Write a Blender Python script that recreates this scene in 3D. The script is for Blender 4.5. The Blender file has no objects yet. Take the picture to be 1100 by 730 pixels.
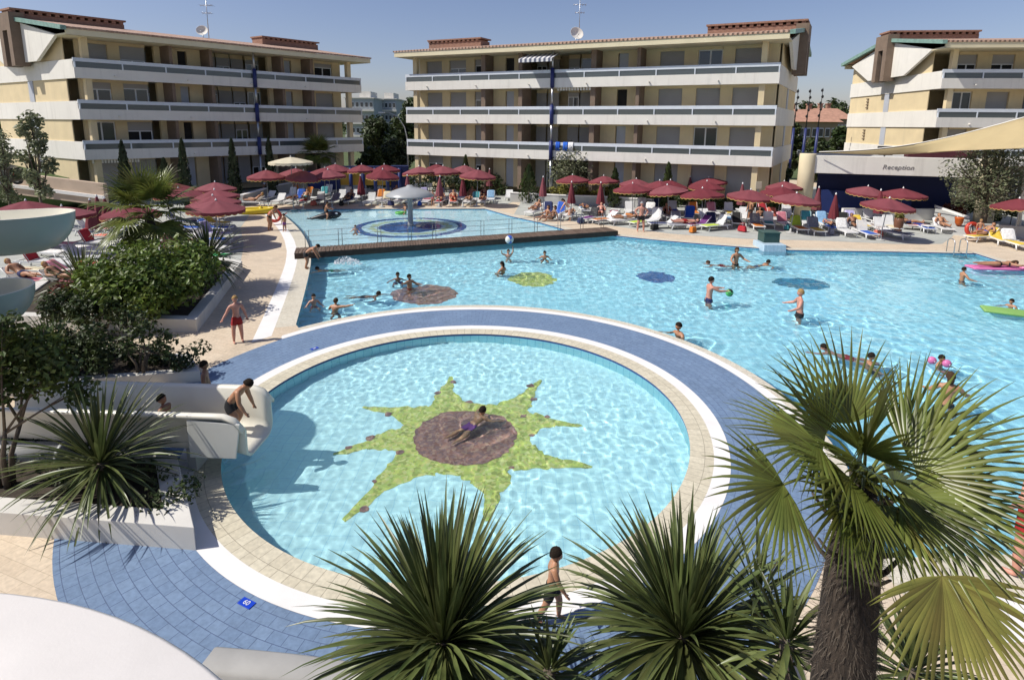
import bpy, bmesh, math, random
from mathutils import Vector, Matrix, noise
from mathutils.geometry import tessellate_polygon
R = math.radians
rnd = random.Random(7)
S = bpy.context.scene
COL = S.collection

# ------------------------------------------------------------------ camera
FPX, CYP = 610.0, 246.0                       # focal length and principal row of the photograph, in its pixels
PIT = math.atan((CYP - 134) / FPX); ROL = .009; EYE = Vector((0, 0, 6.4))
fwd = Vector((0, math.cos(PIT), -math.sin(PIT))); up0 = Vector((0, math.sin(PIT), math.cos(PIT))); rt0 = Vector((1, 0, 0))
rt = math.cos(ROL) * rt0 + math.sin(ROL) * up0
upv = -math.sin(ROL) * rt0 + math.cos(ROL) * up0
cd = bpy.data.cameras.new('camera'); cam = bpy.data.objects.new('camera', cd); COL.objects.link(cam); S.camera = cam
cd.sensor_width = 36; cd.lens = FPX / 1100 * 36; cd.shift_y = -(365 - CYP) / 1100; cd.clip_end = 6000; cd.clip_start = .05
cam.matrix_world = Matrix(((rt.x, upv.x, -fwd.x, EYE.x), (rt.y, upv.y, -fwd.y, EYE.y), (rt.z, upv.z, -fwd.z, EYE.z), (0, 0, 0, 1)))

def ray(x, y):                                # direction with unit camera depth through a point of the photograph
    return fwd + rt * ((x - 550) / FPX) + upv * (-(y - CYP) / FPX)
def RZ(x, y, zc):                             # the point at that depth
    return EYE + ray(x, y) * zc
def G(x, y, z=0.0):                           # the point of the level plane z
    d = ray(x, y); t = (z - EYE.z) / d.z
    return EYE + d * t
def depth(p): return (Vector(p) - EYE).dot(fwd)
def ZAT(p, x, y):                             # height of what shows at pixel row y straight above ground point p
    d = ray(x, y); t = depth(p) / 1.0
    k = math.hypot(p[0], p[1]) / math.hypot(d.x, d.y)
    return EYE.z + d.z * k
def GW(x, y, zf, zw=-.06):                    # through the water surface to the pool floor
    s = G(x, y, zw); d = ray(x, y).normalized()
    h = Vector((d.x, d.y, 0)); st = h.length / 1.333; h.normalize()
    return s + h * ((zw - zf) * st / math.sqrt(1 - st * st)) + Vector((0, 0, zf - zw))

# ------------------------------------------------------------------ light
SUN_EL = R(50); SAZ = Vector((-.978, -.208, 0))
TOSUN = SAZ * math.cos(SUN_EL) + Vector((0, 0, math.sin(SUN_EL)))
W = bpy.data.worlds.new('World'); S.world = W; W.use_nodes = True
wn = W.node_tree; sky = wn.nodes.new('ShaderNodeTexSky'); sky.sky_type = 'NISHITA'; sky.sun_disc = False
sky.sun_elevation = SUN_EL; sky.sun_rotation = math.atan2(TOSUN.x, TOSUN.y)
sky.altitude = 0; sky.air_density = 1.0; sky.dust_density = 1.0; sky.ozone_density = 3
tint = wn.nodes.new('ShaderNodeMix'); tint.data_type = 'RGBA'; tint.blend_type = 'MULTIPLY'; tint.inputs[0].default_value = 1; tint.inputs[7].default_value = (1.11, .99, 1.07, 1)
wn.links.new(sky.outputs[0], tint.inputs[6]); wn.links.new(tint.outputs[2], wn.nodes['Background'].inputs[0]); wn.nodes['Background'].inputs[1].default_value = .088
sl = bpy.data.lights.new('sun', 'SUN'); sl.energy = 4.5; sl.angle = R(.53); sl.color = (1, .955, .88)
so = bpy.data.objects.new('sun', sl); COL.objects.link(so); so.rotation_euler = TOSUN.to_track_quat('Z', 'Y').to_euler()
sl.cycles.is_caustics_light = True
S.view_settings.view_transform = 'Standard'; S.view_settings.look = 'None'; S.view_settings.gamma = 1; S.view_settings.exposure = .2
S.view_settings.use_curve_mapping = False
S.render.engine = 'CYCLES'
cy = S.cycles; cy.use_denoising = True; cy.denoiser = 'OPENIMAGEDENOISE'; cy.max_bounces = 10; cy.transparent_max_bounces = 12
cy.diffuse_bounces = 3; cy.glossy_bounces = 3; cy.transmission_bounces = 8; cy.sample_clamp_indirect = 6; cy.use_adaptive_sampling = True; cy.adaptive_threshold = .012

# ------------------------------------------------------------------ materials
MATS = {}
def newmat(name):
    m = bpy.data.materials.new(name); m.use_nodes = True; MATS[name] = m
    return m, m.node_tree, m.node_tree.nodes['Principled BSDF']
def node(nt, t, **kw):
    n = nt.nodes.new(t)
    for k, v in kw.items():
        if k.startswith('i_'):
            n.inputs[int(k[2:]) if k[2:].isdigit() else k[2:].replace('_', ' ')].default_value = v
        else: setattr(n, k, v)
    return n
def c4(c): return (c[0], c[1], c[2], 1)
def mixcol(nt, fac, a, b, blend='MIX'):
    n = nt.nodes.new('ShaderNodeMix'); n.data_type = 'RGBA'; n.blend_type = blend
    for s, v in ((0, fac), (6, a), (7, b)):
        if isinstance(v, bpy.types.NodeSocket): nt.links.new(v, n.inputs[s])
        else: n.inputs[s].default_value = v if s == 0 else c4(v)
    return n.outputs[2]
def mapr(nt, v, a, b, c=0.0, d=1.0):
    n = nt.nodes.new('ShaderNodeMapRange'); nt.links.new(v, n.inputs[0])
    for i, x in enumerate((a, b, c, d)): n.inputs[i + 1].default_value = x
    return n.outputs[0]
def bump(nt, b, h, strength=.3, dist=.02):
    n = nt.nodes.new('ShaderNodeBump'); n.inputs['Strength'].default_value = strength; n.inputs['Distance'].default_value = dist
    nt.links.new(h, n.inputs['Height']); nt.links.new(n.outputs[0], b.inputs['Normal'])
def noisef(nt, vec, scale, detail=4, rough=.55):
    n = node(nt, 'ShaderNodeTexNoise'); n.inputs['Scale'].default_value = scale; n.inputs['Detail'].default_value = detail; n.inputs['Roughness'].default_value = rough
    if vec is not None: nt.links.new(vec, n.inputs['Vector'])
    return n.outputs['Fac']
def pos(nt): return nt.nodes.new('ShaderNodeNewGeometry').outputs['Position']
def objc(nt): return nt.nodes.new('ShaderNodeTexCoord').outputs['Object']
def mat(name, col, rough=.7, var=.15, scale=2.5, bmp=0, bscale=30, spec=.35, metal=0, dirt=0, trans=0, world=True):
    m, nt, b = newmat(name)
    v = pos(nt) if world else objc(nt)
    f = noisef(nt, v, scale, 5)
    f = mapr(nt, f, .3, .7)
    c = mixcol(nt, f, [x * (1 - var) for x in col], [min(1, x * (1 + var)) for x in col])
    if dirt:
        f2 = mapr(nt, noisef(nt, v, scale * .23, 6, .65), .45, .75, 0, dirt)
        c = mixcol(nt, f2, c, [x * .55 for x in col])
    nt.links.new(c, b.inputs['Base Color'])
    b.inputs['Roughness'].default_value = rough; b.inputs['Specular IOR Level'].default_value = spec; b.inputs['Metallic'].default_value = metal
    if bmp: bump(nt, b, noisef(nt, v, bscale, 4), bmp)
    if trans:                                   # leaves and cloth let some light through
        t = node(nt, 'ShaderNodeBsdfTranslucent'); nt.links.new(c, t.inputs[0])
        mx = node(nt, 'ShaderNodeMixShader'); mx.inputs[0].default_value = trans
        nt.links.new(b.outputs[0], mx.inputs[1]); nt.links.new(t.outputs[0], mx.inputs[2])
        nt.links.new(mx.outputs[0], nt.nodes['Material Output'].inputs[0])
    return m
PC = Vector((-1.055, 11.86, 0))                # centre of the round pool
def bricks(name, c1, c2, mortar, bw, bh, ms, polar=None, rot=0.0, off=.5, rough=.65, dirt=.3, spec=.3, bmp=.25, blot=.12):
    m, nt, b = newmat(name)
    p = pos(nt)
    if polar:
        sub = node(nt, 'ShaderNodeVectorMath', operation='SUBTRACT'); nt.links.new(p, sub.inputs[0]); sub.inputs[1].default_value = PC
        sx = node(nt, 'ShaderNodeSeparateXYZ'); nt.links.new(sub.outputs[0], sx.inputs[0])
        at = node(nt, 'ShaderNodeMath', operation='ARCTAN2'); nt.links.new(sx.outputs[1], at.inputs[0]); nt.links.new(sx.outputs[0], at.inputs[1])
        mu = node(nt, 'ShaderNodeMath', operation='MULTIPLY'); nt.links.new(at.outputs[0], mu.inputs[0]); mu.inputs[1].default_value = polar
        x2 = node(nt, 'ShaderNodeMath', operation='MULTIPLY'); nt.links.new(sx.outputs[0], x2.inputs[0]); nt.links.new(sx.outputs[0], x2.inputs[1])
        y2 = node(nt, 'ShaderNodeMath', operation='MULTIPLY_ADD'); nt.links.new(sx.outputs[1], y2.inputs[0]); nt.links.new(sx.outputs[1], y2.inputs[1]); nt.links.new(x2.outputs[0], y2.inputs[2])
        sq = node(nt, 'ShaderNodeMath', operation='SQRT'); nt.links.new(y2.outputs[0], sq.inputs[0])
        cb = node(nt, 'ShaderNodeCombineXYZ'); nt.links.new(mu.outputs[0], cb.inputs[0]); nt.links.new(sq.outputs[0], cb.inputs[1])
        v = cb.outputs[0]
    else:
        mp = node(nt, 'ShaderNodeMapping'); mp.inputs['Rotation'].default_value[2] = rot; nt.links.new(p, mp.inputs[0]); v = mp.outputs[0]
    br = node(nt, 'ShaderNodeTexBrick'); nt.links.new(v, br.inputs['Vector']); br.offset = off
    br.inputs['Color1'].default_value = c4(c1); br.inputs['Color2'].default_value = c4(c2); br.inputs['Mortar'].default_value = c4(mortar)
    br.inputs['Scale'].default_value = 1; br.inputs['Brick Width'].default_value = bw; br.inputs['Row Height'].default_value = bh
    br.inputs['Mortar Size'].default_value = ms; br.inputs['Mortar Smooth'].default_value = .3
    c = br.outputs['Color']
    f = mapr(nt, noisef(nt, p, 1.1, 6, .65), .35, .7, 0, dirt); c = mixcol(nt, f, c, [x * .72 for x in c1])
    w_ = mapr(nt, noisef(nt, p, .55, 7, .72), .56, .62, 0, dirt * .75); c = mixcol(nt, w_, c, [x * .62 for x in c1])
    f = mapr(nt, noisef(nt, p, 14, 3), .3, .7, 1 - blot, 1 + blot)
    h = node(nt, 'ShaderNodeHueSaturation'); nt.links.new(c, h.inputs['Color']); nt.links.new(f, h.inputs['Value'])
    nt.links.new(h.outputs[0], b.inputs['Base Color']); b.inputs['Roughness'].default_value = rough; b.inputs['Specular IOR Level'].default_value = spec
    bump(nt, b, br.outputs['Fac'], -bmp, .006)
    return m
M_deck = bricks('beige_paving', (.62, .515, .385), (.57, .465, .34), (.44, .36, .26), .42, .21, .006, rot=.35, dirt=.35)
M_conc = mat('pale_concrete', (.40, .41, .375), .85, .12, 1.3, .2, 40, dirt=.4)
M_blue = bricks('blue_paving', (.170, .245, .360), (.142, .21, .32), (.07, .10, .18), .25, .175, .006, polar=6.5, off=.5, dirt=.4)
M_cope = bricks('coping_tile', (.60, .55, .42), (.53, .48, .36), (.27, .24, .18), .22, .47, .006, polar=5.2, off=0, dirt=.25)
M_cope2 = bricks('coping_tile_main', (.60, .56, .46), (.55, .50, .40), (.36, .33, .26), .24, .14, .005, rot=.3, off=.5, dirt=.3)
M_white = mat('white_smooth_concrete', (.74, .72, .69), .75, .06, 1.5, .1, 50, dirt=.15)
M_edge = mat('navy_edge_tile', (.02, .06, .20), .3, .2, 8)
def tiles(name, c1, c2, mortar, w, ms, polar=None):
    return bricks(name, c1, c2, mortar, w, w, ms, polar=polar, off=0, rough=.35, dirt=.1, bmp=.1, blot=.05)
M_floor1 = tiles('pool_floor_tile', (.63, .85, .865), (.59, .81, .845), (.46, .70, .79), .30, .008)
M_floor2 = tiles('main_pool_tile', (.50, .79, .86), (.45, .74, .83), (.32, .62, .74), .30, .009)
M_floor3 = tiles('lagoon_tile', (.74, .86, .89), (.69, .83, .87), (.55, .74, .81), .30, .009)
def walltile(name, c, mortar):
    m, nt, b = newmat(name)
    p = pos(nt); sub = node(nt, 'ShaderNodeVectorMath', operation='SUBTRACT'); nt.links.new(p, sub.inputs[0]); sub.inputs[1].default_value = PC
    sx = node(nt, 'ShaderNodeSeparateXYZ'); nt.links.new(sub.outputs[0], sx.inputs[0])
    at = node(nt, 'ShaderNodeMath', operation='ARCTAN2'); nt.links.new(sx.outputs[1], at.inputs[0]); nt.links.new(sx.outputs[0], at.inputs[1])
    mu = node(nt, 'ShaderNodeMath', operation='MULTIPLY'); nt.links.new(at.outputs[0], mu.inputs[0]); mu.inputs[1].default_value = 5
    cb = node(nt, 'ShaderNodeCombineXYZ'); nt.links.new(mu.outputs[0], cb.inputs[0]); nt.links.new(sx.outputs[2], cb.inputs[1])
    br = node(nt, 'ShaderNodeTexBrick'); nt.links.new(cb.outputs[0], br.inputs['Vector']); br.offset = 0
    br.inputs['Color1'].default_value = c4(c); br.inputs['Color2'].default_value = c4([x * .92 for x in c]); br.inputs['Mortar'].default_value = c4(mortar)
    br.inputs['Scale'].default_value = 1; br.inputs['Brick Width'].default_value = .26; br.inputs['Row Height'].default_value = .9; br.inputs['Mortar Size'].default_value = .012
    nt.links.new(br.outputs['Color'], b.inputs['Base Color']); b.inputs['Roughness'].default_value = .35
    return m
M_pwall = walltile('pool_wall_tile', (.36, .66, .74), (.20, .48, .60))
def mosaic(name, cols, cell=.06):
    m, nt, b = newmat(name)
    vo = node(nt, 'ShaderNodeTexVoronoi'); vo.inputs['Scale'].default_value = 1 / cell; nt.links.new(pos(nt), vo.inputs['Vector'])
    ramp = node(nt, 'ShaderNodeValToRGB'); e = ramp.color_ramp.elements
    sx = node(nt, 'ShaderNodeSeparateColor'); nt.links.new(vo.outputs['Color'], sx.inputs[0]); nt.links.new(sx.outputs[0], ramp.inputs[0])
    ramp.color_ramp.interpolation = 'CONSTANT'
    while len(e) < len(cols): e.new(.5)
    for i, c in enumerate(cols): e[i].position = i / len(cols); e[i].color = c4(c)
    nt.links.new(ramp.outputs[0], b.inputs['Base Color']); b.inputs['Roughness'].default_value = .4
    return m
M_mgreen = mosaic('yellow_green_mosaic', [(.58, .58, .14), (.46, .50, .12), (.66, .62, .24), (.52, .56, .16), (.38, .38, .10), (.62, .54, .18)])
M_mbrown = mosaic('red_brown_mosaic', [(.34, .17, .13), (.26, .12, .09), (.40, .23, .17), (.31, .17, .15), (.24, .13, .12)])
M_mblue = mosaic('navy_mosaic', [(.04, .12, .32), (.03, .09, .25), (.06, .16, .38), (.05, .11, .28)])
M_mteal = mosaic('teal_mosaic', [(.04, .20, .30), (.05, .25, .34), (.03, .15, .25)])
M_mpale = mosaic('pale_yellow_mosaic', [(.62, .68, .38), (.55, .62, .34), (.66, .70, .46), (.60, .66, .52)])
m, nt, b = newmat('pool_water'); nt.nodes.remove(b)
g_ = node(nt, 'ShaderNodeBsdfGlass'); g_.inputs['IOR'].default_value = 1.333; g_.inputs['Roughness'].default_value = 0; g_.inputs['Color'].default_value = (.90, .985, 1, 1)
nt.links.new(g_.outputs[0], nt.nodes['Material Output'].inputs[0]); M_water = m

M_plaster = mat('yellow_plaster', (.68, .555, .34), .85, .07, .8, .12, 60, dirt=.12)
M_band = mat('white_render', (.74, .71, .64), .8, .04, .7, .08, 60, dirt=.12)
def streaks(m, amt=.28):                      # rain streaks running down a rendered face
    nt = m.node_tree; b = nt.nodes['Principled BSDF']; src = b.inputs['Base Color'].links[0].from_socket
    mp = node(nt, 'ShaderNodeMapping'); mp.inputs['Scale'].default_value = (2.2, 2.2, .16); nt.links.new(pos(nt), mp.inputs[0])
    f = mapr(nt, noisef(nt, mp.outputs[0], 1.0, 6, .7), .52, .75, 0, amt); c = mixcol(nt, f, src, (.30, .28, .24)); nt.links.new(c, b.inputs['Base Color'])
streaks(M_band); streaks(M_plaster, .2)
M_cream = mat('cream_fascia', (.70, .62, .42), .7, .06, .9, dirt=.1)
M_brown = mat('brown_render', (.20, .145, .105), .8, .12, 1.5)
M_terra = mat('terracotta_block', (.30, .17, .12), .85, .2, 6, .3, 30)
M_copper = mat('green_copper', (.20, .32, .27), .5, .2, 3)
M_shut = mat('grey_shutter', (.36, .35, .345), .6, .06, .6)
M_door = mat('pale_grey_door', (.44, .46, .50), .55, .06, .6)
M_wframe = mat('white_frame', (.70, .71, .72), .4, .04, 2)
M_rail = mat('white_rail', (.62, .66, .70), .35, .05, 2)
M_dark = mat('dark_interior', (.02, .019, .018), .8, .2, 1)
M_pipe = mat('navy_pipe', (.02, .03, .13), .4, .1, 2)
M_alu = mat('brushed_steel', (.45, .46, .47), .35, .1, 9, metal=.85)
M_black = mat('black_plastic', (.02, .02, .022), .45, .15, 5)
def glassmat(name, col, rough=.08):
    m, nt, b = newmat(name); b.inputs['Base Color'].default_value = c4(col); b.inputs['Roughness'].default_value = rough
    b.inputs['Specular IOR Level'].default_value = .8
    bump(nt, b, noisef(nt, pos(nt), .8, 2), .04); return m
M_glass = glassmat('dark_window_glass', (.035, .045, .055))
M_bglass = glassmat('balcony_glass', (.075, .09, .092), .15)
def rooftile(name, ang):
    m, nt, b = newmat(name); p = pos(nt)
    mp = node(nt, 'ShaderNodeMapping'); mp.inputs['Rotation'].default_value[2] = -ang; nt.links.new(p, mp.inputs[0])
    wv = node(nt, 'ShaderNodeTexWave'); wv.bands_direction = 'X'; wv.inputs['Scale'].default_value = .95; nt.links.new(mp.outputs[0], wv.inputs[0])
    br = node(nt, 'ShaderNodeTexBrick'); nt.links.new(mp.outputs[0], br.inputs[0]); br.inputs['Scale'].default_value = 1
    br.inputs['Brick Width'].default_value = .33; br.inputs['Row Height'].default_value = .4; br.inputs['Mortar Size'].default_value = .01
    br.inputs['Color1'].default_value = (.44, .29, .21, 1); br.inputs['Color2'].default_value = (.36, .23, .165, 1); br.inputs['Mortar'].default_value = (.2, .1, .07, 1)
    c = mixcol(nt, mapr(nt, noisef(nt, p, .9, 5), .4, .75, 0, .55), br.outputs['Color'], (.52, .36, .27))
    nt.links.new(c, b.inputs['Base Color']); b.inputs['Roughness'].default_value = .85; bump(nt, b, wv.outputs['Fac'], .9, .09); return m

# ------------------------------------------------------------------ mesh building
class MB:
    def __init__(s): s.v = []; s.f = []; s.mi = []; s.mats = []; s.sm = []
    def m(s, mt):
        if mt not in s.mats: s.mats.append(mt)
        return s.mats.index(mt)
    def add(s, vs, fs, mt=None, smooth=False):
        o = len(s.v); s.v += [tuple(v) for v in vs]
        k = s.m(mt) if mt else 0
        for f in fs: s.f.append([i + o for i in f]); s.mi.append(k); s.sm.append(smooth)
        return s
    def box(s, c, d, mt=None, rot=None, taper=1.0):
        vs = []
        for z in (-1, 1):
            k = taper if z > 0 else 1
            for x, y in ((-1, -1), (1, -1), (1, 1), (-1, 1)):
                v = Vector((x * d[0] / 2 * k, y * d[1] / 2 * k, z * d[2] / 2))
                if rot is not None: v = rot @ v
                vs.append(Vector(c) + v)
        return s.add(vs, [(3, 2, 1, 0), (4, 5, 6, 7), (0, 1, 5, 4), (1, 2, 6, 5), (2, 3, 7, 6), (3, 0, 4, 7)], mt)
    def hexa(s, b8, mt=None):                 # bottom 4 then top 4
        return s.add(b8, [(3, 2, 1, 0), (4, 5, 6, 7), (0, 1, 5, 4), (1, 2, 6, 5), (2, 3, 7, 6), (3, 0, 4, 7)], mt)
    def prism(s, poly, z0, z1, mt=None):
        n = len(poly); vs = [(p[0], p[1], z0) for p in poly] + [(p[0], p[1], z1) for p in poly]
        tri = tessellate_polygon([[Vector((p[0], p[1], 0)) for p in poly]])
        fs = []
        a = sum(poly[i][0] * poly[(i + 1) % n][1] - poly[(i + 1) % n][0] * poly[i][1] for i in range(n))
        for t in tri:
            u, v, w = [Vector(poly[i][:2]) for i in t]
            if (v - u).cross(w - u) < 0: t = t[::-1]
            fs.append(tuple(i + n for i in t)); fs.append(tuple(t)[::-1])
        for i in range(n):
            j = (i + 1) % n; fs.append((i, j, j + n, i + n) if a > 0 else (j, i, i + n, j + n))
        return s.add(vs, fs, mt)
    def tube(s, pts, r, n=8, mt=None, caps=True, smooth=True, flat=None):
        pts = [Vector(p) for p in pts]; rs = r if isinstance(r, (list, tuple)) else [r] * len(pts)
        vs = []; prev = None
        for i, p in enumerate(pts):
            t = (pts[min(i + 1, len(pts) - 1)] - pts[max(i - 1, 0)]).normalized()
            if prev is None:
                a = Vector((0, 0, 1)) if abs(t.z) < .95 else Vector((1, 0, 0)); x = t.cross(a).normalized()
            else:
                x = prev - t * prev.dot(t); x = x.normalized() if x.length > 1e-6 else t.orthogonal().normalized()
            prev = x; y = t.cross(x)
            for k in range(n):
                an = 2 * math.pi * k / n; vs.append(p + (x * math.cos(an) + y * math.sin(an) * (flat or 1)) * rs[i])
        fs = []
        for i in range(len(pts) - 1):
            for k in range(n):
                l = (k + 1) % n; fs.append((i * n + k, i * n + l, (i + 1) * n + l, (i + 1) * n + k))
        if caps: fs.append(tuple(range(n))[::-1]); fs.append(tuple((len(pts) - 1) * n + k for k in range(n)))
        return s.add(vs, fs, mt, smooth)
    def lathe(s, prof, n=24, c=(0, 0, 0), mt=None, smooth=True):
        vs = []
        for r, z in prof:
            for k in range(n):
                a = 2 * math.pi * k / n; vs.append((c[0] + r * math.cos(a), c[1] + r * math.sin(a), c[2] + z))
        fs = []
        for i in range(len(prof) - 1):
            for k in range(n):
                l = (k + 1) % n; fs.append((i * n + k, i * n + l, (i + 1) * n + l, (i + 1) * n + k))
        return s.add(vs, fs, mt, smooth)
    def ball(s, c, r, mt=None, n=12, sc=(1, 1, 1), rot=None):
        vs = []; fs = []; h = n // 2
        for i in range(1, h):
            th = math.pi * i / h
            for k in range(n):
                a = 2 * math.pi * k / n
                v = Vector((r * sc[0] * math.sin(th) * math.cos(a), r * sc[1] * math.sin(th) * math.sin(a), r * sc[2] * math.cos(th)))
                vs.append(Vector(c) + (rot @ v if rot is not None else v))
        o = len(vs); tv = Vector((0, 0, r * sc[2])); vs.append(Vector(c) + (rot @ tv if rot is not None else tv)); vs.append(Vector(c) - (rot @ tv if rot is not None else tv))
        for i in range(h - 2):
            for k in range(n):
                l = (k + 1) % n; fs.append((i * n + k, (i + 1) * n + k, (i + 1) * n + l, i * n + l))
        for k in range(n):
            l = (k + 1) % n; fs.append((o, k, l)); fs.append((o + 1, (h - 2) * n + l, (h - 2) * n + k))
        return s.add(vs, fs, mt, True)
    def grid(s, rows, mt=None, smooth=True, closed=False):
        n = len(rows[0]); vs = [p for r in rows for p in r]; fs = []
        for i in range(len(rows) - 1):
            for k in range(n - (0 if closed else 1)):
                l = (k + 1) % n; fs.append((i * n + k, i * n + l, (i + 1) * n + l, (i + 1) * n + k))
        return s.add(vs, fs, mt, smooth)
    def mesh(s, name):
        d = bpy.data.meshes.new(name); d.from_pydata(s.v, [], s.f)
        for m in s.mats: d.materials.append(m)
        d.polygons.foreach_set('material_index', s.mi); d.polygons.foreach_set('use_smooth', s.sm); d.update()
        return d
    def build(s, name, mt=None, parent=None, loc=(0, 0, 0), rz=0):
        d = s.mesh(name)
        if mt is not None and not s.mats: d.materials.append(mt)
        o = bpy.data.objects.new(name, d); COL.objects.link(o); o.location = loc; o.rotation_euler = (0, 0, rz)
        if parent: o.parent = parent
        return o
def tag(o, label=None, cat=None, group=None, kind=None):
    for k, v in (('label', label), ('category', cat), ('group', group), ('kind', kind)):
        if v: o[k] = v
    return o
def struct(o): o['kind'] = 'structure'; return o
def empty(name, loc=(0, 0, 0), rz=0, label=None, cat=None, group=None):
    o = bpy.data.objects.new(name, None); COL.objects.link(o); o.location = loc; o.rotation_euler = (0, 0, rz); o.empty_display_size = .3
    return tag(o, label, cat, group)
def copy_tree(o, parent=None):
    c = o.copy(); COL.objects.link(c)
    if parent: c.parent = parent
    for ch in list(o.children): copy_tree(ch, c)
    return c
def bevel(o, w=.01, seg=2, ang=40):
    md = o.modifiers.new('b', 'BEVEL'); md.width = w; md.segments = seg; md.limit_method = 'ANGLE'; md.angle_limit = R(ang); return o
def inpoly(x, y, P):
    c = False; j = len(P) - 1
    for i in range(len(P)):
        if (P[i][1] > y) != (P[j][1] > y) and x < (P[j][0] - P[i][0]) * (y - P[i][1]) / (P[j][1] - P[i][1]) + P[i][0]: c = not c
        j = i
    return c
def dist_edge(x, y, P):
    q = Vector((x, y)); best = 1e9
    for i in range(len(P)):
        a = Vector(P[i][:2]); b = Vector(P[(i + 1) % len(P)][:2]); ab = b - a
        t = max(0, min(1, (q - a).dot(ab) / max(ab.length_squared, 1e-9))); best = min(best, (a + ab * t - q).length)
    return best
# ------------------------------------------------------------------ pools: outlines on the ground
def arc(r, a0, a1, n): return [Vector((PC.x + r * math.cos(a0 + (a1 - a0) * i / n), PC.y + r * math.sin(a0 + (a1 - a0) * i / n), 0)) for i in range(n + 1)]
R_EDGE, R_COPE, R_WHITE, R_BLUE, R_W2, R_C2 = 4.90, 5.34, 5.645, 7.26, 7.52, 7.78
kids = arc(R_EDGE, 0, 2 * math.pi, 128)[:-1]
def chaikin(P, it=2):
    for _ in range(it):
        Q = [P[0]]
        for a, b in zip(P[:-1], P[1:]): Q += [a * .75 + b * .25, a * .25 + b * .75]
        P = Q + [P[-1]]
    return P
cl = G(317, 350); a_l = math.atan2(cl.y - PC.y, cl.x - PC.x)
nr0, nr1 = G(961, 599), G(1042, 596.5)
dn = (nr1 - nr0).normalized()
# meeting point of the ring R_C2 and the near right edge line
best = min((abs((nr0 + dn * t - PC).length - R_C2), t) for t in [i * .02 - 6 for i in range(400)])[1]
cr = nr0 + dn * best; a_r = math.atan2(cr.y - PC.y, cr.x - PC.x)
ringpart = arc(R_C2, a_l, a_r, 60)
br_l, br_r = G(331, 268), G(652, 252)
left_edge = chaikin([G(333, 268), G(334, 279), G(332.5, 291), G(325, 322), cl], 2)
far_edge = [G(652, 252), G(700, 257.2), G(758, 262.2), G(815, 266.5), G(848, 268.5), G(960, 270.3), G(1048, 272.2), G(1100, 288.8)]
e1 = far_edge[-1] + (far_edge[-1] - far_edge[-2]).normalized() * 8
e2 = cr + dn * 40
main = left_edge[:-1] + ringpart + [e2, Vector((max(e1.x + 6, e2.x), e1.y - 10, 0)), e1] + far_edge[::-1]
lag = [G(x, y) for x, y in ((297, 225), (400, 224.5), (521, 224.2), (550, 232.6), (580, 239), (613, 248.5))]
lag += [G(613, 250.2), G(331, 266.5)] + chaikin([G(328.5, 257), G(322, 247), G(313.5, 238.2), G(304, 230.5)], 1)
BEDS = {}
def sheet(name, outer, holes, z, mt):
    L = [[Vector((p[0], p[1], 0)) for p in outer]] + [[Vector((p[0], p[1], 0)) for p in h] for h in holes]
    tri = tessellate_polygon(L); fl = [p for l in L for p in l]; fs = []
    for t in tri:
        u, v, w = [fl[i].to_2d() for i in t]
        fs.append(tuple(t) if (v - u).cross(w - u) > 0 else tuple(t)[::-1])
    b = MB(); b.add([(p.x, p.y, z) for p in fl], fs); return struct(b.build(name, mt))
deck_out = [(-70, -12), (80, -12), (80, 70), (-70, 70)]
sheet('pool_deck', deck_out, [kids, main, lag], 0, M_deck)
M_grass = mat('dry_lawn', (.075, .10, .035), .95, .35, .6, .5, 60)
sheet('ground', [(-3000, -300), (3000, -300), (3000, 4000), (-3000, 4000)], [deck_out], -.01, M_grass)
def strip(name, P, Q, z, mt, closed=False):
    b = MB(); n = len(P); vs = [(p[0], p[1], z) for p in P] + [(q[0], q[1], z) for q in Q]
    fs = [(i, (i + 1) % n, n + (i + 1) % n, n + i) for i in range(n if closed else n - 1)]
    a = Vector(vs[fs[0][1]]) - Vector(vs[fs[0][0]]); c = Vector(vs[fs[0][3]]) - Vector(vs[fs[0][0]])
    if a.cross(c).z < 0: fs = [f[::-1] for f in fs]
    b.add(vs, fs); return struct(b.build(name, mt))
def full(r): return arc(r, 0, 2 * math.pi, 160)[:-1]
strip('pool_coping', full(R_EDGE - .012), full(R_COPE), .008, M_cope, True)
strip('white_path', full(R_COPE), full(R_WHITE), .008, M_white, True)
strip('blue_path', full(R_WHITE), full(R_BLUE), .004, M_blue, True)
strip('white_path', arc(R_BLUE, a_l + .12, a_r - .02, 90), arc(R_W2, a_l + .09, a_r - .02, 90), .008, M_white)
strip('pool_coping', arc(R_W2, a_l + .02, a_r - .02, 90), arc(R_C2 - .012, a_l + .0, a_r - .02, 90), .008, M_cope2)
def offs(P, d, ext=0):
    out = []
    for i, p in enumerate(P):
        a = P[max(i - 1, 0)]; c = P[min(i + 1, len(P) - 1)]; t = (c - a).to_2d().normalized(); n = Vector((-t.y, t.x, 0))
        out.append(p + n * d)
    return out
# left bank: pale coping then a white strip, along both pools
lb = [G(297, 225)] + chaikin([G(297, 225), G(304, 230.5), G(313.5, 238.2), G(322, 247), G(328.5, 257)], 1)[1:] + left_edge
lb = [p + (Vector((.012, 0, 0))) for p in lb]
sgn = -1
l1, l2 = offs(lb, sgn * .62), offs(lb, sgn * 1.12)
strip('pool_coping', lb, l1, .002, M_cope2)
ex_ = (l1[-1] - l1[-2]).normalized()
strip('white_path', l1 + [l1[-1] + ex_ * .75], l2 + [l2[-1] + ex_ * 1.15], .002, M_white)
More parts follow.
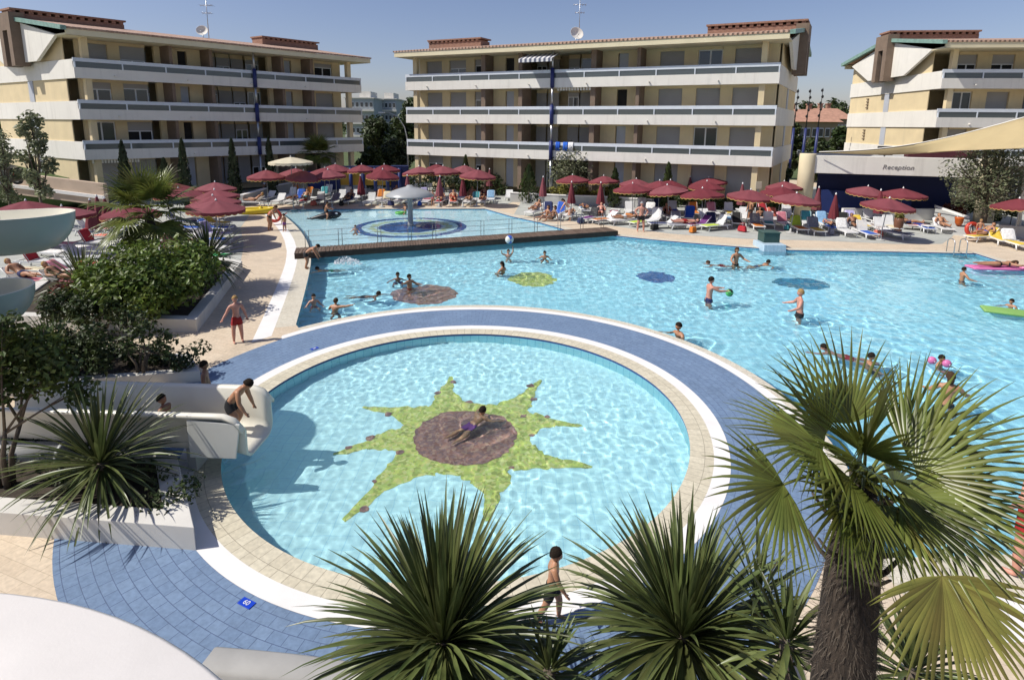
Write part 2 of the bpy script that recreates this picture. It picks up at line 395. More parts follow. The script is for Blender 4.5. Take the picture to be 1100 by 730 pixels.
# far and right banks
fe = [e1] + far_edge[::-1]
f1, f2 = offs(fe, -.55), offs(fe, -.85)
strip('pool_coping', fe, f1, .004, M_cope2)
ne = [cr + dn * .05, cr + dn * 38]
n1, n2 = offs(ne, -.75), offs(ne, -1.45)
strip('pool_coping', ne, n1, .004, M_cope2); strip('white_path', n1, n2, .004, M_white)
le = [G(297, 225), G(400, 224.5), G(521, 224.2), G(550, 232.6), G(580, 239), G(613, 248.5)]
strip('pool_coping', le, offs(le, .6), .008, M_cope2)
# grey concrete where the loungers stand
cz = [G(552, 230.5), G(600, 236), G(660, 243), G(720, 251), G(800, 256.5), G(880, 258.5), G(960, 262), (G(1012, 262)), G(1022, 255), G(1030, 247)]
sheet('concrete_terrace', cz + [Vector((60, 36, 0)), Vector((60, 62, 0)), Vector((2, 62, 0))], [], .004, M_conc)
cz2 = [G(258, 284), G(262, 262), G(258, 245), G(270, 228), G(250, 215), Vector((-26, 55, 0)), Vector((-62, 55, 0)), Vector((-62, 14, 0)), G(-60, 340), G(150, 330)]
sheet('concrete_terrace', cz2, [], .004, M_conc)
sheet('concrete_terrace', [G(280, 219.5), G(545, 219), G(560, 214), Vector((4, 66, 0)), Vector((-32, 66, 0))], [], .006, M_conc)

# ------------------------------------------------------------------ basins and water
def basin(name, P, zf, mw, mf, edge=None):
    b = MB(); n = len(P)
    ztop = -.055 if edge else -.001
    def wall(z0, z1, mt):
        vs = [(p[0], p[1], z0) for p in P] + [(p[0], p[1], z1) for p in P]
        a = sum(P[i][0] * P[(i + 1) % n][1] - P[(i + 1) % n][0] * P[i][1] for i in range(n))
        fs = [(i, (i + 1) % n, n + (i + 1) % n, n + i) for i in range(n)]
        if a > 0: fs = [f[::-1] for f in fs]
        b.add(vs, fs, mt)
    wall(zf, ztop, mw)
    if edge: wall(ztop, -.001, edge)
    o = struct(b.build(name)); o.cycles.is_caustics_receiver = True
    f = sheet(name + '_floor', P, [], zf, mf); f.cycles.is_caustics_receiver = True
ZW = -.06
Z1, Z2, Z3 = -.62, -1.0, -.42
basin('round_pool_basin', kids, Z1, M_pwall, M_floor1, M_edge)
M_pw2 = tiles('main_pool_wall', (.36, .68, .78), (.32, .63, .75), (.24, .52, .66), .25, .01)
basin('main_pool_basin', main, Z2, M_pw2, M_floor2, M_edge)
basin('lagoon_basin', lag, Z3, M_pw2, M_floor3, M_edge)
def wave(x, y, k):
    h = noise.noise((x * .8 * k + 3, y * .8 * k, .3)) * .55 + noise.noise((x * 1.9 * k, y * 2.1 * k, 5.2)) * .42 + noise.noise((x * 4.3 * k, y * 4.0 * k, 9.1)) * .30
    return h + noise.noise((x * 7.5 * k + 1.7, y * 7.9 * k, 2.2)) * .12
def water(name, P, st, amp, k):
    xs = [p[0] for p in P]; ys = [p[1] for p in P]; x0, y0 = min(xs) - st, min(ys) - st
    x1 = min(max(xs), 46)
    nx = int((x1 + st - x0) / st) + 1; ny = int((max(ys) + st - y0) / st) + 1
    ins = set()
    for j in range(ny):                       # scanline
        yy = y0 + (j + .5) * st; cr_ = []
        for a, c in zip(P, list(P[1:]) + [P[0]]):
            if (a[1] > yy) != (c[1] > yy): cr_.append(a[0] + (yy - a[1]) / (c[1] - a[1]) * (c[0] - a[0]))
        cr_.sort()
        for u, v in zip(cr_[::2], cr_[1::2]):
            for i in range(max(0, int((u - x0) / st) - 1), min(nx, int((v - x0) / st) + 2)): ins.add((i, j))
    idx = {}; vs = []; fs = []
    for (i, j) in sorted(ins):
        q = []
        for (a, c) in ((i, j), (i + 1, j), (i + 1, j + 1), (i, j + 1)):
            if (a, c) not in idx:
                x, y = x0 + a * st, y0 + c * st; idx[a, c] = len(vs); vs.append((x, y, ZW + amp * wave(x, y, k) * (.92 + .75 * noise.noise((x * .33, y * .33, 7.7)))))
            q.append(idx[a, c])
        fs.append(q)
    b = MB(); b.add(vs, fs, None, True); o = struct(b.build(name, M_water)); o.cycles.is_caustics_caster = True; return o
water('water', kids, .038, .030, 1.2)
water('water', main, .075, .042, .95)
water('water', lag, .11, .022, 1.1)

# ------------------------------------------------------------------ mosaics on the pool floors
def flatpoly(name, P, z, mt):
    o = sheet(name, P, [], z, mt); o.cycles.is_caustics_receiver = True; return o
def jag(c, rad, n, amp, seed, sx=1, sy=1, rot=0):
    q = random.Random(seed); out = []
    for i in range(n):
        a = 2 * math.pi * i / n; rr = rad * (1 + q.uniform(-amp, amp)); x, y = rr * sx * math.cos(a), rr * sy * math.sin(a)
        out.append(Vector((c[0] + x * math.cos(rot) - y * math.sin(rot), c[1] + x * math.sin(rot) + y * math.cos(rot), 0)))
    return out
dl, dr = GW(446, 471, Z1), GW(554.5, 465.3, Z1); dt_, db_ = GW(498.8, 439.7, Z1), GW(498.8, 498.5, Z1)
SC = (dl + dr + dt_ + db_) / 4; SR = ((dr - dl).length + (dt_ - db_).length) / 4
tips = [GW(x, y, Z1) for x, y in ((477.7, 405), (584.7, 409.6), (622.3, 451.8), (634.4, 505.4), (535, 557.3), (364.7, 555.2), (358.6, 483.4), (393.3, 434.3))]
tips.sort(key=lambda p: math.atan2(p.y - SC.y, p.x - SC.x))
smb = MB(); blobs = []
for i, t in enumerate(tips):
    d = (t - SC); d.z = 0; ln = d.length; d.normalize(); n = Vector((-d.y, d.x, 0)); q = random.Random(i + 3)
    ta, tb = tips[i - 1] - SC, tips[(i + 1) % 8] - SC
    w0 = SR * .50; bend = q.choice((-1, 1)) * q.uniform(.10, .2)
    prof = [(SR * 1.12, w0), (SR * 1.3, w0 * .92), (SR * 1.3 + (ln - SR * 1.3) * .22, w0 * .62), (SR * 1.3 + (ln - SR * 1.3) * .45, w0 * .40), (SR * 1.3 + (ln - SR * 1.3) * .5, w0 * .28), (SR * 1.3 + (ln - SR * 1.3) * .78, w0 * .2), (ln, w0 * .08)]
    off = lambda u: n * (math.sin((u - SR) / (ln - SR) * math.pi * 1.4) * bend)
    fine = []
    for (ua, wa), (ub, wb) in zip(prof[:-1], prof[1:]):
        for m_ in range(4): fine.append((ua + (ub - ua) * m_ / 4, wa + (wb - wa) * m_ / 4))
    fine.append(prof[-1])
    wob = lambda k, sd: max(.4, 1 + .30 * noise.noise((k * .55 + i * 9, sd, 1.5)) + .16 * noise.noise((k * 1.7, sd + i, 4)))
    right = [SC + d * u + off(u) - n * w * wob(k, 0) for k, (u, w) in enumerate(fine)]; left = [SC + d * u + off(u) + n * w * wob(k, 7) for k, (u, w) in enumerate(fine)]
    z_ = Z1 + .005 + i * .0006; m_ = len(right); smb.add([(p.x, p.y, z_) for p in right] + [(p.x, p.y, z_) for p in left], [(k, k + 1, m_ + k + 1, m_ + k) for k in range(m_ - 1)])
    for u, w in prof[1:6:2]:
        if q.random() < .55: blobs.append((SC + d * u + off(u) + n * w * q.choice((-1, 1)) * .95, .055 + .05 * q.random()))
o = struct(smb.build('sun_mosaic', M_mgreen)); o.cycles.is_caustics_receiver = True
flatpoly('sun_mosaic', jag(SC, SR * 1.3, 64, .03, 6), Z1 + .003, M_mgreen)
flatpoly('sun_mosaic', jag(SC, SR * 1.02, 64, .03, 5), Z1 + .0105, M_mbrown)
bb = MB()
for k, (c, r_) in enumerate(blobs):
    P = jag(c, r_, 9, .3, k); bb.add([(p.x, p.y, Z1 + .0125 + k * .0005) for p in P], [tuple(range(9))])
o = struct(bb.build('sun_mosaic', M_mbrown)); o.cycles.is_caustics_receiver = True
def spot(x, y, rx, ry, mt, seed, amp=.06):
    l, r_, t, bt = GW(x - rx, y, Z2), GW(x + rx, y, Z2), GW(x, y - ry, Z2), GW(x, y + ry, Z2)
    flatpoly('pool_floor_mosaic', jag((l + r_ + t + bt) / 4, 1, 48, amp, seed, (r_ - l).length / 2, (t - bt).length / 2), Z2 + .004, mt)
spot(455, 316, 36, 10.5, M_mbrown, 1); spot(571, 299.5, 25, 7.5, M_mgreen, 2, .12); spot(705, 297.5, 20, 5.5, M_mblue, 3); spot(861, 304.5, 29, 5.5, M_mteal, 4, .10)
LC = G(441, 241.5)
def ring(r0, r1, z, mt, seed, amp):
    A = jag(LC, r0, 72, amp, seed); B = jag(LC, r1, 72, amp, seed + 1); o = strip('lagoon_mosaic', A, B, z, mt, True); o.cycles.is_caustics_receiver = True
ring(3.05, 3.6, Z3 + .004, M_mblue, 11, .012); ring(2.2, 2.62, Z3 + .004, M_mpale, 13, .06)
flatpoly('lagoon_mosaic', jag(LC, 2.0, 60, .04, 15), Z3 + .006, M_mblue)
# ------------------------------------------------------------------ apartment buildings
RT = [None, 4.95, 7.95, 10.95]                # tops of the balcony rails
Z0, SOF, FAS = .75, 12.45, 12.86
class Bld:
    def __init__(s, A, d, g, L, Wd, label, rname):
        s.A, s.d, s.g, s.L, s.W = Vector(A[:2]), Vector(d[:2]).normalized(), Vector(g[:2]).normalized(), L, Wd
        c = s.A + s.d * L / 2 + s.g * Wd / 2
        s.root = empty('apartment_building', (c.x, c.y, Z0), 0, label, 'building', 'apartment buildings round the pool')
        s.off = Vector((c.x, c.y, Z0)); s.tile = rooftile(rname, math.atan2(s.d.y, s.d.x))
    def P(s, u, v, z):
        q = s.A + s.d * u + s.g * v; return Vector((q.x, q.y, z)) - s.off
    def bx(s, b, u0, u1, v0, v1, z0, z1, mt=None):
        b.hexa([s.P(u, v, z) for z in (z0, z1) for u, v in ((u0, v0), (u1, v0), (u1, v1), (u0, v1))], mt); return b
    def part(s, b, name, mt=None, parent=None): return b.build(name, mt, parent or s.root)
    def U(s, x, z, v):                        # where the photo's column x meets the plane at depth v
        lo, hi = -10.0, s.L + 10
        def px(u):
            q = s.P(u, v, z) + s.off - EYE; k = q.dot(fwd); return 550 + FPX * q.dot(rt) / k
        for _ in range(50):
            m_ = (lo + hi) / 2
            if px(m_) < x: lo = m_
            else: hi = m_
        return (lo + hi) / 2
VW = 1.7                                      # wall behind the balconies
def shell(B, ends):
    L, Wd = B.L, B.W
    w = MB(); g_ = MB()
    for k in range(4):
        f0 = Z0 if k == 0 else RT[k] - 1.15
        f1 = RT[k + 1] - 1.35 if k < 3 else SOF
        B.bx(w, .14, L - .14, VW + 1.9, Wd, f0, f1)            # body behind the rooms
    B.bx(w, .16, L - .16, VW + 1.9, Wd - .02, Z0 - .6, FAS)
    B.part(w, 'wall', M_plaster)
    for k in (1, 2, 3):
        b = MB(); r = RT[k]
        B.bx(b, 0, L, 0, .14, r - 1.46, r - .68)
        B.bx(b, .0, .14, .14, Wd + .02, r - 1.46, r - .10); B.bx(b, L - .14, L, .14, Wd + .02, r - 1.46, r - .10)
        B.bx(b, .14, L - .14, .14, VW + 2.0, r - 1.38, r - 1.15)
        for q in range(int(L / 5)):                             # spouts through the parapet
            u = 2.4 + q * 5.1; B.bx(b, u, u + .07, -.22, .0, r - 1.22, r - 1.13, M_dark if False else None)
        B.part(b, 'balcony_band', M_band)
        gl = MB(); B.bx(gl, .14, L - .14, .05, .075, r - .68, r - .26); B.part(gl, 'balcony_glass', M_bglass)
        rl = MB(); B.bx(rl, .0, L, .015, .11, r - .26, r)
        n = max(2, round(L / 3.0))
        for q in range(n + 1):
            u = .05 + (L - .15) * q / n; B.bx(rl, u, u + .08, .0, .13, r - .68, r - .26)
        B.part(rl, 'balcony_rail', M_rail)
    # corner columns
    for u in (.9, L - 1.15):
        c = MB()
        for k in range(4):
            f0 = Z0 if k == 0 else RT[k] - 1.15; f1 = RT[k + 1] - 1.38 if k < 3 else SOF
            B.bx(c, u - .2, u + .2, .25, .65, f0, f1)
        B.part(c, 'column', M_plaster)
    # roof
    zr = FAS + (Wd / 2 + .7) * .155
    e = MB(); B.bx(e, -.5, L + .5, -.75, VW + 2.2, SOF, SOF + .12); B.bx(e, -.5, L + .5, -.8, -.62, SOF, FAS); B.bx(e, -.5, L + .5, Wd + .55, Wd + .8, SOF, FAS)
    B.part(e, 'eave', M_cream)
    rf = MB()
    for v0, v1 in ((-.85, Wd / 2), (Wd + .85, Wd / 2)):
        n = 1
        a = [B.P(-.6, v0, FAS + .003), B.P(L + .6, v0, FAS + .003), B.P(L + .6, v1, zr), B.P(-.6, v1, zr)]
        t = [p + Vector((0, 0, .14)) for p in a]
        if v0 > v1: a, t = a[::-1], t[::-1]
        rf.hexa(a + t)
    rfo = B.part(rf, 'roof', B.tile)
    # gable ends
    for end in ends:
        u0, u1 = (-.52, -.30) if end == 'l' else (L + .30, L + .52)
        zl = SOF - 1.6
        poly = [(.9, SOF + .1), (Wd / 2, zr - .12), (Wd - .9, SOF + .1), (Wd * .70, zl), (Wd * .30, zl)]
        vs = [B.P(u0, v, z) for v, z in poly] + [B.P(u1, v, z) for v, z in poly]
        fs = [(0, 1, 4), (1, 3, 4), (1, 2, 3), (9, 6, 5), (9, 8, 6), (8, 7, 6)] + [(i, i + 5, (i + 1) % 5 + 5, (i + 1) % 5) for i in range(5)]
        pd = MB(); pd.add(vs, fs); B.part(pd, 'gable_panel', M_band)
        vg = MB()
        for v0, v1 in ((-.9, Wd / 2), (Wd + .9, Wd / 2)):
            uu0, uu1 = (-.85, -.5) if end == 'l' else (L + .5, L + .85)
            a = [B.P(uu0, v0, FAS - .12), B.P(uu1, v0, FAS - .12), B.P(uu1, v1, zr - .12), B.P(uu0, v1, zr - .12)]
            vg.hexa(a + [p + Vector((0, 0, .30)) for p in a])
        B.part(vg, 'roof_verge', M_copper)
        gw = MB(); B.bx(gw, .10, .17, VW, Wd, Z0, SOF) if end == 'l' else B.bx(gw, L - .17, L - .10, VW, Wd, Z0, SOF)
        B.part(gw, 'gable_wall', M_plaster)
        for k in range(3):
            sl_ = MB(); f0 = Z0 + .3 if k == 0 else RT[k] - .08; f1 = RT[k + 1] - 1.47
            ua, ub = (.04, .10) if end == 'l' else (L - .10, L - .04)
            B.bx(sl_, ua, ub, Wd / 2 - .1, Wd / 2 + .75, f0, f1); B.part(sl_, 'stair_window', M_door)
        # chimney: two legs, a dark slot and the long ridge block
        ch = MB(); ca, cb_ = (-1.15, -.2) if end == 'l' else (L + .2, L + 1.15)
        B.bx(ch, ca, cb_, Wd / 2 - 1.05, Wd / 2 - .42, SOF - 1.9, zr + .40); B.bx(ch, ca, cb_, Wd / 2 + .42, Wd / 2 + 1.05, SOF - 1.9, zr + .40)
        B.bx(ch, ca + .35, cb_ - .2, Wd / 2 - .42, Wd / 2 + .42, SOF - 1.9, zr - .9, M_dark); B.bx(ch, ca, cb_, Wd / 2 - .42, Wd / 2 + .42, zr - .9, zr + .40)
        ch.mi = [0 if m_ == 0 and True else m_ for m_ in ch.mi]
        cho = ch.build('chimney', None, rfo)
        if ch.mats:
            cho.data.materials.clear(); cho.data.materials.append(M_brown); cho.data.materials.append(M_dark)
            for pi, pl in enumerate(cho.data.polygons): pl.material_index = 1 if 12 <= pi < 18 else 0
        else: cho.data.materials.append(M_brown)
        rb = MB(); ra, rb_ = (-.9, 6.5) if end == 'l' else (L - 6.5, L + .9)
        B.bx(rb, ra, rb_, Wd / 2 - .75, Wd / 2 + .75, zr - .3, zr + .40); B.bx(rb, ra - .1, rb_ + .1, Wd / 2 - .9, Wd / 2 + .9, zr + .6, zr + .74)
        for q in range(14):
            u = ra + (rb_ - ra - .35) * q / 13; B.bx(rb, u, u + .28, Wd / 2 - .82, Wd / 2 + .82, zr + .40, zr + .60)
        rb.build('ridge_block', M_terra, rfo)
    return rfo, zr
def facade(B, rows, xref, seed, openp):
    """rows: (x0, x1, kind) along the second balcony floor, in photo columns"""
    q = random.Random(seed); w = MB(); L = B.L
    segs = [(B.U(a, 6.5, VW), B.U(b_, 6.5, VW), t) for a, b_, t in rows]
    for k in range(4):
        f0 = Z0 if k == 0 else RT[k] - 1.15; f1 = RT[k + 1] - 1.38 if k < 3 else SOF
        for u0, u1, t in segs:
            u0, u1 = max(u0, .3), min(u1, L - .3)
            if u1 - u0 < .05: continue
            if t == 'Y': B.bx(w, u0, u1, VW, VW + .3, f0, f1)
            elif t == 'G': B.bx(w, u0, u1, VW, VW + .3, f0, f1, None)
            elif t == 'P':
                p_ = MB(); B.bx(p_, u0, u1, .35, VW + .3, f0, f1); B.part(p_, 'balcony_divider', M_brown)
            elif t == 'C': B.bx(w, u0, u1, .6, VW + .3, f0, f1)
            elif t in 'SWDR':
                v = VW + .16 if t != 'R' else VW + 1.3
                if t == 'R':
                    B.bx(w, u0, u1, v + .06, v + .3, f1 - .35, f1)
                top = f1 - .22 if t != 'R' else f1 - .35
                if t != 'R': B.bx(w, u0, u1, VW + .002, VW + .3, top, f1)
                glass = t == 'W' or (t in 'SR' and q.random() < openp)
                drop = 0
                if t == 'D':
                    b = MB(); B.bx(b, u0 + .05, u1 - .05, v, v + .08, f0, top); B.part(b, 'shutter', M_door if q.random() < .75 else M_dark); continue
                if not glass:
                    b = MB(); n = 22
                    for i in range(n):
                        z0 = f0 + (top - f0) * i / n; z1 = f0 + (top - f0) * (i + 1) / n
                        a = [B.P(u0, v - .0, z0 + .004), B.P(u1, v - .0, z0 + .004), B.P(u1, v + .05, z0 + .004), B.P(u0, v + .05, z0 + .004)]
                        c = [B.P(u0, v + .02, z1), B.P(u1, v + .02, z1), B.P(u1, v + .05, z1), B.P(u0, v + .05, z1)]
                        b.hexa(a + c)
                    B.part(b, 'shutter', M_shut); continue
                drop = q.choice((0, .35, .5, .7, 1.0)); zt = top - drop
                fr = MB(); mid = (u0 + u1) / 2
                for a, c in ((u0, u0 + .07), (mid - .05, mid + .05), (u1 - .07, u1)): B.bx(fr, a, c, v, v + .07, f0, zt)
                B.bx(fr, u0 + .07, mid - .05, v, v + .07, zt - .08, zt); B.bx(fr, mid + .05, u1 - .07, v, v + .07, zt - .08, zt)
                fo = B.part(fr, 'window', M_wframe)
                pn = MB(); B.bx(pn, u0 + .07, u1 - .07, v + .03, v + .04, f0, zt - .08); B.part(pn, 'pane', M_glass if q.random() < .8 else M_dark, fo)
                if drop:
                    b = MB(); B.bx(b, u0, u1, v - .02, v + .05, zt, top); B.part(b, 'shutter', M_shut)
            if t in 'WSDR':                                      # room behind
                pass
    B.part(w, 'front_wall', M_plaster)
def bld_vec(xl, yl, zl, xr, yr, zr): return RZ(xl, yl, zl), RZ(xr, yr, zr)
# middle building: pool front runs from photo column 436 to 835
a, c = RZ(436, 117, 54.0), RZ(834.5, 115, 41.1)
BM = Bld(a, c - a, (.515, .857), (c - a).to_2d().length, 13.5, 'cream four storey apartment block behind the lagoon with a striped awning on its top balcony', 'roof_tiles_middle')
rfM, zrM = shell(BM, 'r')
z2 = lambda x: 370 + x / 2.75
facade(BM, [(z2(222), z2(245), 'Y'), (z2(245), z2(290), 'S'), (z2(290), z2(312), 'Y'), (z2(312), z2(360), 'S'), (z2(360), z2(385), 'Y'), (z2(385), z2(428), 'S'), (z2(428), z2(440), 'P'), (z2(440), z2(475), 'Y'), (z2(475), z2(500), 'D'), (z2(500), z2(535), 'Y'), (z2(535), z2(546), 'P'),
    (z2(546), z2(575), 'R'), (z2(580), z2(612), 'R'), (z2(640), z2(672), 'R'), (z2(676), z2(740), 'R'), (z2(742), z2(756), 'P'), (z2(756), z2(801), 'Y'), (z2(801), z2(831), 'D'), (z2(831), z2(872), 'Y'), (z2(872), z2(882), 'P'), (z2(882), z2(906), 'Y'), (z2(906), z2(922), 'G'), (z2(922), z2(992), 'S'), (z2(992), z2(1032), 'Y'),
    (z2(1032), z2(1102), 'S'), (771, 784, 'Y'), (784, 815, 'S'), (815, 834, 'Y')], 0, 21, .42)
# left building: front in its own shade
a, c = RZ(84, 110, 42.0), RZ(389, 116, 59)
BL = Bld(a, c - a, (-.86, .51), (c - a).to_2d().length, 15, 'shaded cream four storey apartment block at the far left with sunlit gable end', 'roof_tiles_left')
rfL, zrL = shell(BL, 'l')
y2 = lambda x: 80 + x / 4.294
y3 = lambda x: 230 + x / 4.565
facade(BL, [(y2(45), y2(60), 'Y'), (y2(60), y2(188), 'S'), (y2(188), y2(242), 'Y'), (y2(242), y2(358), 'S'), (y2(362), y2(398), 'R'), (y2(398), y2(424), 'Y'), (y2(424), y2(438), 'P'), (y2(438), y2(502), 'Y'), (y2(502), y2(544), 'D'), (y2(544), y2(604), 'Y'), (y2(604), y2(618), 'P'),
    (y2(622), y3(70), 'R'), (y3(76), y3(140), 'R'), (y3(146), y3(205), 'R'), (y3(216), y3(278), 'R'), (y3(280), y3(300), 'Y'), (y3(300), y3(312), 'P'), (y3(312), y3(360), 'Y'), (y3(360), y3(394), 'D'), (y3(394), y3(440), 'Y'), (y3(440), y3(454), 'P'), (y3(454), y3(466), 'Y'), (y3(466), y3(492), 'S'), (y3(492), y3(506), 'Y'), (y3(506), y3(590), 'S'), (y3(590), y3(628), 'Y')], 0, 33, .4)
# right building
a = RZ(1010, 100, 44.6)
BR = Bld(a, (.995, -.10), (.115, .993), 26, 15.4, 'bright cream apartment block behind the reception with a white gable panel and brown chimney', 'roof_tiles_right')
rfR, zrR = shell(BR, 'l')
x8 = lambda x: 900 + x / 4.56
facade(BR, [(x8(525), x8(540), 'Y'), (x8(545), x8(635), 'W'), (x8(635), x8(705), 'Y'), (x8(705), x8(815), 'S'), (x8(815), x8(885), 'Y'), (x8(885), x8(985), 'S'), (1116, 1130, 'P'), (1130, 1148, 'Y'), (1148, 1165, 'S'), (1165, 1200, 'Y')], 0, 12, .8)
gv = MB()
for k in (1, 2):
    for i in range(4):
        BR.bx(gv, -.02, .10, 11.4, 11.75, RT[k] + .35 + i * .28, RT[k] + .45 + i * .28)
BR.part(gv, 'wall_vent', M_brown)
# blue rain pipes
def pipe(B, x):
    u = B.U(x, 7, -.12); b = MB()
    for k in (1, 2, 3):
        r = RT[k]; b.tube([B.P(u, -.13, r - 1.46), B.P(u, -.13, r + .12)], .17, 10, M_pipe)
        b.tube([B.P(u, -.1, r - 3 + .12 if k > 1 else Z0), B.P(u, -.1, r - 1.46)], .10, 8, M_alu)
    b.tube([B.P(u, -.1, RT[3] + .12), B.P(u, -.1, SOF)], .10, 8, M_alu); B.part(b, 'rain_pipe')
pipe(BM, 592.5); pipe(BL, 276.5)
# striped awning and a closed one
m, nt, b = newmat('striped_awning')
mp = node(nt, 'ShaderNodeMapping'); mp.inputs['Rotation'].default_value[2] = -math.atan2(BM.d.y, BM.d.x); nt.links.new(pos(nt), mp.inputs[0])
wv = node(nt, 'ShaderNodeTexWave'); wv.bands_direction = 'X'; wv.inputs['Scale'].default_value = .75; nt.links.new(mp.outputs[0], wv.inputs[0])
st_ = mapr(nt, wv.outputs['Fac'], .48, .52); nt.links.new(mixcol(nt, st_, (.68, .67, .66), (.10, .11, .16)), b.inputs['Base Color']); M_awn = m
u0, u1 = BM.U(561, 10, -.5), BM.U(596, 10, -.5)
aw = MB(); A_ = [BM.P(u0, .4, 12.3), BM.P(u1, .4, 12.3), BM.P(u1, -1.15, 11.75), BM.P(u0, -1.15, 11.75)]
aw.hexa(A_ + [p + Vector((0, 0, .03)) for p in A_]); A_ = [BM.P(u0, -1.16, 11.5), BM.P(u1, -1.16, 11.5), BM.P(u1, -1.13, 11.5), BM.P(u0, -1.13, 11.5)]
aw.hexa(A_ + [p + Vector((0, 0, .26)) for p in A_])
ao = BM.part(aw, 'awning', M_awn); bevel(ao, .005)
ar = MB()
for u in (u0 + .1, u1 - .1): ar.tube([BM.P(u, .35, 11.9), BM.P(u, -1.1, 11.72)], .025, 6)
ar.build('awning_arm', M_alu, ao)
u0, u1 = BM.U(597, 8, .1), BM.U(634, 8, .1); va = MB()
for i in range(12):
    a_, c_ = u0 + (u1 - u0) * i / 12, u0 + (u1 - u0) * (i + .62) / 12; BM.bx(va, a_, c_, .3, .33, 9.25, 9.57)
BM.part(va, 'awning_valance', M_band)
u0, u1 = BL.U(98, 4, .3), BL.U(150, 4, .3); va = MB()
for i in range(16):
    a_, c_ = u0 + (u1 - u0) * i / 16, u0 + (u1 - u0) * (i + .6) / 16; BL.bx(va, a_, c_, .3, .33, 3.2, 3.5)
BL.part(va, 'awning_valance', M_band)
# towels drying on the first balcony rail
def railtowel(x0, x1, col, lab):
    u0, u1 = BM.U(x0, 4.9, 0), BM.U(x1, 4.9, 0); b = MB(); rows = []
    for j, (v, z) in enumerate(((.13, 4.45), (.14, 4.8), (.12, 4.965), (.05, 4.985), (-.02, 4.965), (-.035, 4.7), (-.03, 4.25))):
        rows.append([BM.P(u0 + (u1 - u0) * i / 6, v - .012 * math.sin(i * 1.7 + j), z) + BM.off for i in range(7)])
    b.grid(rows); o = b.build('towel', mat(lab.split()[0] + '_rail_towel', col, .9, .1, 6)); md = o.modifiers.new('t', 'SOLIDIFY'); md.thickness = .012
    tag(o, lab, 'towel')
railtowel(597, 601.5, (.02, .10, .50), 'blue bath towel hung over the balcony rail right beside the navy pipe')
railtowel(605, 610, (.03, .14, .58), 'blue bath towel hung next to the white one on the balcony rail')
railtowel(610.5, 616, (.75, .75, .74), 'white bath towel hung over the first balcony rail')
# aerials and dishes on the roofs
def aerial(x, ytop, ybase, B, lab):
    zc = depth(B.P(B.U(x, 13, B.W / 2), B.W / 2, 13) + B.off)
    base, top = RZ(x, ybase, zc), RZ(x, ytop, zc); h = top.z - base.z + .3
    o = empty('roof_aerial', (base.x, base.y, base.z - .3), B.d.angle_signed(Vector((1, 0))) if False else 0, lab, 'aerial', 'roof aerials')
    b = MB(); b.tube([(0, 0, 0), (0, 0, h)], .035, 6); b.build('mast', M_alu, o)
    for z, n, l in ((h - .1, 7, 1.6), (h - .9, 5, 1.1), (h - 1.6, 4, .8)):
        b = MB(); b.tube([(-l / 2, 0, z), (l / 2, 0, z)], .02, 5)
        for i in range(n):
            xx = -l / 2 + l * i / (n - 1); w_ = .28 + .04 * i; b.tube([(xx, -w_, z), (xx, w_, z)], .014, 4); b.tube([(xx, 0, z - .12), (xx, 0, z + .12)], .012, 4)
        b.build('antenna', M_alu, o)
    return base
def dish(x, y, B, lab, r=.55):
    zc = depth(B.P(B.U(x, 13, B.W / 2 - 1), B.W / 2 - 1, 13) + B.off); p = RZ(x, y, zc)
    o = empty('satellite_dish', p, R(15), lab, 'satellite dish', 'satellite dishes')
    b = MB(); prof = [(.02, 0), (r * .4, .03), (r * .75, .10), (r, .2), (r * 1.02, .2), (r * .75, .075), (r * .4, .0), (.02, -.03)]
    b.lathe(prof, 20); d_ = b.build('reflector', M_band, o); d_.rotation_euler = (R(65), 0, 0)
    b = MB(); b.tube([(0, .1, -.1), (0, .12, -1.2)], .04, 6); b.tube([(0, 0, -.3), (0, -.6, -.1)], .018, 5); b.ball((0, -.62, -.08), .06); b.build('arm', M_alu, o)
aerial(224.5, -3, 41, BL, 'tall thin roof aerial on the shaded left block'); dish(217.5, 34, BL, 'white satellite dish beside the aerial on the shaded left roof', .5)
aerial(622, -4, 40, BM, 'tall thin roof aerial on the middle block behind the dish'); dish(619, 37, BM, 'white round satellite dish in front of the middle roof aerial', .62)
# low chimney block on the left roof and at the middle's far end
for B, x, lab in ((BL, 307, 0), (BM, 493, 0)):
    u = B.U(x, 15, B.W / 2); b = MB(); zr_ = FAS + (B.W / 2 + .7) * .155
    B.bx(b, u - 3, u + 3, B.W / 2 - .8, B.W / 2 + .8, zr_ - .3, zr_ + .55)
    for q in range(12): B.bx(b, u - 3 + q * .5, u - 2.75 + q * .5, B.W / 2 - .9, B.W / 2 + .9, zr_ + .55, zr_ + .7)
    B.bx(b, u - 3.1, u + 3.1, B.W / 2 - .95, B.W / 2 + .95, zr_ + .7, zr_ + .83)
    b.build('ridge_block', M_terra, rfL if B is BL else rfM)

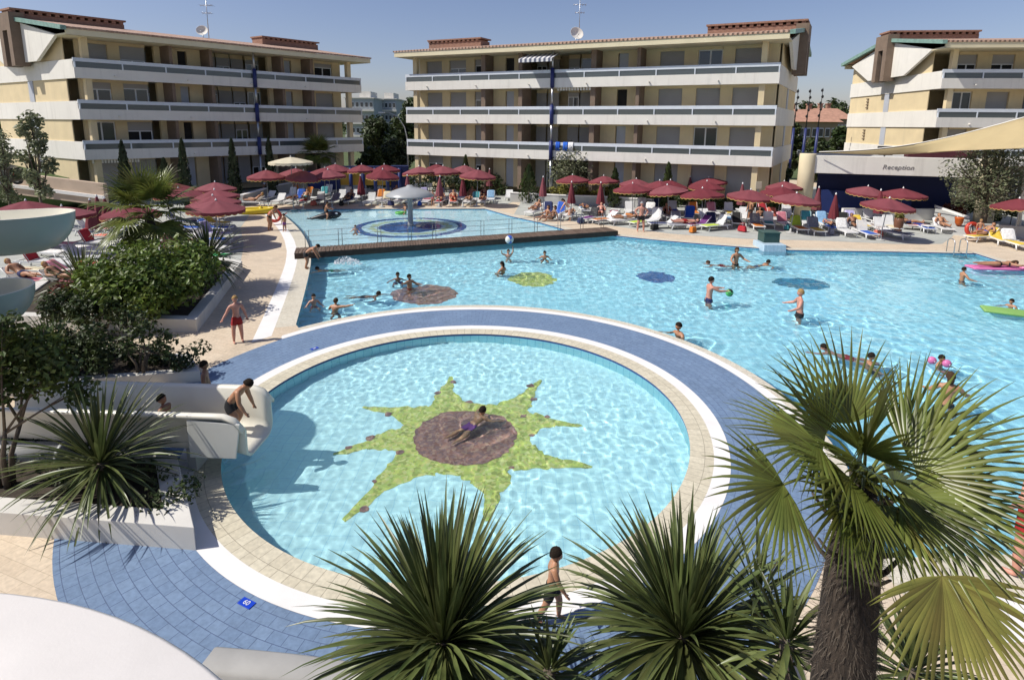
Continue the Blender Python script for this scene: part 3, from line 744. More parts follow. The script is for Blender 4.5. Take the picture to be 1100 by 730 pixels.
# ------------------------------------------------------------------ terrace behind the loungers, low walls
M_lowwall = mat('grey_low_wall', (.42, .42, .40), .85, .12, 1.2, .15, 40, dirt=.3)
M_pinkwall = mat('pink_render', (.52, .40, .30), .85, .1, .9, .1, 50, dirt=.2)
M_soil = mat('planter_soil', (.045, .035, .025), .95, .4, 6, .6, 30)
def wallrun(name, P, h, th, mt, label, z0=0, cap=None, group=None):
    o = empty(name, (P[0].x, P[0].y, z0), 0, label, 'wall', group)
    b = MB(); bc = MB()
    for i in range(len(P) - 1):
        a, c = P[i].to_2d(), P[i + 1].to_2d(); d = (c - a).normalized(); n = Vector((-d.y, d.x)); k = Vector(P[0][:2])
        def q(e, t, z): v = (a if e == 0 else c) + n * t - k; return (v.x, v.y, z)
        b.hexa([q(0, 0, 0), q(1, 0, 0), q(1, th, 0), q(0, th, 0), q(0, 0, h), q(1, 0, h), q(1, th, h), q(0, th, h)])
        if cap:
            bc.hexa([q(0, -.04, h + .002), q(1, -.04, h + .002), q(1, th + .04, h + .002), q(0, th + .04, h + .002), q(0, -.04, h + .07), q(1, -.04, h + .07), q(1, th + .04, h + .07), q(0, th + .04, h + .07)])
    b.build('wall_body', mt, o)
    if cap: bc.build('coping', cap, o)
    return o
# ------------------------------------------------------------------ plants
def leafmat(name, a, b_, trans=.25, rough=.5, scale=1.2, spec=.35):
    m, nt, b = newmat(name)
    oi = node(nt, 'ShaderNodeNewGeometry'); f = noisef(nt, oi.outputs['Position'], scale, 3)
    f = mapr(nt, f, .35, .65)
    c = mixcol(nt, f, a, b_)
    r_ = oi.outputs['Random Per Island']
    h = node(nt, 'ShaderNodeHueSaturation'); nt.links.new(c, h.inputs['Color']); nt.links.new(mapr(nt, r_, 0, 1, .65, 1.35), h.inputs['Value']); nt.links.new(mapr(nt, r_, 0, 1, .485, .515), h.inputs['Hue'])
    c = h.outputs[0]; nt.links.new(c, b.inputs['Base Color']); b.inputs['Roughness'].default_value = rough; b.inputs['Specular IOR Level'].default_value = spec
    t = node(nt, 'ShaderNodeBsdfTranslucent'); nt.links.new(c, t.inputs[0]); mx = node(nt, 'ShaderNodeMixShader'); mx.inputs[0].default_value = trans
    nt.links.new(b.outputs[0], mx.inputs[1]); nt.links.new(t.outputs[0], mx.inputs[2]); nt.links.new(mx.outputs[0], nt.nodes['Material Output'].inputs[0]); return m
L_yucca = leafmat('yucca_blade', (.055, .075, .022), (.13, .15, .05), .12, .38, 2.5, .5)
L_palm = leafmat('palm_leaflet', (.075, .095, .018), (.17, .19, .04), .22, .35, 3, .5)
L_dry = leafmat('yellowing_palm_leaflet', (.17, .17, .04), (.27, .24, .06), .35, .45, 3)
L_bush = leafmat('bright_shrub_leaf', (.06, .10, .018), (.15, .20, .035), .28, .45, 1.5)
L_mid = leafmat('mid_green_leaf', (.045, .07, .016), (.105, .135, .032), .28, .48, 1.4)
L_dark = leafmat('dark_shrub_leaf', (.025, .042, .012), (.055, .075, .02), .2, .5, 1.2)
L_olive = leafmat('olive_leaf', (.09, .105, .05), (.19, .20, .11), .2, .5, .9)
L_pale = leafmat('pale_grey_green_leaf', (.13, .15, .075), (.25, .27, .15), .3, .5, .9)
L_tree = leafmat('tree_leaf', (.028, .048, .014), (.065, .085, .025), .2, .5, .5)
L_cyp = leafmat('cypress_spray', (.018, .032, .014), (.04, .055, .022), .1, .6, 1)
L_hedge = leafmat('yellow_green_leaf', (.12, .13, .025), (.24, .22, .05), .3, .5, .8)
L_red = leafmat('red_flowering_leaf', (.12, .03, .03), (.20, .06, .03), .25, .5, 1)
M_bark = mat('grey_brown_bark', (.12, .095, .07), .9, .3, 6, .6, 25)
m, nt, b = newmat('fibrous_palm_trunk'); p_ = pos(nt)
mp = node(nt, 'ShaderNodeMapping'); mp.inputs['Scale'].default_value = (40, 40, 7); nt.links.new(p_, mp.inputs[0])
f_ = noisef(nt, mp.outputs[0], 1.0, 6, .7); nt.links.new(mixcol(nt, mapr(nt, f_, .35, .68), (.012, .008, .005), (.07, .05, .034)), b.inputs['Base Color'])
b.inputs['Roughness'].default_value = .95; bump(nt, b, f_, 1, .03); M_fibre = m
M_fib2 = mat('trunk_fibres', (.07, .056, .042), .9, .4, 20)

def blade(b, o, az, el, L, w, droop, q, ns=7, fold=.25, twist=0.0):
    d = Vector((math.cos(az) * math.cos(el), math.sin(az) * math.cos(el), math.sin(el)))
    side = Vector((-math.sin(az), math.cos(az), 0)); p = Vector(o); vs = []; st = L / ns
    for i in range(ns + 1):
        t = i / ns
        ww = w * (.55 + .9 * t if t < .45 else 1 - .0 if t < .5 else max(.02, 1 - ((t - .5) / .5) ** 1.6)) / 2
        up = side.cross(d).normalized(); s2 = (side * math.cos(twist * t) + up * math.sin(twist * t))
        dn = d.cross(s2).normalized()
        if dn.z < 0: dn = -dn
        vs += [p - s2 * ww + dn * ww * fold * 2, p.copy(), p + s2 * ww + dn * ww * fold * 2]
        d = (d + Vector((0, 0, -droop / ns * (.3 + 1.4 * t)))).normalized(); p = p + d * st
    fs = []
    for i in range(ns):
        k = i * 3; fs += [(k, k + 1, k + 4, k + 3), (k + 1, k + 2, k + 5, k + 4)]
    b.add(vs, fs, None, True)
def yucca(base, zc, n, L, w, label, seed, mt=None, group=None, trunk=.07, elmin=-25, cat='plant', name='yucca'):
    q = random.Random(seed); o = empty(name, (base[0], base[1], base[2]), q.random() * 6, label, cat, group); h = zc - base[2]
    if h > .12:
        t = MB(); t.tube([(0, 0, -.05), (.02, .01, h * .5), (0, 0, h)], [trunk * 1.2, trunk, trunk * 1.15], 10); t.build('stem', M_bark, o)
    b = MB()
    for i in range(n):
        t = (i + .5) / n; el = R(88 - (88 - elmin) * (t ** .8)) + q.gauss(0, .08); az = i * 2.39996 + q.gauss(0, .15)
        l = L * q.uniform(.78, 1.08) * (.82 + .18 * math.sin(t * 3.1)); hh = h + .10 * (1 - t) - .12 * t
        blade(b, (trunk * .6 * math.cos(az), trunk * .6 * math.sin(az), hh), az, el, l, w * q.uniform(.8, 1.15), .25 + .75 * t * q.uniform(.5, 1.4), q, twist=q.uniform(-.6, .6))
    lo = b.build('leaves', mt or L_yucca, o)
    return o
def fan(b, hub, ax, nrm, L, n, q, spread=2.45, droop=.35, wid=.05, cone=.25, split=.27):
    """one palmate leaf as pleated leaflets round a hub"""
    ax = ax.normalized(); nrm = (nrm - ax * nrm.dot(ax)).normalized(); sd = nrm.cross(ax)
    for i in range(n):
        ph = (i / (n - 1) - .5) * 2 * spread + q.gauss(0, .012)
        d = (ax * math.cos(ph) + sd * math.sin(ph)); s2 = (-ax * math.sin(ph) + sd * math.cos(ph)); d = (d + nrm * cone * (1 - .4 * abs(ph) / spread)).normalized()
        l = L * (1 - .26 * (abs(ph) / spread) ** 2) * q.uniform(.92, 1.05); ns = 8; p = Vector(hub); vs = []; dr = droop * q.uniform(.5, 1.5); tw = q.uniform(-.5, .5)
        wmax = wid * q.uniform(.88, 1.1)
        for k in range(ns + 1):
            t = k / ns; ww = (wmax * min(1, t / split) * .5 if t < split else wmax * .5 * max(.03, 1 - ((t - split) / (1 - split)) ** 1.5))
            u = s2 * math.cos(tw * max(0, t - split)) + nrm * math.sin(tw * max(0, t - split))
            vs += [p - u * ww, p + nrm * ww * .55, p + u * ww]
            d = (d + Vector((0, 0, -dr / ns * (t * 2.2) ** 1.5))).normalized(); p = p + d * (l / ns)
        fs = []
        for k in range(ns):
            a = k * 3; fs += [(a, a + 1, a + 4, a + 3), (a + 1, a + 2, a + 5, a + 4)]
        b.add(vs, fs, None, True)
def frond(root, org, hub, tip, nrm, L, q, mt, n=36, droop=.4, spread=2.2, wid=.05, sag=.06, name='frond'):
    """org/hub/tip in world coordinates; parented to the palm"""
    k = root.location; b = MB(); org, hub, tip = Vector(org), Vector(hub), Vector(tip)
    pts = [org.lerp(hub, t) + Vector((0, 0, sag * math.sin(t * math.pi))) - k for t in [i / 6 for i in range(7)]]
    b.tube(pts, [.016, .012, .01, .009, .008, .008, .007], 5, None, True, True)
    fan(b, hub - k, tip - hub, Vector(nrm), L, n, q, spread, droop, wid)
    return b.build(name, mt, root)
def fanpalm(base, zc, Rp, L, nf, label, seed, tr=.11, mt=None, group=None, wid=.05, nl=30):
    q = random.Random(seed); o = empty('fan_palm', base, 0, label, 'palm', group); h = zc - base[2]
    t = MB(); t.tube([(0, 0, -.05), (.03, 0, h * .4), (.0, .02, h * .8), (0, 0, h + .05)], [tr * 1.25, tr, tr * 1.05, tr * .8], 12); t.build('trunk', M_fibre, o)
    for i in range(nf):
        tt = (i + .5) / nf; az = i * 2.39996; el = R(78 - 118 * tt) + q.gauss(0, .06); d = Vector((math.cos(az) * math.cos(el), math.sin(az) * math.cos(el), math.sin(el)))
        c = Vector(base) + Vector((0, 0, h)); hub = c + d * Rp * q.uniform(.85, 1.1) - Vector((0, 0, .12 * tt)); td = (d + Vector((0, 0, -.45 * tt - .1))).normalized()
        nr = Vector((0, 0, 1)) - d * .3; nr = nr if abs(d.z) < .9 else Vector((math.cos(az), math.sin(az), .3)) * -1
        frond(o, c, hub, hub + td, nr, L * q.uniform(.9, 1.08), q, mt or L_palm, nl, .5 + .5 * tt, 2.0, wid)
    return o
def leaves(b, blobs, n, size, q, flat=.0, shell=.55, asp=.5):
    tot = sum(bl[1] ** 2 for bl in blobs)
    for c, r, *sc in blobs:
        s3 = sc[0] if sc else (1, 1, 1); k = int(n * r * r / tot)
        for _ in range(k):
            d = Vector((q.gauss(0, 1), q.gauss(0, 1), q.gauss(0, 1))).normalized(); rr = r * (shell + (1 - shell) * q.random()) if q.random() < .8 else r * q.random() ** .5
            rr *= 1 + .18 * noise.noise(d * 2.3 + Vector(c)); p = Vector(c) + Vector((d.x * s3[0], d.y * s3[1], d.z * s3[2])) * rr
            s = size * q.uniform(.6, 1.3); a = Vector((q.gauss(0, 1), q.gauss(0, 1), q.gauss(0, .7))).normalized(); nn = (d * .7 + Vector((q.gauss(0, .6), q.gauss(0, .6), q.gauss(0, .6) + .35))).normalized()
            u = a - nn * a.dot(nn)
            if u.length < .1: continue
            u.normalize(); v = nn.cross(u) * asp
            b.add([p - u * s * .5, p + v * s * .5 + nn * s * .06, p + u * s * .5, p - v * s * .5 + nn * s * .06], [(0, 1, 2, 3)])
def tree(name, base, trunk_h, blobs, n, size, mt, label, seed, cat='tree', tr=.12, group=None, limbs=True, shell=.5, asp=.5, stems=1, bark=None):
    """blobs relative to the base: (centre, radius, squash)"""
    q = random.Random(seed); o = empty(name, base, 0, label, cat, group); t = MB()
    for s in range(stems):
        a = s * 2.4 + 1; k = .0 if stems == 1 else tr * 2.2; x, y = k * math.cos(a), k * math.sin(a); sp = 1 if stems == 1 else 2.4
        top = Vector((x * sp * 1.6 + q.uniform(-.1, .1) * trunk_h * .6, y * sp * 1.6 + q.uniform(-.1, .1) * trunk_h * .6, trunk_h))
        mid = Vector((x * sp * .7, y * sp * .7, trunk_h * .5)) + Vector((q.uniform(-.06, .06), q.uniform(-.06, .06), 0)) * trunk_h
        t.tube([(x, y, -.1), mid, top], [tr * 1.3, tr, tr * .75], 8)
        if limbs:
            for bl in blobs[s::stems]:
                c = Vector(bl[0]); m1 = top.lerp(c, .5) + Vector((q.uniform(-.15, .15), q.uniform(-.15, .15), q.uniform(0, .2))) * bl[1]
                t.tube([top - (top - mid) * .1, m1, c + (c - top) * .15], [tr * .6, tr * .4, tr * .16], 6)
                for _ in range(3):
                    e = c + Vector((q.uniform(-1, 1), q.uniform(-1, 1), q.uniform(-.4, 1))) * bl[1] * .7; t.tube([m1, m1.lerp(e, .55) + Vector((0, 0, .08 * bl[1])), e], [tr * .3, tr * .18, tr * .07], 4)
    t.build('trunk', bark or M_bark, o)
    b = MB(); leaves(b, blobs, n, size, q, shell=shell, asp=asp); b.build('crown', mt, o); return o
def shrub(name, base, blobs, n, size, mt, label, seed, cat='shrub', group=None, shell=.45, asp=.55):
    q = random.Random(seed); o = empty(name, base, 0, label, cat, group); t = MB()
    for bl in blobs:
        c = Vector(bl[0]); t.tube([(c.x * .25, c.y * .25, -.05), c * .55 + Vector((.05, .03, 0)), c + Vector((0, 0, bl[1] * .3))], [.03, .02, .008], 5)
    t.build('stem', M_bark, o); b = MB(); leaves(b, blobs, n, size, q, shell=shell, asp=asp); b.build('foliage', mt, o); return o
def cypress(base, h, r, label, seed, group='columnar cypresses by the left block', mt=None):
    q = random.Random(seed); o = empty('cypress', base, 0, label, 'tree', group); t = MB(); t.tube([(0, 0, -.1), (0, 0, h * .3)], [.07, .05], 7); t.build('trunk', M_bark, o); b = MB()
    for i in range(int(520 * h / 3)):
        z = h * (.04 + .96 * q.random() ** .9); t_ = z / h; rr = r * min(1, t_ * 6 + .4) * (1 - max(0, t_ - .25) / .75) ** .6 * q.uniform(.55, 1.1); a = q.random() * 6.283
        p = Vector((rr * math.cos(a), rr * math.sin(a), z)); s = .30 * q.uniform(.6, 1.2); u = Vector((math.cos(a) * .25, math.sin(a) * .25, 1)).normalized(); v = Vector((-math.sin(a + q.gauss(0, .6)), math.cos(a), 0)) * .09
        b.add([p - u * s * .4, p + v, p + u * s * .6, p - v], [(0, 1, 2, 3)])
    b.build('crown', mt or L_cyp, o); return o
def box_blobs(P, z0, z1, r, q, step):         # blobs filling a strip between points
    out = []
    for a, c in zip(P[:-1], P[1:]):
        n = max(1, int((c - a).length / step))
        for i in range(n):
            p = a.lerp(c, (i + .5) / n); out.append(((p.x + q.uniform(-.1, .1), p.y + q.uniform(-.1, .1), q.uniform(z0, z1)), r * q.uniform(.8, 1.2)))
    return out
def hedge(name, P, z0, z1, r, n, size, mt, label, seed, step=.8, cat='hedge'):
    q = random.Random(seed); k = Vector((P[0].x, P[0].y, 0)); bl = [((c[0] - k.x, c[1] - k.y, c[2]), rr) for c, rr in box_blobs(P, z0, z1, r, q, step)]
    o = empty(name, k, 0, label, cat); t = MB()
    for c, rr in bl: t.tube([(c[0], c[1], 0), (c[0] + .05, c[1], c[2])], [.03, .012], 5)
    t.build('stem', M_bark, o)
    b = MB(); leaves(b, bl, n, size, q, asp=.6); b.build('foliage', mt, o); return o

# --- planters on the left
def planter(P, h, rim, soil_z, label, z0=0, mt=None, mrim=None):
    """P: outline, corners in order; walls with a wide flat rim and soil"""
    n = len(P); k = Vector((P[0].x, P[0].y, 0)); o = empty('planter', k, 0, label, 'planter')
    a = sum(P[i].x * P[(i + 1) % n].y - P[(i + 1) % n].x * P[i].y for i in range(n)); sg = 1 if a > 0 else -1
    I = []
    for i in range(n):
        p, q, r_ = P[i - 1].to_2d(), P[i].to_2d(), P[(i + 1) % n].to_2d(); d1, d2 = (q - p).normalized(), (r_ - q).normalized()
        n1, n2 = Vector((-d1.y, d1.x)) * sg, Vector((-d2.y, d2.x)) * sg; m_ = (n1 + n2).normalized(); I.append(q + m_ * rim / max(.35, m_.dot(n1)))
    vs = []
    for i in range(n): vs += [(P[i].x - k.x, P[i].y - k.y, 0), (P[i].x - k.x, P[i].y - k.y, h), (I[i].x - k.x, I[i].y - k.y, h), (I[i].x - k.x, I[i].y - k.y, soil_z - .05)]
    fs = []
    for i in range(n):
        j = (i + 1) % n
        for t in range(3): f = (i * 4 + t, j * 4 + t, j * 4 + t + 1, i * 4 + t + 1); fs.append(f if a > 0 else f[::-1])
    b = MB(); b.add(vs, fs); w = b.build('wall_body', mt or M_plw, o); bevel(w, .012)
    s = MB(); tri = tessellate_polygon([[Vector((p.x, p.y, 0)) for p in I]]); s.add([(p.x - k.x, p.y - k.y, soil_z) for p in I], [tuple(t) for t in tri]); s.build('soil', M_soil, o)
    return o
M_plw = mat('planter_white_render', (.60, .58, .53), .8, .1, 1.2, .12, 60, dirt=.3)
def gz(x, y): return G(x, y)
# front planter with the yucca and the slide (right corner at the photo's 210, 591)
A1 = gz(211, 591); A2 = gz(-60, 569); A3 = Vector((-10.3, 11.9, 0)); A4 = gz(192, 508)
P2 = [A2, A1, A4, gz(172, 500), A3 + Vector((0, -1.2, 0))]
planter(P2, .40, .34, .33, 'white planter with wide flat rim round the big yucca beside the slide')
pl = MB(); d_ = (A2 - A1).to_2d().normalized()
pq = MB(); 
# middle planter with the shrubs
B1 = gz(212, 357); B2 = gz(261, 290); B3 = gz(229, 284); B4 = gz(60, 300); B5 = gz(-10, 352)
P1 = [B5, B1, B2, B3, B4]
planter(P1, .42, .35, .36, 'long pale planter full of green shrubs and the fan palm beside the walkway')
# dark planter strip between the walkway and the slide
C1 = gz(216, 410); C2 = gz(206, 392); C3 = gz(72, 380); C4 = gz(-40, 392); C5 = gz(-40, 430)
planter([C5, C1, C2, C3, C4], .30, .22, .26, 'low shaded planter with dark ground cover behind the slide')
SOILC = .26
yucca(G(112, 528, .33), .85, 210, 1.5, .048, 'big arching yucca in the white planter beside the slide', 3, trunk=.10, elmin=-28, group='yuccas in the left planters')
yucca(G(60, 400, .26), .75, 90, 1.15, .05, 'dark spiky yucca in the shaded planter behind the slide', 4, group='yuccas in the left planters', elmin=-15)
yucca(G(226, 303, .36), 1.25, 150, 1.8, .07, 'dark rosette yucca at the far right end of the shrub planter', 5, group='yuccas in the left planters', elmin=-30)
yucca(G(92, 326, .36), 1.0, 130, 1.7, .06, 'tall dark yucca left of the green shrubs in the long planter', 6, group='yuccas in the left planters', elmin=-20)
fanpalm(G(168, 306, .36), 3.0, .95, 1.2, 24, 'medium fan palm rising above the shrubs in the left planter', 8, .17, wid=.085)
q = random.Random(4)
sb = G(150, 346, .36)
shrub('leafy_shrub', sb, [((-1.5, .6, .95), .85), ((-.7, .2, .8), .8), ((.1, .5, 1.0), .9), ((.75, .9, .95), .8), ((-.2, 1.3, 1.45), .9), ((.8, 1.9, 1.2), .85), ((-1.1, 1.5, 1.4), .9), ((-2.0, 1.3, 1.0), .8), ((.35, .05, .65), .6), ((.2, 2.3, 1.5), .8)], 8200, .19, L_bush, 'bright green leafy shrub mass filling the front of the long planter', 9)
shrub('leafy_shrub', G(112, 352, .36), [((-.6, .1, .5), .5), ((-1.5, .3, .55), .55), ((.1, .3, .5), .4)], 2200, .15, L_dark, 'low dark green shrub at the left front corner of the long planter', 10)
shrub('flowering_shrub', G(72, 330, .36), [((0, 0, .5), .45), ((.5, .2, .45), .4)], 900, .13, L_red, 'red flowering shrub between the flume and the dark yucca', 12)
# open multi-stem shrub in the shaded planter, and dark bushes to its left
tree('multi_stem_shrub', G(152, 401, SOILC), .55, [((-.9, -.1, 1.15), .40), ((-.4, .3, 1.35), .42), ((.15, 0, 1.2), .38), ((.55, .2, .85), .30), ((-.1, -.3, .85), .3), ((.75, -.1, .55), .2), ((-1.3, .2, .9), .35)], 1150, .12, L_dark, 'open multi-stemmed shrub with bare branches behind the slide', 14, 'shrub', .032, None, True, .3, .6, 4)
tree('leafy_tree', G(6, 522, .33), 1.1, [((-.3, 0, 2.55), .5), ((.3, .1, 2.35), .5), ((.85, .2, 1.95), .45), ((.2, .2, 1.85), .5), ((-.45, .2, 1.95), .55), ((1.25, .3, 1.6), .3), ((.7, .3, 2.45), .36), ((-.2, 0, 2.95), .36), ((.45, 0, 2.8), .3), ((-.6, .1, 2.8), .4)], 4300, .12, L_mid, 'leafy multi-stemmed tree at the left edge leaning over the slide', 15, 'tree', .04, None, True, .3, .55, 3)
shrub('leafy_shrub', G(62, 404, .26), [((0, 0, .55), .5), ((.6, .1, .5), .45), ((-.7, .1, .65), .55), ((-1.4, .0, .7), .6), ((-.3, .5, .8), .5), ((1.1, -.1, .4), .35)], 3600, .12, L_dark, 'dark rounded shrub in the shaded planter left of the bare stems', 16)
q = random.Random(31); bl = []
for i in range(40):
    t = q.random(); p = C3.lerp(C2, t) * .5 + C4.lerp(C1, t) * .5 + Vector((q.uniform(-.1, .1), q.uniform(-.5, .5), 0)) - Vector((C1.x, C1.y, 0)); bl.append(((p.x, p.y, .15 + .1 * q.random()), .28 * q.uniform(.7, 1.3)))
gc = MB(); leaves(gc, bl, 5200, .12, q); gco = gc.build('ground_cover', L_dark, None, (C1.x, C1.y, SOILC)); tag(gco, 'dark low ground cover plants in the shaded planter', 'ground cover', kind='stuff')
q = random.Random(32); bl = []
for i in range(26):
    t = q.random(); p = A2.lerp(A1, t) * .55 + A3.lerp(A4, t) * .45 + Vector((q.uniform(-.3, .3), q.uniform(-.5, .5), 0)) - A1; bl.append(((p.x, p.y, .05 + .08 * q.random()), .22 * q.uniform(.7, 1.3)))
gc = MB(); leaves(gc, bl, 1800, .09, q); gco = gc.build('ground_cover', L_dark, None, (A1.x, A1.y, .33)); tag(gco, 'dark low ground cover plants round the big yucca', 'ground cover', kind='stuff')

# --- foreground: two yuccas and the hero fan palm
def px_base(x, y, zc, z0): p = RZ(x, y, zc); return Vector((p.x, p.y, z0)), p.z
FZ = .0
b0, zt = px_base(476, 688, 5.3, FZ); yucca(b0, zt, 420, 1.36, .046, 'large spiky yucca in the foreground left of the walking boy', 21, trunk=.12, elmin=-22, group='foreground yuccas')
b0, zt = px_base(733, 682, 5.3, FZ); yucca(b0, zt, 400, 1.28, .048, 'large spiky yucca in the foreground between the boy and the palm', 22, trunk=.12, elmin=-22, group='foreground yuccas')
for x, y, zc, n, L, sd, lab in ((845, 690, 4.6, 60, .62, 23, 'small dark yucca at the foot of the big palm on its left'), (980, 720, 4.4, 60, .6, 24, 'small dark yucca under the drooping yellow palm leaf'), (590, 722, 4.9, 50, .5, 25, 'small low yucca between the two large foreground yuccas'), (815, 640, 5.2, 22, .75, 26, 'thin upright yucca shoots left of the palm trunk')):
    b0, zt = px_base(x, y, zc, FZ); yucca(b0, zt, n, L, .045, lab, sd, trunk=.05, elmin=-10 if n > 30 else 35, group='small foreground yuccas')
PZ = 3.3
pb = RZ(903, 730, PZ); pb = Vector((pb.x, pb.y, 0)); ctr = RZ(927, 520, PZ + .08)
palm = empty('fan_palm', pb, 0, 'tall fan palm with a shaggy fibrous trunk in the right foreground', 'palm')
q = random.Random(77)
t = MB(); k0 = RZ(905, 725, PZ); k1 = RZ(915, 620, PZ + .05); zz = [Vector((pb.x, pb.y, -.05)), Vector((pb.x, pb.y, k0.z * .5)), k0, k1, ctr + Vector((0, 0, -.25)), ctr]
t.tube([p - pb for p in zz], [.13, .14, .160, .145, .115, .07], 20); tr_o = t.build('trunk', M_fibre, palm)
fb = MB()
for i in range(2600):
    tt = q.random(); p = k0.lerp(ctr, tt) if q.random() < .9 else Vector((pb.x, pb.y, 0)).lerp(k0, q.random()); a = q.random() * 6.283; rr = .155 - .055 * tt; d = Vector((math.cos(a), math.sin(a), 0))
    s = p + d * rr * q.uniform(.86, 1.0) - pb; e = s + d * q.uniform(.0, .07) + Vector((q.gauss(0, .025), q.gauss(0, .025), q.uniform(-.16, .05))); w_ = Vector((-d.y, d.x, 0)) * .0022
    m1 = (s + e) / 2 + d * .015; fb.add([s - w_, s + w_, m1 + w_, m1 - w_, e], [(0, 1, 2, 3), (3, 2, 4)])
fb.build('trunk_fibre', M_fib2, palm)
for i in range(16):                              # old leaf bases
    a = i * 2.4; tt = .45 + .5 * i / 16; p = k0.lerp(ctr, tt); d = Vector((math.cos(a), math.sin(a), .6)).normalized(); lb_ = MB(); lb_.tube([p + d * .1 - pb, p + d * .22 - pb, p + d * .3 + Vector((0, 0, .05)) - pb], [.028, .02, .014], 6, None, True, True, .5); lb_.build('leaf_stub', M_fib2, palm)
# each frond: hub pixel + depth, tip pixel + depth, facing, length, dry
FR = [((878, 475, 3.15), (745, 492, 2.95), (0, -.35, 1), .66, 0), ((842, 520, 2.95), (755, 575, 2.75), (.1, -.75, .6), .60, .35), ((868, 440, 3.45), (810, 395, 3.45), (-.3, -.4, .8), .58, 0),
      ((905, 425, 3.6), (880, 372, 3.75), (0, -.9, .4), .62, 0), ((930, 455, 3.15), (915, 395, 3.0), (0, -.5, .7), .55, 0), ((985, 455, 3.6), (1035, 400, 3.65), (.2, -.7, .5), .60, 0),
      ((1000, 478, 3.3), (1115, 462, 3.25), (.1, -.5, .85), .76, 0), ((1015, 505, 3.1), (1120, 525, 2.95), (.2, -.6, .7), .70, 0), ((990, 540, 3.0), (1075, 590, 2.85), (.2, -.7, .6), .66, 0), ((960, 555, 2.95), (975, 625, 2.85), (.1, -.95, .2), .48, 0),
      ((900, 545, 2.95), (860, 600, 2.8), (-.1, -.9, .35), .50, 0), ((925, 540, 2.9), (935, 600, 2.75), (0, -1, .2), .42, 0), 
      ((930, 470, 3.0), (940, 440, 2.6), (0, -.3, 1), .5, 0), ((1040, 545, 3.2), (1110, 600, 3.15), (.2, -.8, .5), .56, 0),
      ((945, 500, 2.95), (965, 545, 2.75), (.1, -.7, .7), .5, 0), ((905, 510, 2.9), (880, 560, 2.7), (-.1, -.7, .7), .5, 0), ((975, 520, 3.6), (1030, 560, 3.8), (.2, -.3, .9), .5, 0), ((925, 505, 3.0), (915, 540, 2.65), (0, -.5, .8), .42, 0),
      ((1012, 618, 2.75), (1035, 735, 2.62), (.05, -.72, .68), .62, 1)]
for i, (h_, t_, nr, L, dry) in enumerate(FR):
    hub, tip = RZ(*h_), RZ(*t_)
    if dry != 1 and i > 1: hub = hub.lerp(ctr, .33); L *= 1.22
    frond(palm, ctr, hub, tip, nr, L * (.86 if dry != 1 else .95), random.Random(i + 50), L_dry if dry == 1 else L_palm, 25 if not dry == 1 else 34, .30 if dry != 1 else .25, (1.2 + .35 * ((i * 7) % 5) / 4) if dry != 1 else 1.45, .027 if dry != 1 else .034, .07, 'frond' if dry != 1 else 'frond')
# ------------------------------------------------------------------ reception building behind the right bank
rl, rr_ = RZ(878, 168, 40.5), RZ(1062, 176, 37.5)
rd = (rr_ - rl).to_2d().normalized(); rn = Vector((rd.y, -rd.x)); RL = (rr_ - rl).to_2d().length
rec = empty('reception_building', (rl.x, rl.y, .75), math.atan2(rd.y, rd.x), 'low reception building with white fascia, navy front wall and round cream columns', 'building')
M_navy = mat('navy_wall', (.012, .018, .075), .6, .15, .7); M_navy2 = mat('blue_counter', (.02, .035, .14), .5, .15, .8)
zt, zb = ZAT(rl, 878, 167) - .75, ZAT(rl, 878, 186) - .75
def rb_(x0, x1, y0, y1, z0, z1, name, mt): b = MB(); b.box(((x0 + x1) / 2, (y0 + y1) / 2, (z0 + z1) / 2), (x1 - x0, y1 - y0, z1 - z0)); o = b.build(name, mt, rec); return o
bevel(rb_(-.3, RL + 1, 0, .35, zb, zt, 'fascia', M_band), .02)
rb_(-.2, RL + 1, .36, 7, zt - .35, zt - .1, 'roof', M_lowwall)
rb_(.8, RL - .6, 3.2, 3.5, -.75, zb + .2, 'navy_wall', M_navy)
rb_(1.0, RL * .68, 2.5, 3.0, -.75, 1.0, 'counter', M_navy2)
for i, xx in enumerate((-.55, RL + .1)):
    b = MB(); b.lathe([(.0, -.75), (.55, -.75), (.55, zt + .06 - .02 * i), (.53, zt + .1), (0, zt + .1)], 28, (xx, .3 if i == 0 else -.2, 0)); b.build('column', mat('cream_column%d' % i, (.66, .57, .38), .8, .06, 1), rec)
tc = bpy.data.curves.new('lettering', 'FONT'); tc.body = 'Reception'; tc.size = .44; tc.extrude = .01; tc.shear = .22; tc.space_character = 1.05
to = bpy.data.objects.new('lettering', tc); COL.objects.link(to); to.parent = rec
tp = RZ(942, 182.5, 40.5); to.location = ((Vector((tp.x - rl.x, tp.y - rl.y)).dot(rd)), -.012, zb + .42); to.rotation_euler = (R(90), 0, 0)
dg = bpy.context.evaluated_depsgraph_get(); tm = bpy.data.meshes.new_from_object(to.evaluated_get(dg)); tm.materials.clear(); tm.materials.append(mat('grey_lettering', (.20, .19, .18), .6))
tl_, tr_ = to.location.copy(), to.rotation_euler.copy(); bpy.data.objects.remove(to); to = bpy.data.objects.new('lettering', tm); COL.objects.link(to); to.parent = rec; to.location = tl_; to.rotation_euler = tr_
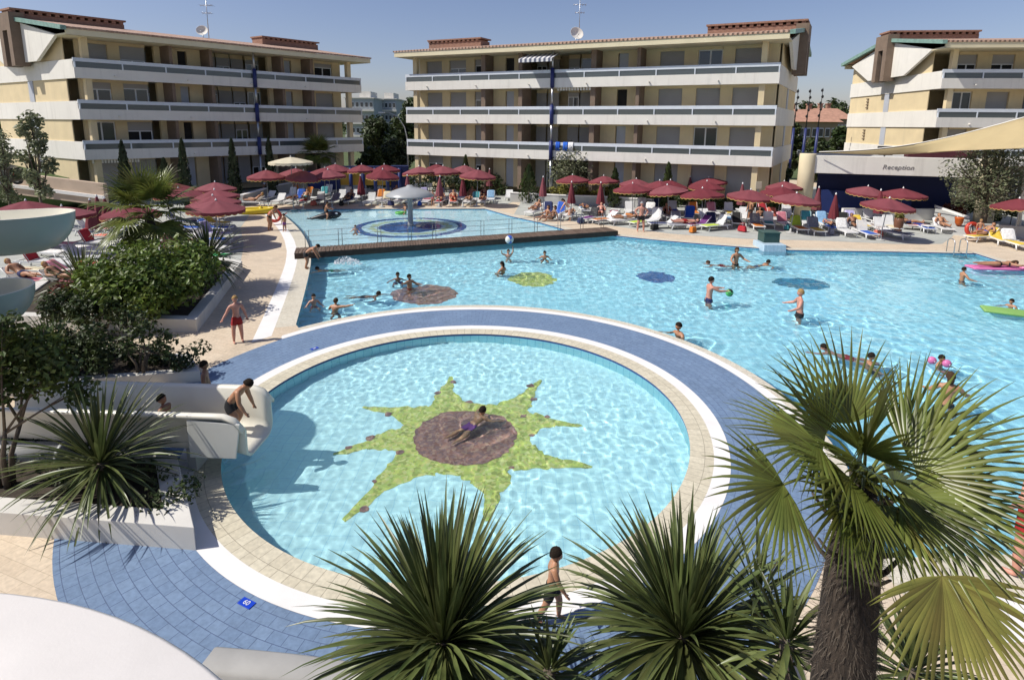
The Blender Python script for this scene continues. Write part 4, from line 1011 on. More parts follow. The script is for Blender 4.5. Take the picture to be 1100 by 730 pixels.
# speaker box on its roof
sp = RZ(950, 168, 40); o = empty('loudspeaker', (sp.x, sp.y, zt + .65), math.atan2(rd.y, rd.x), 'black loudspeaker cabinet standing on the reception roof', 'loudspeaker')
b = MB(); b.box((0, 0, .5), (.85, .55, .62)); bevel(b.build('cabinet', M_black, o), .03); b = MB(); b.lathe([(0, 0), (.2, .0), (.22, .02), (.2, .03), (0, .01)], 18); g2 = b.build('grille', mat('speaker_grille', (.06, .06, .06), .6), o); g2.location = (0, -.285, .5); g2.rotation_euler = (R(90), 0, 0)
b = MB(); b.tube([(0, 0, -.02), (0, 0, .2)], .05, 8); b.build('bracket', M_alu, o)
# tensile canopy
M_sail = mat('tan_canvas', (.50, .40, .22), .85, .06, .8, .05, 60, trans=.2)
T1, T2, T3, T4 = RZ(880, 163.5, 40.2), RZ(1108, 124, 33), RZ(1130, 158, 30), RZ(985, 163, 37)
can = empty('sail_canopy', (T1.x, T1.y, 0), 0, 'tan stretched sail canopy sloping over the reception roof', 'canopy'); b = MB(); rows = []
for i in range(17):
    u = i / 16; top = T1.lerp(T2, u) - Vector((0, 0, .55 * math.sin(u * math.pi))); bot = (T1.lerp(T4, min(1, u * 2)) if u < .5 else T4.lerp(T3, u * 2 - 1)); row = []
    for j in range(9):
        v = j / 8; p = top.lerp(bot, v) - Vector((0, 0, .35 * math.sin(v * math.pi) * math.sin(u * 3.1))); row.append(p - Vector((T1.x, T1.y, 0)))
    rows.append(row)
b.grid(rows); so_ = b.build('canvas', M_sail, can); md = so_.modifiers.new('t', 'SOLIDIFY'); md.thickness = .03
b = MB(); b.tube([Vector(r_[0]) + Vector((0, 0, .02)) for r_ in rows], .035, 6); b.build('edge_rope', M_band, can)
b = MB(); b.tube([T2 - Vector((T1.x, T1.y, 0)) + Vector((.4, .3, .5)), Vector((T2.x - T1.x + .9, T2.y - T1.y + .6, .0))], .12, 10); b.build('mast', M_band, can)
mr = empty('awning_box', RZ(985, 167, 41.5), math.atan2(rd.y, rd.x), 'maroon roof box under the sail canopy', 'roof box'); b = MB(); b.box((1.4, 0, 0), (4.2, .9, .7)); bevel(b.build('box', mat('maroon_box', (.07, .015, .02), .6), mr), .04)
b = MB(); b.box((1.4, -.5, -.4), (4.4, .08, .12)); b.build('trim', M_black, mr)

# ------------------------------------------------------------------ low walls, hedges, background
wallrun('low_wall', [G(548, 217), G(600, 220), G(650, 221.5), G(705, 226)], .75, .3, M_lowwall, 'grey low planter wall behind the bathers on the right bank', cap=M_white)
wallrun('low_wall', [G(262, 221), G(300, 209), G(330, 202)], .8, .3, M_lowwall, 'grey sloping low wall left of the lagoon loungers', cap=M_white)
wallrun('low_wall', [G(905, 237), G(960, 236), G(1010, 236), G(1030, 242), G(1042, 252)], .85, .3, M_lowwall, 'pale low wall stepping down beside the orange buoy', mt_ if False else .0, None) if False else None
wallrun('low_wall', [G(905, 236), G(1003, 236.5)], .8, .25, M_white, 'white low wall in front of the navy reception counter')
rp = empty('ramp', G(1003, 238), 0, 'pale concrete ramp sloping down beside the orange buoy', 'ramp'); b = MB(); p0 = G(1003, 238)
q0, q1, q2, q3 = G(1000, 248) - p0, G(1046, 256) - p0, G(1040, 243) - p0, G(1003, 237) - p0
b.hexa([q0 + Vector((0, 0, 0)), q1, q2, q3, q0 + Vector((0, 0, .28)), q1 + Vector((0, 0, .06)), q2 + Vector((0, 0, .5)), q3 + Vector((0, 0, .95))]); b.build('slab', M_lowwall, rp)
b = MB(); b.hexa([q3 + Vector((0, 0, .9)), q2 + Vector((0, 0, .5)), q2 + Vector((.1, .25, .5)), q3 + Vector((.1, .25, .9)), q3 + Vector((0, 0, 1.1)), q2 + Vector((0, 0, .66)), q2 + Vector((.1, .25, .66)), q3 + Vector((.1, .25, 1.1))]); b.build('parapet', M_white, rp)
wallrun('low_wall', [G(1050, 254), G(1100, 257), G(1140, 260)], .7, .3, M_lowwall, 'grey low planter wall behind the yellow loungers at the right edge', cap=M_lowwall)
def bank():
    w0, w1, w2 = RZ(-70, 190, 38.5), RZ(14, 199, 38), RZ(112, 211.5, 37)
    f0, f1, f2 = G(-90, 236), G(30, 228), G(120, 219)
    k = Vector((w1.x, w1.y, 0)); b = MB(); b.add([f0, f1, f2, w2, w1, w0, w0 + Vector((-6, 14, 0)), w1 + Vector((-2, 9, -.2))], [(0, 1, 4, 5), (1, 2, 3, 4), (5, 4, 7, 6)])
    struct(b.build('lawn_bank', mat('lawn_patch', (.05, .085, .02), .95, .3, 1.2, .5, 50)))
    o = empty('retaining_wall', w1, 0, 'long pinkish low wall on the lawn below the shaded left block', 'wall'); d = (w2 - w1).to_2d().normalized(); n = Vector((-d.y, d.x, 0)) * .3
    b = MB(); h = Vector((0, 0, .85)); dn = Vector((0, 0, -.6)); b.hexa([p - w1 for p in (w1 + dn, w2 + dn, w2 + n + dn, w1 + n + dn, w1 + h, w2 + h, w2 + n + h, w1 + n + h)]); b.build('wall_body', M_pinkwall, o)
    b = MB(); n2 = -n * .4; h = Vector((0, 0, .13)); b.hexa([p - w1 for p in (w1 + n2 - h, w2 + n2 - h, w2 - n * .01 - h, w1 - n * .01 - h, w1 + n2 + h * .6, w2 + n2 + h * .6, w2 - n * .01 + h * .6, w1 - n * .01 + h * .6)]); b.build('ledge', M_white, o)
bank()
sheet('terrace', [G(-60, 205), G(60, 202), G(215, 205), G(345, 199), G(470, 204), G(548, 212), Vector((4, 68, 0)), Vector((-70, 68, 0))], [], .010, M_conc)
hedge('hedge', [G(578, 217.5), G(652, 220)], .55, 1.25, .5, 2600, .2, L_hedge, 'yellow green hedge behind the low grey wall on the right bank', 41)
hedge('hedge', [G(650, 217), G(720, 222), G(800, 226)], .4, 1.2, .6, 2800, .22, L_dark, 'dark green hedge behind the parasols of the right bank', 42)
hedge('hedge', [G(395, 203), G(450, 205), G(545, 210)], .4, 1.4, .65, 3200, .24, L_dark, 'loose dark green hedge below the middle block behind the lagoon', 43)
hedge('hedge', [G(1038, 238), G(1075, 241), G(1120, 243)], .5, 1.2, .6, 2600, .2, L_dark, 'dark green hedge round the foot of the reception column', 44)
hedge('hedge', [G(826, 226), G(868, 229)], .5, 1.9, .7, 1800, .22, L_tree, 'dark bushy hedge between the middle block and the round column', 45)
hedge('hedge', [G(1008, 235), G(1040, 238)], .5, .95, .4, 900, .16, L_red, 'reddish low hedge behind the pale ramp', 46)
def T(px, base_y, top_y, wpx, zc, name, mt, n, size, label, seed, tfrac=.35, cat='tree', group=None, nb=9, tr=.12, z0=0, **kw):
    b_ = RZ(px, 134, zc); base = Vector((b_.x, b_.y, z0)); top = RZ(px, top_y, zc).z - z0; w = wpx / FPX * zc; q = random.Random(seed); bl = []
    ch = top * (1 - tfrac)
    for i in range(nb):
        t = (i + .5) / nb; a = i * 2.4; prof = math.sin(math.pi * (.12 + .80 * t)) ** .7; r = w / 2 * prof; rr = w * .24 * q.uniform(.8, 1.2)
        bl.append(((max(0, r - rr * .8) * math.cos(a), max(0, r - rr * .8) * math.sin(a), top * tfrac + ch * t * .93), rr))
    return tree(name, base, top * tfrac * 1.1, bl, n, size, mt, label, seed, cat, tr, group, **kw)
T(33, 0, 118, 38, 32, 'slender_tree', L_pale, 1500, .26, 'slender grey green tree in front of the pinkish wall', 51, .30, tr=.08, asp=.55)
T(-3, 0, 138, 34, 33, 'slender_tree', L_pale, 1000, .26, 'grey green tree cut by the left edge beside the parked car', 52, .3, tr=.08)
cypress(G(40, 214.5), 3.6, .42, 'dark narrow cypress right in front of the slender tree', 53)
for x, yt, zc, lab in ((128, 152, 39, 'leftmost narrow cypress before the shaded block, left of the ivy post'), (172, 171, 41, 'short bushy ivy post between two cypresses by the shaded block'), (193, 150, 42, 'tall leaning cypress just right of the ivy post'), (247, 150, 45, 'narrow cypress midway along the shaded block'), (287, 148, 48, 'narrow cypress beside the navy rain pipe of the left block')):
    p = RZ(x, 134, zc); h = RZ(x, yt, zc).z; cypress((p.x, p.y, 0), h, .50 if 'ivy' not in lab[:20] else .62, lab, int(x))
p = RZ(340, 134, 53); fanpalm((p.x, p.y, 0), RZ(340, 166, 53).z, .9, 1.3, 22, 'feathery palm behind the cream parasol by the left block', 61, .16, wid=.1)
p = RZ(447, 134, 52)
T(615, 0, 158, 56, 48.5, 'olive_tree', L_olive, 4200, .26, 'round olive tree in front of the first balcony and navy pipe', 62, .28, tr=.14, nb=14, asp=.4)
for x, yt, zc, w_, lab in ((569, 178, 46, 18, 'ivy clad post left of the olive tree'), (663, 182, 44, 12, 'climbing plant on the wall right of the olive tree'), (500, 168, 50, 9, 'slim dark conifer below the middle block'), (721, 176, 42, 12, 'pale climbing plant by a dark ground floor doorway')):
    p = RZ(x, 134, zc); cypress((p.x, p.y, 0), RZ(x, yt, zc).z, w_ / FPX * zc / 2 * 1.2, lab, int(x), 'climbers along the middle block', L_tree)
T(1072, 0, 154, 88, 34.5, 'olive_tree', L_olive, 5200, .22, 'large olive tree in front of the reception at the right', 63, .30, tr=.16, nb=16, asp=.4, z0=.3)
for x, yt, w_, zc, lab, mt in ((405, 128, 46, 72, 'dark broad tree in the gap right of the left block', L_tree), (433, 126, 40, 78, 'dark tree left of the middle block beside the street lamp', L_tree), (424, 150, 38, 66, 'small dark conifer below the street lamp', L_cyp), (398, 160, 30, 64, 'low bushy tree at the right end of the left block', L_tree), (445, 108, 36, 130, 'distant tree crown beside the white office block', L_tree)):
    T(x, 0, yt, w_, zc, 'broad_tree', mt, 2600, zc * .0085, lab, int(x) + 7, .22, group='trees in the gap between the blocks', nb=11)
for x, yt, w_, zc, lab in ((850, 128, 30, 70, 'dark tree at the foot of the leftmost navy pole'), (880, 150, 36, 66, 'dark tree low between the navy poles'), (905, 138, 30, 72, 'dark tree left of the right block'), (868, 112, 40, 150, 'far tree behind the terracotta house, left one'), (897, 110, 44, 150, 'far tree behind the terracotta house, right one'), (842, 170, 24, 52, 'bushy dark tree right of the middle block')):
    T(x, 0, yt, w_, zc, 'broad_tree', L_tree, 2200, zc * .0085, lab, int(x) + 9, .2, group='trees behind the reception', nb=10)
tl = MB(); q = random.Random(9); bl = []
for i in range(150):
    a = -1.25 + 2.5 * i / 149; bl.append(((420 * math.tan(a * .8) if abs(a) < 1.2 else 900 * a, 300 + 60 * q.random(), 3.5 + 2.5 * q.random()), 6.0 * q.uniform(.7, 1.3)))
leaves(tl, bl, 16000, 2.6, q); tlo = tl.build('treeline', L_tree); tag(tlo, 'far dark line of trees along the horizon', 'trees', kind='stuff')
# far buildings
def farbuild(x0, x1, yt, zc, mt, label, floors, kind):
    a, c = RZ(x0, 134, zc), RZ(x1, 134, zc); h = RZ((x0 + x1) / 2, yt, zc).z; w = (c - a).length; o = empty('far_building' if kind != 'house' else 'house', ((a.x + c.x) / 2, (a.y + c.y) / 2, 0), math.atan2(c.y - a.y, c.x - a.x), label, 'building'); D = 12
    b = MB(); b.box((0, D / 2, h / 2), (w, D, h)); b.build('wall', mt, o)
    st = h / floors
    for k in range(floors):
        for i in range(6):
            wb = MB(); xx = -w / 2 + w * (i + .5) / 6; wb.box((xx, -.02, st * (k + .52)), (w / 8.5, .1, st * .42)); wo = wb.build('window', M_wframe, o); pb_ = MB(); pb_.box((xx, -.06, st * (k + .52)), (w / 10, .06, st * .34)); pb_.build('pane', M_glass, wo)
        if kind == 'office': s_ = MB(); s_.box((0, -.4, st * (k + .08)), (w + .4, .9, st * .16)); s_.build('balcony_band', M_band, o)
    if kind == 'house':
        r_ = MB(); e = .6; v = [(-w / 2 - e, -e, h), (w / 2 + e, -e, h), (w / 2 + e, D + e, h), (-w / 2 - e, D + e, h), (-w / 2 - e, D / 2, h + 2.2), (w / 2 + e, D / 2, h + 2.2)]
        r_.add(v, [(0, 1, 5, 4), (2, 3, 4, 5), (1, 2, 5), (3, 0, 4), (3, 2, 1, 0)]); ro = r_.build('roof', mat('house_tiles_' + str(int(x0)), (.40, .22, .15), .85, .2, 1.5, .4, 8), o)
        for xx in (-w * .2, w * .25): ch = MB(); ch.box((xx, D / 2 + .8, h + 2.3), (.7, .7, 1.4)); ch.box((xx, D / 2 + .8, h + 3.1), (.9, .9, .2)); ch.build('chimney', M_terra, ro)
    else:
        r_ = MB(); r_.box((w * .12, D / 2, h + .9), (w * .4, D * .6, 1.8)); r_.box((0, D / 2, h + .12), (w + .6, D + .6, .25)); r_.build('roof', M_band, o)
M_far = mat('pale_blue_render', (.36, .40, .42), .8, .08, .3); M_farh = mat('ochre_render', (.34, .26, .17), .85, .1, .5)
farbuild(372, 402, 106, 140, M_far, 'far pale office block with stepped white roof beside the left block', 4, 'office')
farbuild(401, 426, 107, 150, M_far, 'far blue grey office block with white banded floors', 4, 'office')
farbuild(858, 900, 131, 95, M_farh, 'ochre house with terracotta roof behind the navy poles', 2, 'house')
farbuild(893, 913, 128, 110, M_farh, 'partly hidden house with terracotta roof next to the right block', 2, 'house')
# street lamp, poles
p = RZ(437, 134, 60); o = empty('street_lamp', (p.x, p.y, 0), 0, 'tall curved street lamp in the gap left of the middle block', 'street lamp'); h = RZ(437, 150, 60).z; ht = RZ(420, 121, 60).z
b = MB(); b.tube([(0, 0, 0), (0, 0, h), (-.25, 0, h + (ht - h) * .45), (-.9, 0, h + (ht - h) * .85), (-1.9, 0, ht), (-2.3, 0, ht)], [.09, .07, .06, .05, .045, .04], 8); b.build('pole', M_alu, o); b = MB(); b.box((-2.6, 0, ht - .02), (.7, .28, .14)); bevel(b.build('lamp_head', M_rail, o), .04)
for x, yt, lab in ((855, 96, 'leftmost of three navy poles with twisted tips beyond the middle block'), (868, 96, 'middle one of three navy poles with twisted tips'), (881, 95, 'rightmost of three navy poles with twisted tips')):
    p = RZ(x - 3, 134, 58); ht = RZ(x, yt, 58).z; o = empty('decorative_pole', (p.x, p.y, 0), 0, lab, 'pole', 'navy poles'); hm = ht * .62; b = MB(); b.tube([(0, 0, 0), (.05, 0, hm * .5), (.1, 0, hm)], [.16, .15, .12], 10); b.build('pole', M_pipe, o)
    b = MB(); b.tube([(.1, 0, hm), (.2, 0, ht)], [.06, .025], 6)
    for k in range(5): z = hm + (ht - hm) * (.3 + .16 * k); b.ball((.12 + .02 * k, .1 * (-1) ** k, z), .12, None, 8, (1.2, .5, 1.4))
    b.build('spire', M_black, o)
# kiosk: yellow walls and navy posts
ka, kc = RZ(363, 188, 51.5), RZ(429, 188, 52); kd = (kc - ka).to_2d(); KL = kd.length
o = empty('kiosk', (ka.x, ka.y, 0), math.atan2(kd.y, kd.x), 'yellow walled kiosk with navy posts behind the lagoon parasols', 'kiosk'); M_ky = mat('kiosk_yellow', (.58, .36, .06), .75, .08, 1)
b = MB(); b.box((KL * .45, .6, 1.5), (KL * .9, .25, 1.4)); b.build('wall', M_ky, o)
for i in range(6): b = MB(); b.tube([(KL * (i / 5.0), .2, 0), (KL * (i / 5.0), .2, 2.4)], .16, 10); b.build('post', M_navy2, o)
b = MB(); b.box((KL * 1.0, .6, 1.3), (1.6, .8, 2.6)); bevel(b.build('door_block', M_navy, o), .04); b = MB(); b.box((-1.6, 1.0, 1.2), (2.6, .3, 1.7)); b.build('side_wall', M_navy2, o)
b = MB(); b.box((KL * .45, .8, 2.47), (KL + .3, 1.0, .1)); b.build('roof', M_navy, o)
# car at the left edge
def car():
    p = RZ(-16, 190, 36); o = empty('parked_car', (p.x, p.y, RZ(-16, 200, 36).z), R(8), 'dark olive car parked at the left edge, only its rear showing', 'car'); M_c = mat('olive_car_paint', (.035, .04, .025), .3, .05, 1, spec=.6)
    L_, H_, Wc = 4.2, 1.42, 1.75; prof = [(-2.1, .35), (-2.1, .75), (-1.9, .88), (-1.0, .95), (-.45, 1.38), (.9, 1.42), (1.6, 1.05), (2.0, .95), (2.1, .6), (2.05, .32)]
    b = MB(); vs = []; ins = lambda z: .0 if z < .96 else .16 * (z - .9) / .5
    for s_ in (-1, 1): vs += [(x, s_ * (Wc / 2 - ins(z)), z) for x, z in prof]
    n = len(prof); b.add(vs, [tuple(range(n)), tuple(range(2 * n - 1, n - 1, -1))] + [(i, i + n, (i + 1) % n + n, (i + 1) % n) for i in range(n)]); bevel(b.build('body', M_c, o), .05, 3)
    for s_ in (-1, 1):
        g3 = MB(); y = s_ * (Wc / 2 - .05); g3.add([(-.85, y, .97), (-.4, y - s_ * .06, 1.3), (.85, y - s_ * .06, 1.33), (1.4, y, 1.0)], [(0, 1, 2, 3)]); go = g3.build('side_window', M_glass, o); md = go.modifiers.new('t', 'SOLIDIFY'); md.thickness = .05
    g3 = MB(); g3.add([(.98, -.62, 1.37), (.98, .62, 1.37), (1.58, .72, 1.08), (1.58, -.72, 1.08)], [(0, 1, 2, 3)]); go = g3.build('rear_window', M_glass, o); md = go.modifiers.new('t', 'SOLIDIFY'); md.thickness = .05
    for x in (-1.3, 1.3):
        for s_ in (-1, 1):
            w_ = MB(); w_.lathe([(.18, -.1), (.3, -.1), (.33, -.06), (.33, .06), (.3, .1), (.18, .1)], 20, (0, 0, 0)); wo = w_.build('wheel', M_black, o); wo.location = (x, s_ * .8, .33); wo.rotation_euler = (R(90), 0, 0); r_ = MB(); r_.lathe([(0, .08), (.17, .09), (.19, .05), (.19, -.05), (.17, -.09), (0, -.08)], 12); r_.build('rim', M_alu, wo)
    for s_ in (-1, 1): l_ = MB(); l_.box((2.08, s_ * .65, .8), (.08, .28, .16)); l_.build('tail_light', mat('red_light%d' % (s_ + 1), (.3, .01, .01), .3), o)
car()
# ------------------------------------------------------------------ parasols
M_mar = mat('maroon_canvas', (.19, .034, .045), .8, .12, 1.3, .05, 60, trans=.12)
M_marl = mat('maroon_valance', (.19, .036, .045), .8, .1, 3, trans=.1)
M_trim = mat('yellow_trim', (.50, .36, .10), .7, .1, 5)
M_pole = mat('grey_pole', (.30, .32, .34), .4, .1, 4, metal=.3)
M_plast = mat('white_plastic', (.72, .72, .70), .42, .05, 3)
M_creamc = mat('cream_canvas', (.66, .60, .44), .8, .05, 1.5, trans=.2)
def parasol_meshes(r, h, rise, seed, mt, mv, trim):
    q = random.Random(seed); n = 8; sub = 4; N = n * sub; b = MB(); rows = []
    for i in range(7):
        t = i / 6; row = []
        for k in range(N):
            a = 2 * math.pi * k / N; ph = (k % sub) / sub; sag = math.sin(ph * math.pi); rr = r * t * (1 - .055 * sag * t); z = h + .02 - rise * (t ** 1.25) - .05 * sag * t * (1 - t) * 2 - .03 * sag * t
            row.append((rr * math.cos(a), rr * math.sin(a), z))
        rows.append(row)
    b.grid(rows, None, True, True); can = b.mesh('canopy')
    v = MB(); rim = rows[-1]; low = []; tr = []
    top, bot, edge = [], [], []
    M_ = N * 3
    for k in range(M_):
        f = k / 3; i0 = int(f) % N; u = f - int(f); p = Vector(rim[i0]).lerp(Vector(rim[(i0 + 1) % N]), u); sc = abs(math.sin(k / M_ * math.pi * n * 3)); o_ = Vector((p.x, p.y, 0)).normalized() * .012
        top.append(p + o_ * .2); bot.append(p + o_ - Vector((0, 0, .11 + .055 * sc))); edge.append(p + o_ * 1.2 - Vector((0, 0, .135 + .06 * sc)))
    v.grid([top, bot], None, True, True); val = v.mesh('valance'); e = MB(); e.grid([bot, edge], None, True, True); ed = e.mesh('trim')
    p = MB(); p.tube([(0, 0, 0), (0, 0, h - .06)], .024, 10); pole = p.mesh('pole')
    for k in range(1): pass
    rb = MB()
    for k in range(n):
        a = 2 * math.pi * k / n; rb.tube([(.03 * math.cos(a), .03 * math.sin(a), h - .45), (r * .55 * math.cos(a), r * .55 * math.sin(a), h - rise * .52 - .03)], .009, 5)
    ribs = rb.mesh('ribs'); f = MB(); f.lathe([(0, h + .02), (.05, h + .02), (.055, h + .05), (.03, h + .08), (.018, h + .13), (0, h + .14)], 10); fin = f.mesh('finial')
    bs = MB(); bs.lathe([(0, 0), (.25, 0), (.25, .05), (.2, .07), (.06, .08), (.045, .3), (0, .3)], 18); base = bs.mesh('base')
    return [('canopy', can, mt), ('valance', val, mv), ('trim', ed, trim), ('pole', pole, M_pole), ('rib', ribs, M_pole), ('finial', fin, M_plast), ('base', base, M_lowwall)]
def from_meshes(name, parts, loc, rz, label, cat, group):
    o = empty(name, loc, rz, label, cat, group)
    for nm, d, mt in parts:
        if not d.materials: d.materials.append(mt)
        c = bpy.data.objects.new(nm, d); COL.objects.link(c); c.parent = o
    return o
def smart_copy(src, loc, rz, label=None, group=None, tilt=0):
    c = copy_tree(src); c.location = loc; c.rotation_euler = (tilt, tilt * .6, rz)
    if label: c['label'] = label
    if group: c['group'] = group
    return c
HP = 2.45
def vary(m, a=.78, b_=1.22):                     # each parasol has faded a little differently
    nt = m.node_tree; b = nt.nodes['Principled BSDF']; src = b.inputs['Base Color'].links[0].from_socket; h = node(nt, 'ShaderNodeHueSaturation'); nt.links.new(src, h.inputs['Color'])
    oi = node(nt, 'ShaderNodeObjectInfo'); nt.links.new(mapr(nt, oi.outputs['Random'], 0, 1, a, b_), h.inputs['Value']); nt.links.new(mapr(nt, oi.outputs['Random'], 0, 1, 1.05, .85), h.inputs['Saturation']); nt.links.new(h.outputs[0], b.inputs['Base Color'])
vary(M_mar)
PAR_ = [from_meshes('parasol', parasol_meshes(1.36, HP, .42, 1, M_mar, M_marl, M_trim), (0, 0, -50), 0, 'x', 'parasol', 'maroon parasols over the loungers')]
OPEN = [  # photo column and row of the finial, label
 (285.7, 181.6, 'leftmost open maroon parasol of the lagoon group, above the sloping low wall'), (316, 179.7, 'maroon parasol directly under the cream parasol, back one'), (323, 182, 'maroon parasol in front of the cream parasol, over the orange towel lounger'),
 (346.7, 179, 'maroon parasol just right of the cream parasol, rear of an overlapping pair'), (355, 181.4, 'maroon parasol before the yellow kiosk, front of an overlapping pair'), (360, 175.4, 'highest maroon parasol at the left end of the yellow kiosk'),
 (389, 176, 'maroon parasol over the middle of the yellow kiosk'), (409, 181, 'front maroon parasol over the right half of the yellow kiosk'), (415, 176, 'maroon parasol at the navy door block of the kiosk'), (452, 178, 'maroon parasol right of the fountain, left end of its cluster'),
 (470, 175.7, 'maroon parasol in the middle of the cluster below the left end of the middle block'), (477.5, 177.5, 'maroon parasol overlapping the cluster middle, slightly lower'), (498, 176.5, 'maroon parasol above a closed one by the slim dark conifer'), (512, 181, 'low maroon parasol at the right end of the lagoon cluster'),
 (616.5, 187, 'maroon parasol directly below the round olive tree'), (650.5, 188, 'maroon parasol right of the olive tree, before the climbing plant'), (683, 191, 'rear maroon parasol above the standing man'), (681, 196, 'front maroon parasol above the standing man, partly hiding another'),
 (709, 193, 'maroon parasol at the pale climbing plant'), (719, 192.4, 'rear maroon parasol left of the widest one on the right bank'), (721, 197.6, 'front maroon parasol left of the widest one on the right bank'), (765, 189.7, 'rearmost maroon parasol of the trio near the middle block corner'), (759, 193.6, 'middle maroon parasol of the trio near the middle block corner'),
 (757, 201.2, 'large front maroon parasol of the trio near the middle block corner'), (804.6, 202.3, 'maroon parasol above the grey and orange lounger'), (844, 193.8, 'rear maroon parasol beside the round cream column'), (838, 199, 'maroon parasol half hidden under the one beside the column'), (853, 206, 'front maroon parasol beside the round cream column'),
 (929, 198.5, 'left maroon parasol of three before the navy reception'), (969.5, 201, 'right maroon parasol of three before the navy reception'), (951, 211, 'front maroon parasol of three before the navy reception'), (1098, 212, 'maroon parasol at the right edge over the yellow loungers'),
 (26.5, 214.3, 'maroon parasol partly hidden behind the cream flume'), (69, 220, 'maroon parasol just right of the cream flume'), (184, 195, 'rear maroon parasol behind the left fan palm'), (191, 200.5, 'maroon parasol behind the top fronds of the left fan palm'), (231, 194.5, 'rearmost of the stacked maroon parasols by the left walkway'),
 (233.6, 202.6, 'second of the stacked maroon parasols by the left walkway'), (231, 208.8, 'third of the stacked maroon parasols by the left walkway'), (230.5, 213.6, 'front one of the stacked maroon parasols by the left walkway'), (140, 218.6, 'maroon parasol hidden behind the left fan palm trunk side')]
q = random.Random(5)
for i, (x, y, lab) in enumerate(OPEN):
    hp = 2.9 if x < 560 and y < 183 else HP
    p = G(x, y, hp + .1); loc = (p.x, p.y, 0)
    if i == 0:
        o = PAR_[0]; o.location = loc; o.rotation_euler = (0, 0, .2); o['label'] = lab
    else: o = smart_copy(PAR_[0], loc, q.uniform(0, .78), lab, None, q.uniform(-.09, .09))
    s_ = q.uniform(.94, 1.06); o.scale = (s_, s_, hp / HP)
cp = G(312, 167.5, 4.0); from_meshes('parasol', parasol_meshes(1.55, 3.9, .36, 2, M_creamc, M_creamc, M_creamc), (cp.x, cp.y, 0), .4, 'large cream parasol behind the maroon ones by the left block', 'parasol', None)
def closed_meshes(seed):
    q = random.Random(seed); n = 24; rows = []
    for t, r in ((0, .05), (.08, .07), (.3, .13), (.55, .19), (.8, .24), (1, .27)):
        row = []
        for k in range(n):
            a = 2 * math.pi * k / n; rr = r * (1 + .22 * math.cos(a * 8) * (t ** .5)); row.append((rr * math.cos(a + .35 * t), rr * math.sin(a + .35 * t), 2.36 - 1.5 * t + .04 * math.cos(a * 8) * t))
        rows.append(row)
    b = MB(); b.grid(rows, None, True, True); p = MB(); p.tube([(0, 0, 0), (0, 0, 2.4)], .024, 8); f = MB(); f.lathe([(0, 2.34), (.05, 2.35), (.05, 2.4), (.02, 2.48), (0, 2.49)], 10); bs = MB(); bs.lathe([(0, 0), (.25, 0), (.25, .05), (.06, .08), (.045, .3), (0, .3)], 16)
    return [('canopy', b.mesh('canopy'), M_mar), ('pole', p.mesh('pole'), M_pole), ('finial', f.mesh('finial'), M_plast), ('base', bs.mesh('base'), M_lowwall)]
CL = None
for x, y, lab in ((387, 183.5, 'closed maroon parasol before the yellow kiosk wall'), (437.5, 183.5, 'closed maroon parasol right of the navy kiosk door block'), (471, 184.6, 'closed maroon parasol in the middle behind the fountain bathers'), (497, 184.8, 'closed maroon parasol under the lagoon cluster right end'), (526, 177.5, 'closed maroon parasol standing tall and apart above the tanned bathers'),
    (583.6, 189, 'closed maroon parasol by the yellow green hedge'), (614.5, 194.4, 'closed maroon parasol under the open one below the olive tree'), (646, 195, 'closed maroon parasol right of the black lounger back'), (742.5, 189, 'closed maroon parasol against the pale wall left of the trio'), (798, 196, 'closed maroon parasol near the corner of the middle block, lower one'),
    (804.5, 191, 'closed maroon parasol near the corner of the middle block, taller one'), (879, 200, 'closed maroon parasol right of the round cream column'), (898, 207, 'broad closed maroon parasol left of the reception parasols'), (947, 203, 'closed maroon parasol between the three before the reception'), (95, 213, 'leftmost closed maroon parasol below the pinkish wall'), (104, 209, 'middle closed maroon parasol below the pinkish wall'), (113, 211, 'rightmost closed maroon parasol below the pinkish wall')):
    p = G(x, y, 2.47 if x > 530 or x < 120 else 2.75); loc = (p.x, p.y, 0)
    if CL is None: CL = from_meshes('closed_parasol', closed_meshes(3), loc, 0, lab, 'parasol', 'closed maroon parasols')
    else: smart_copy(CL, loc, q.uniform(0, 3), lab, None, q.uniform(-.04, .04))

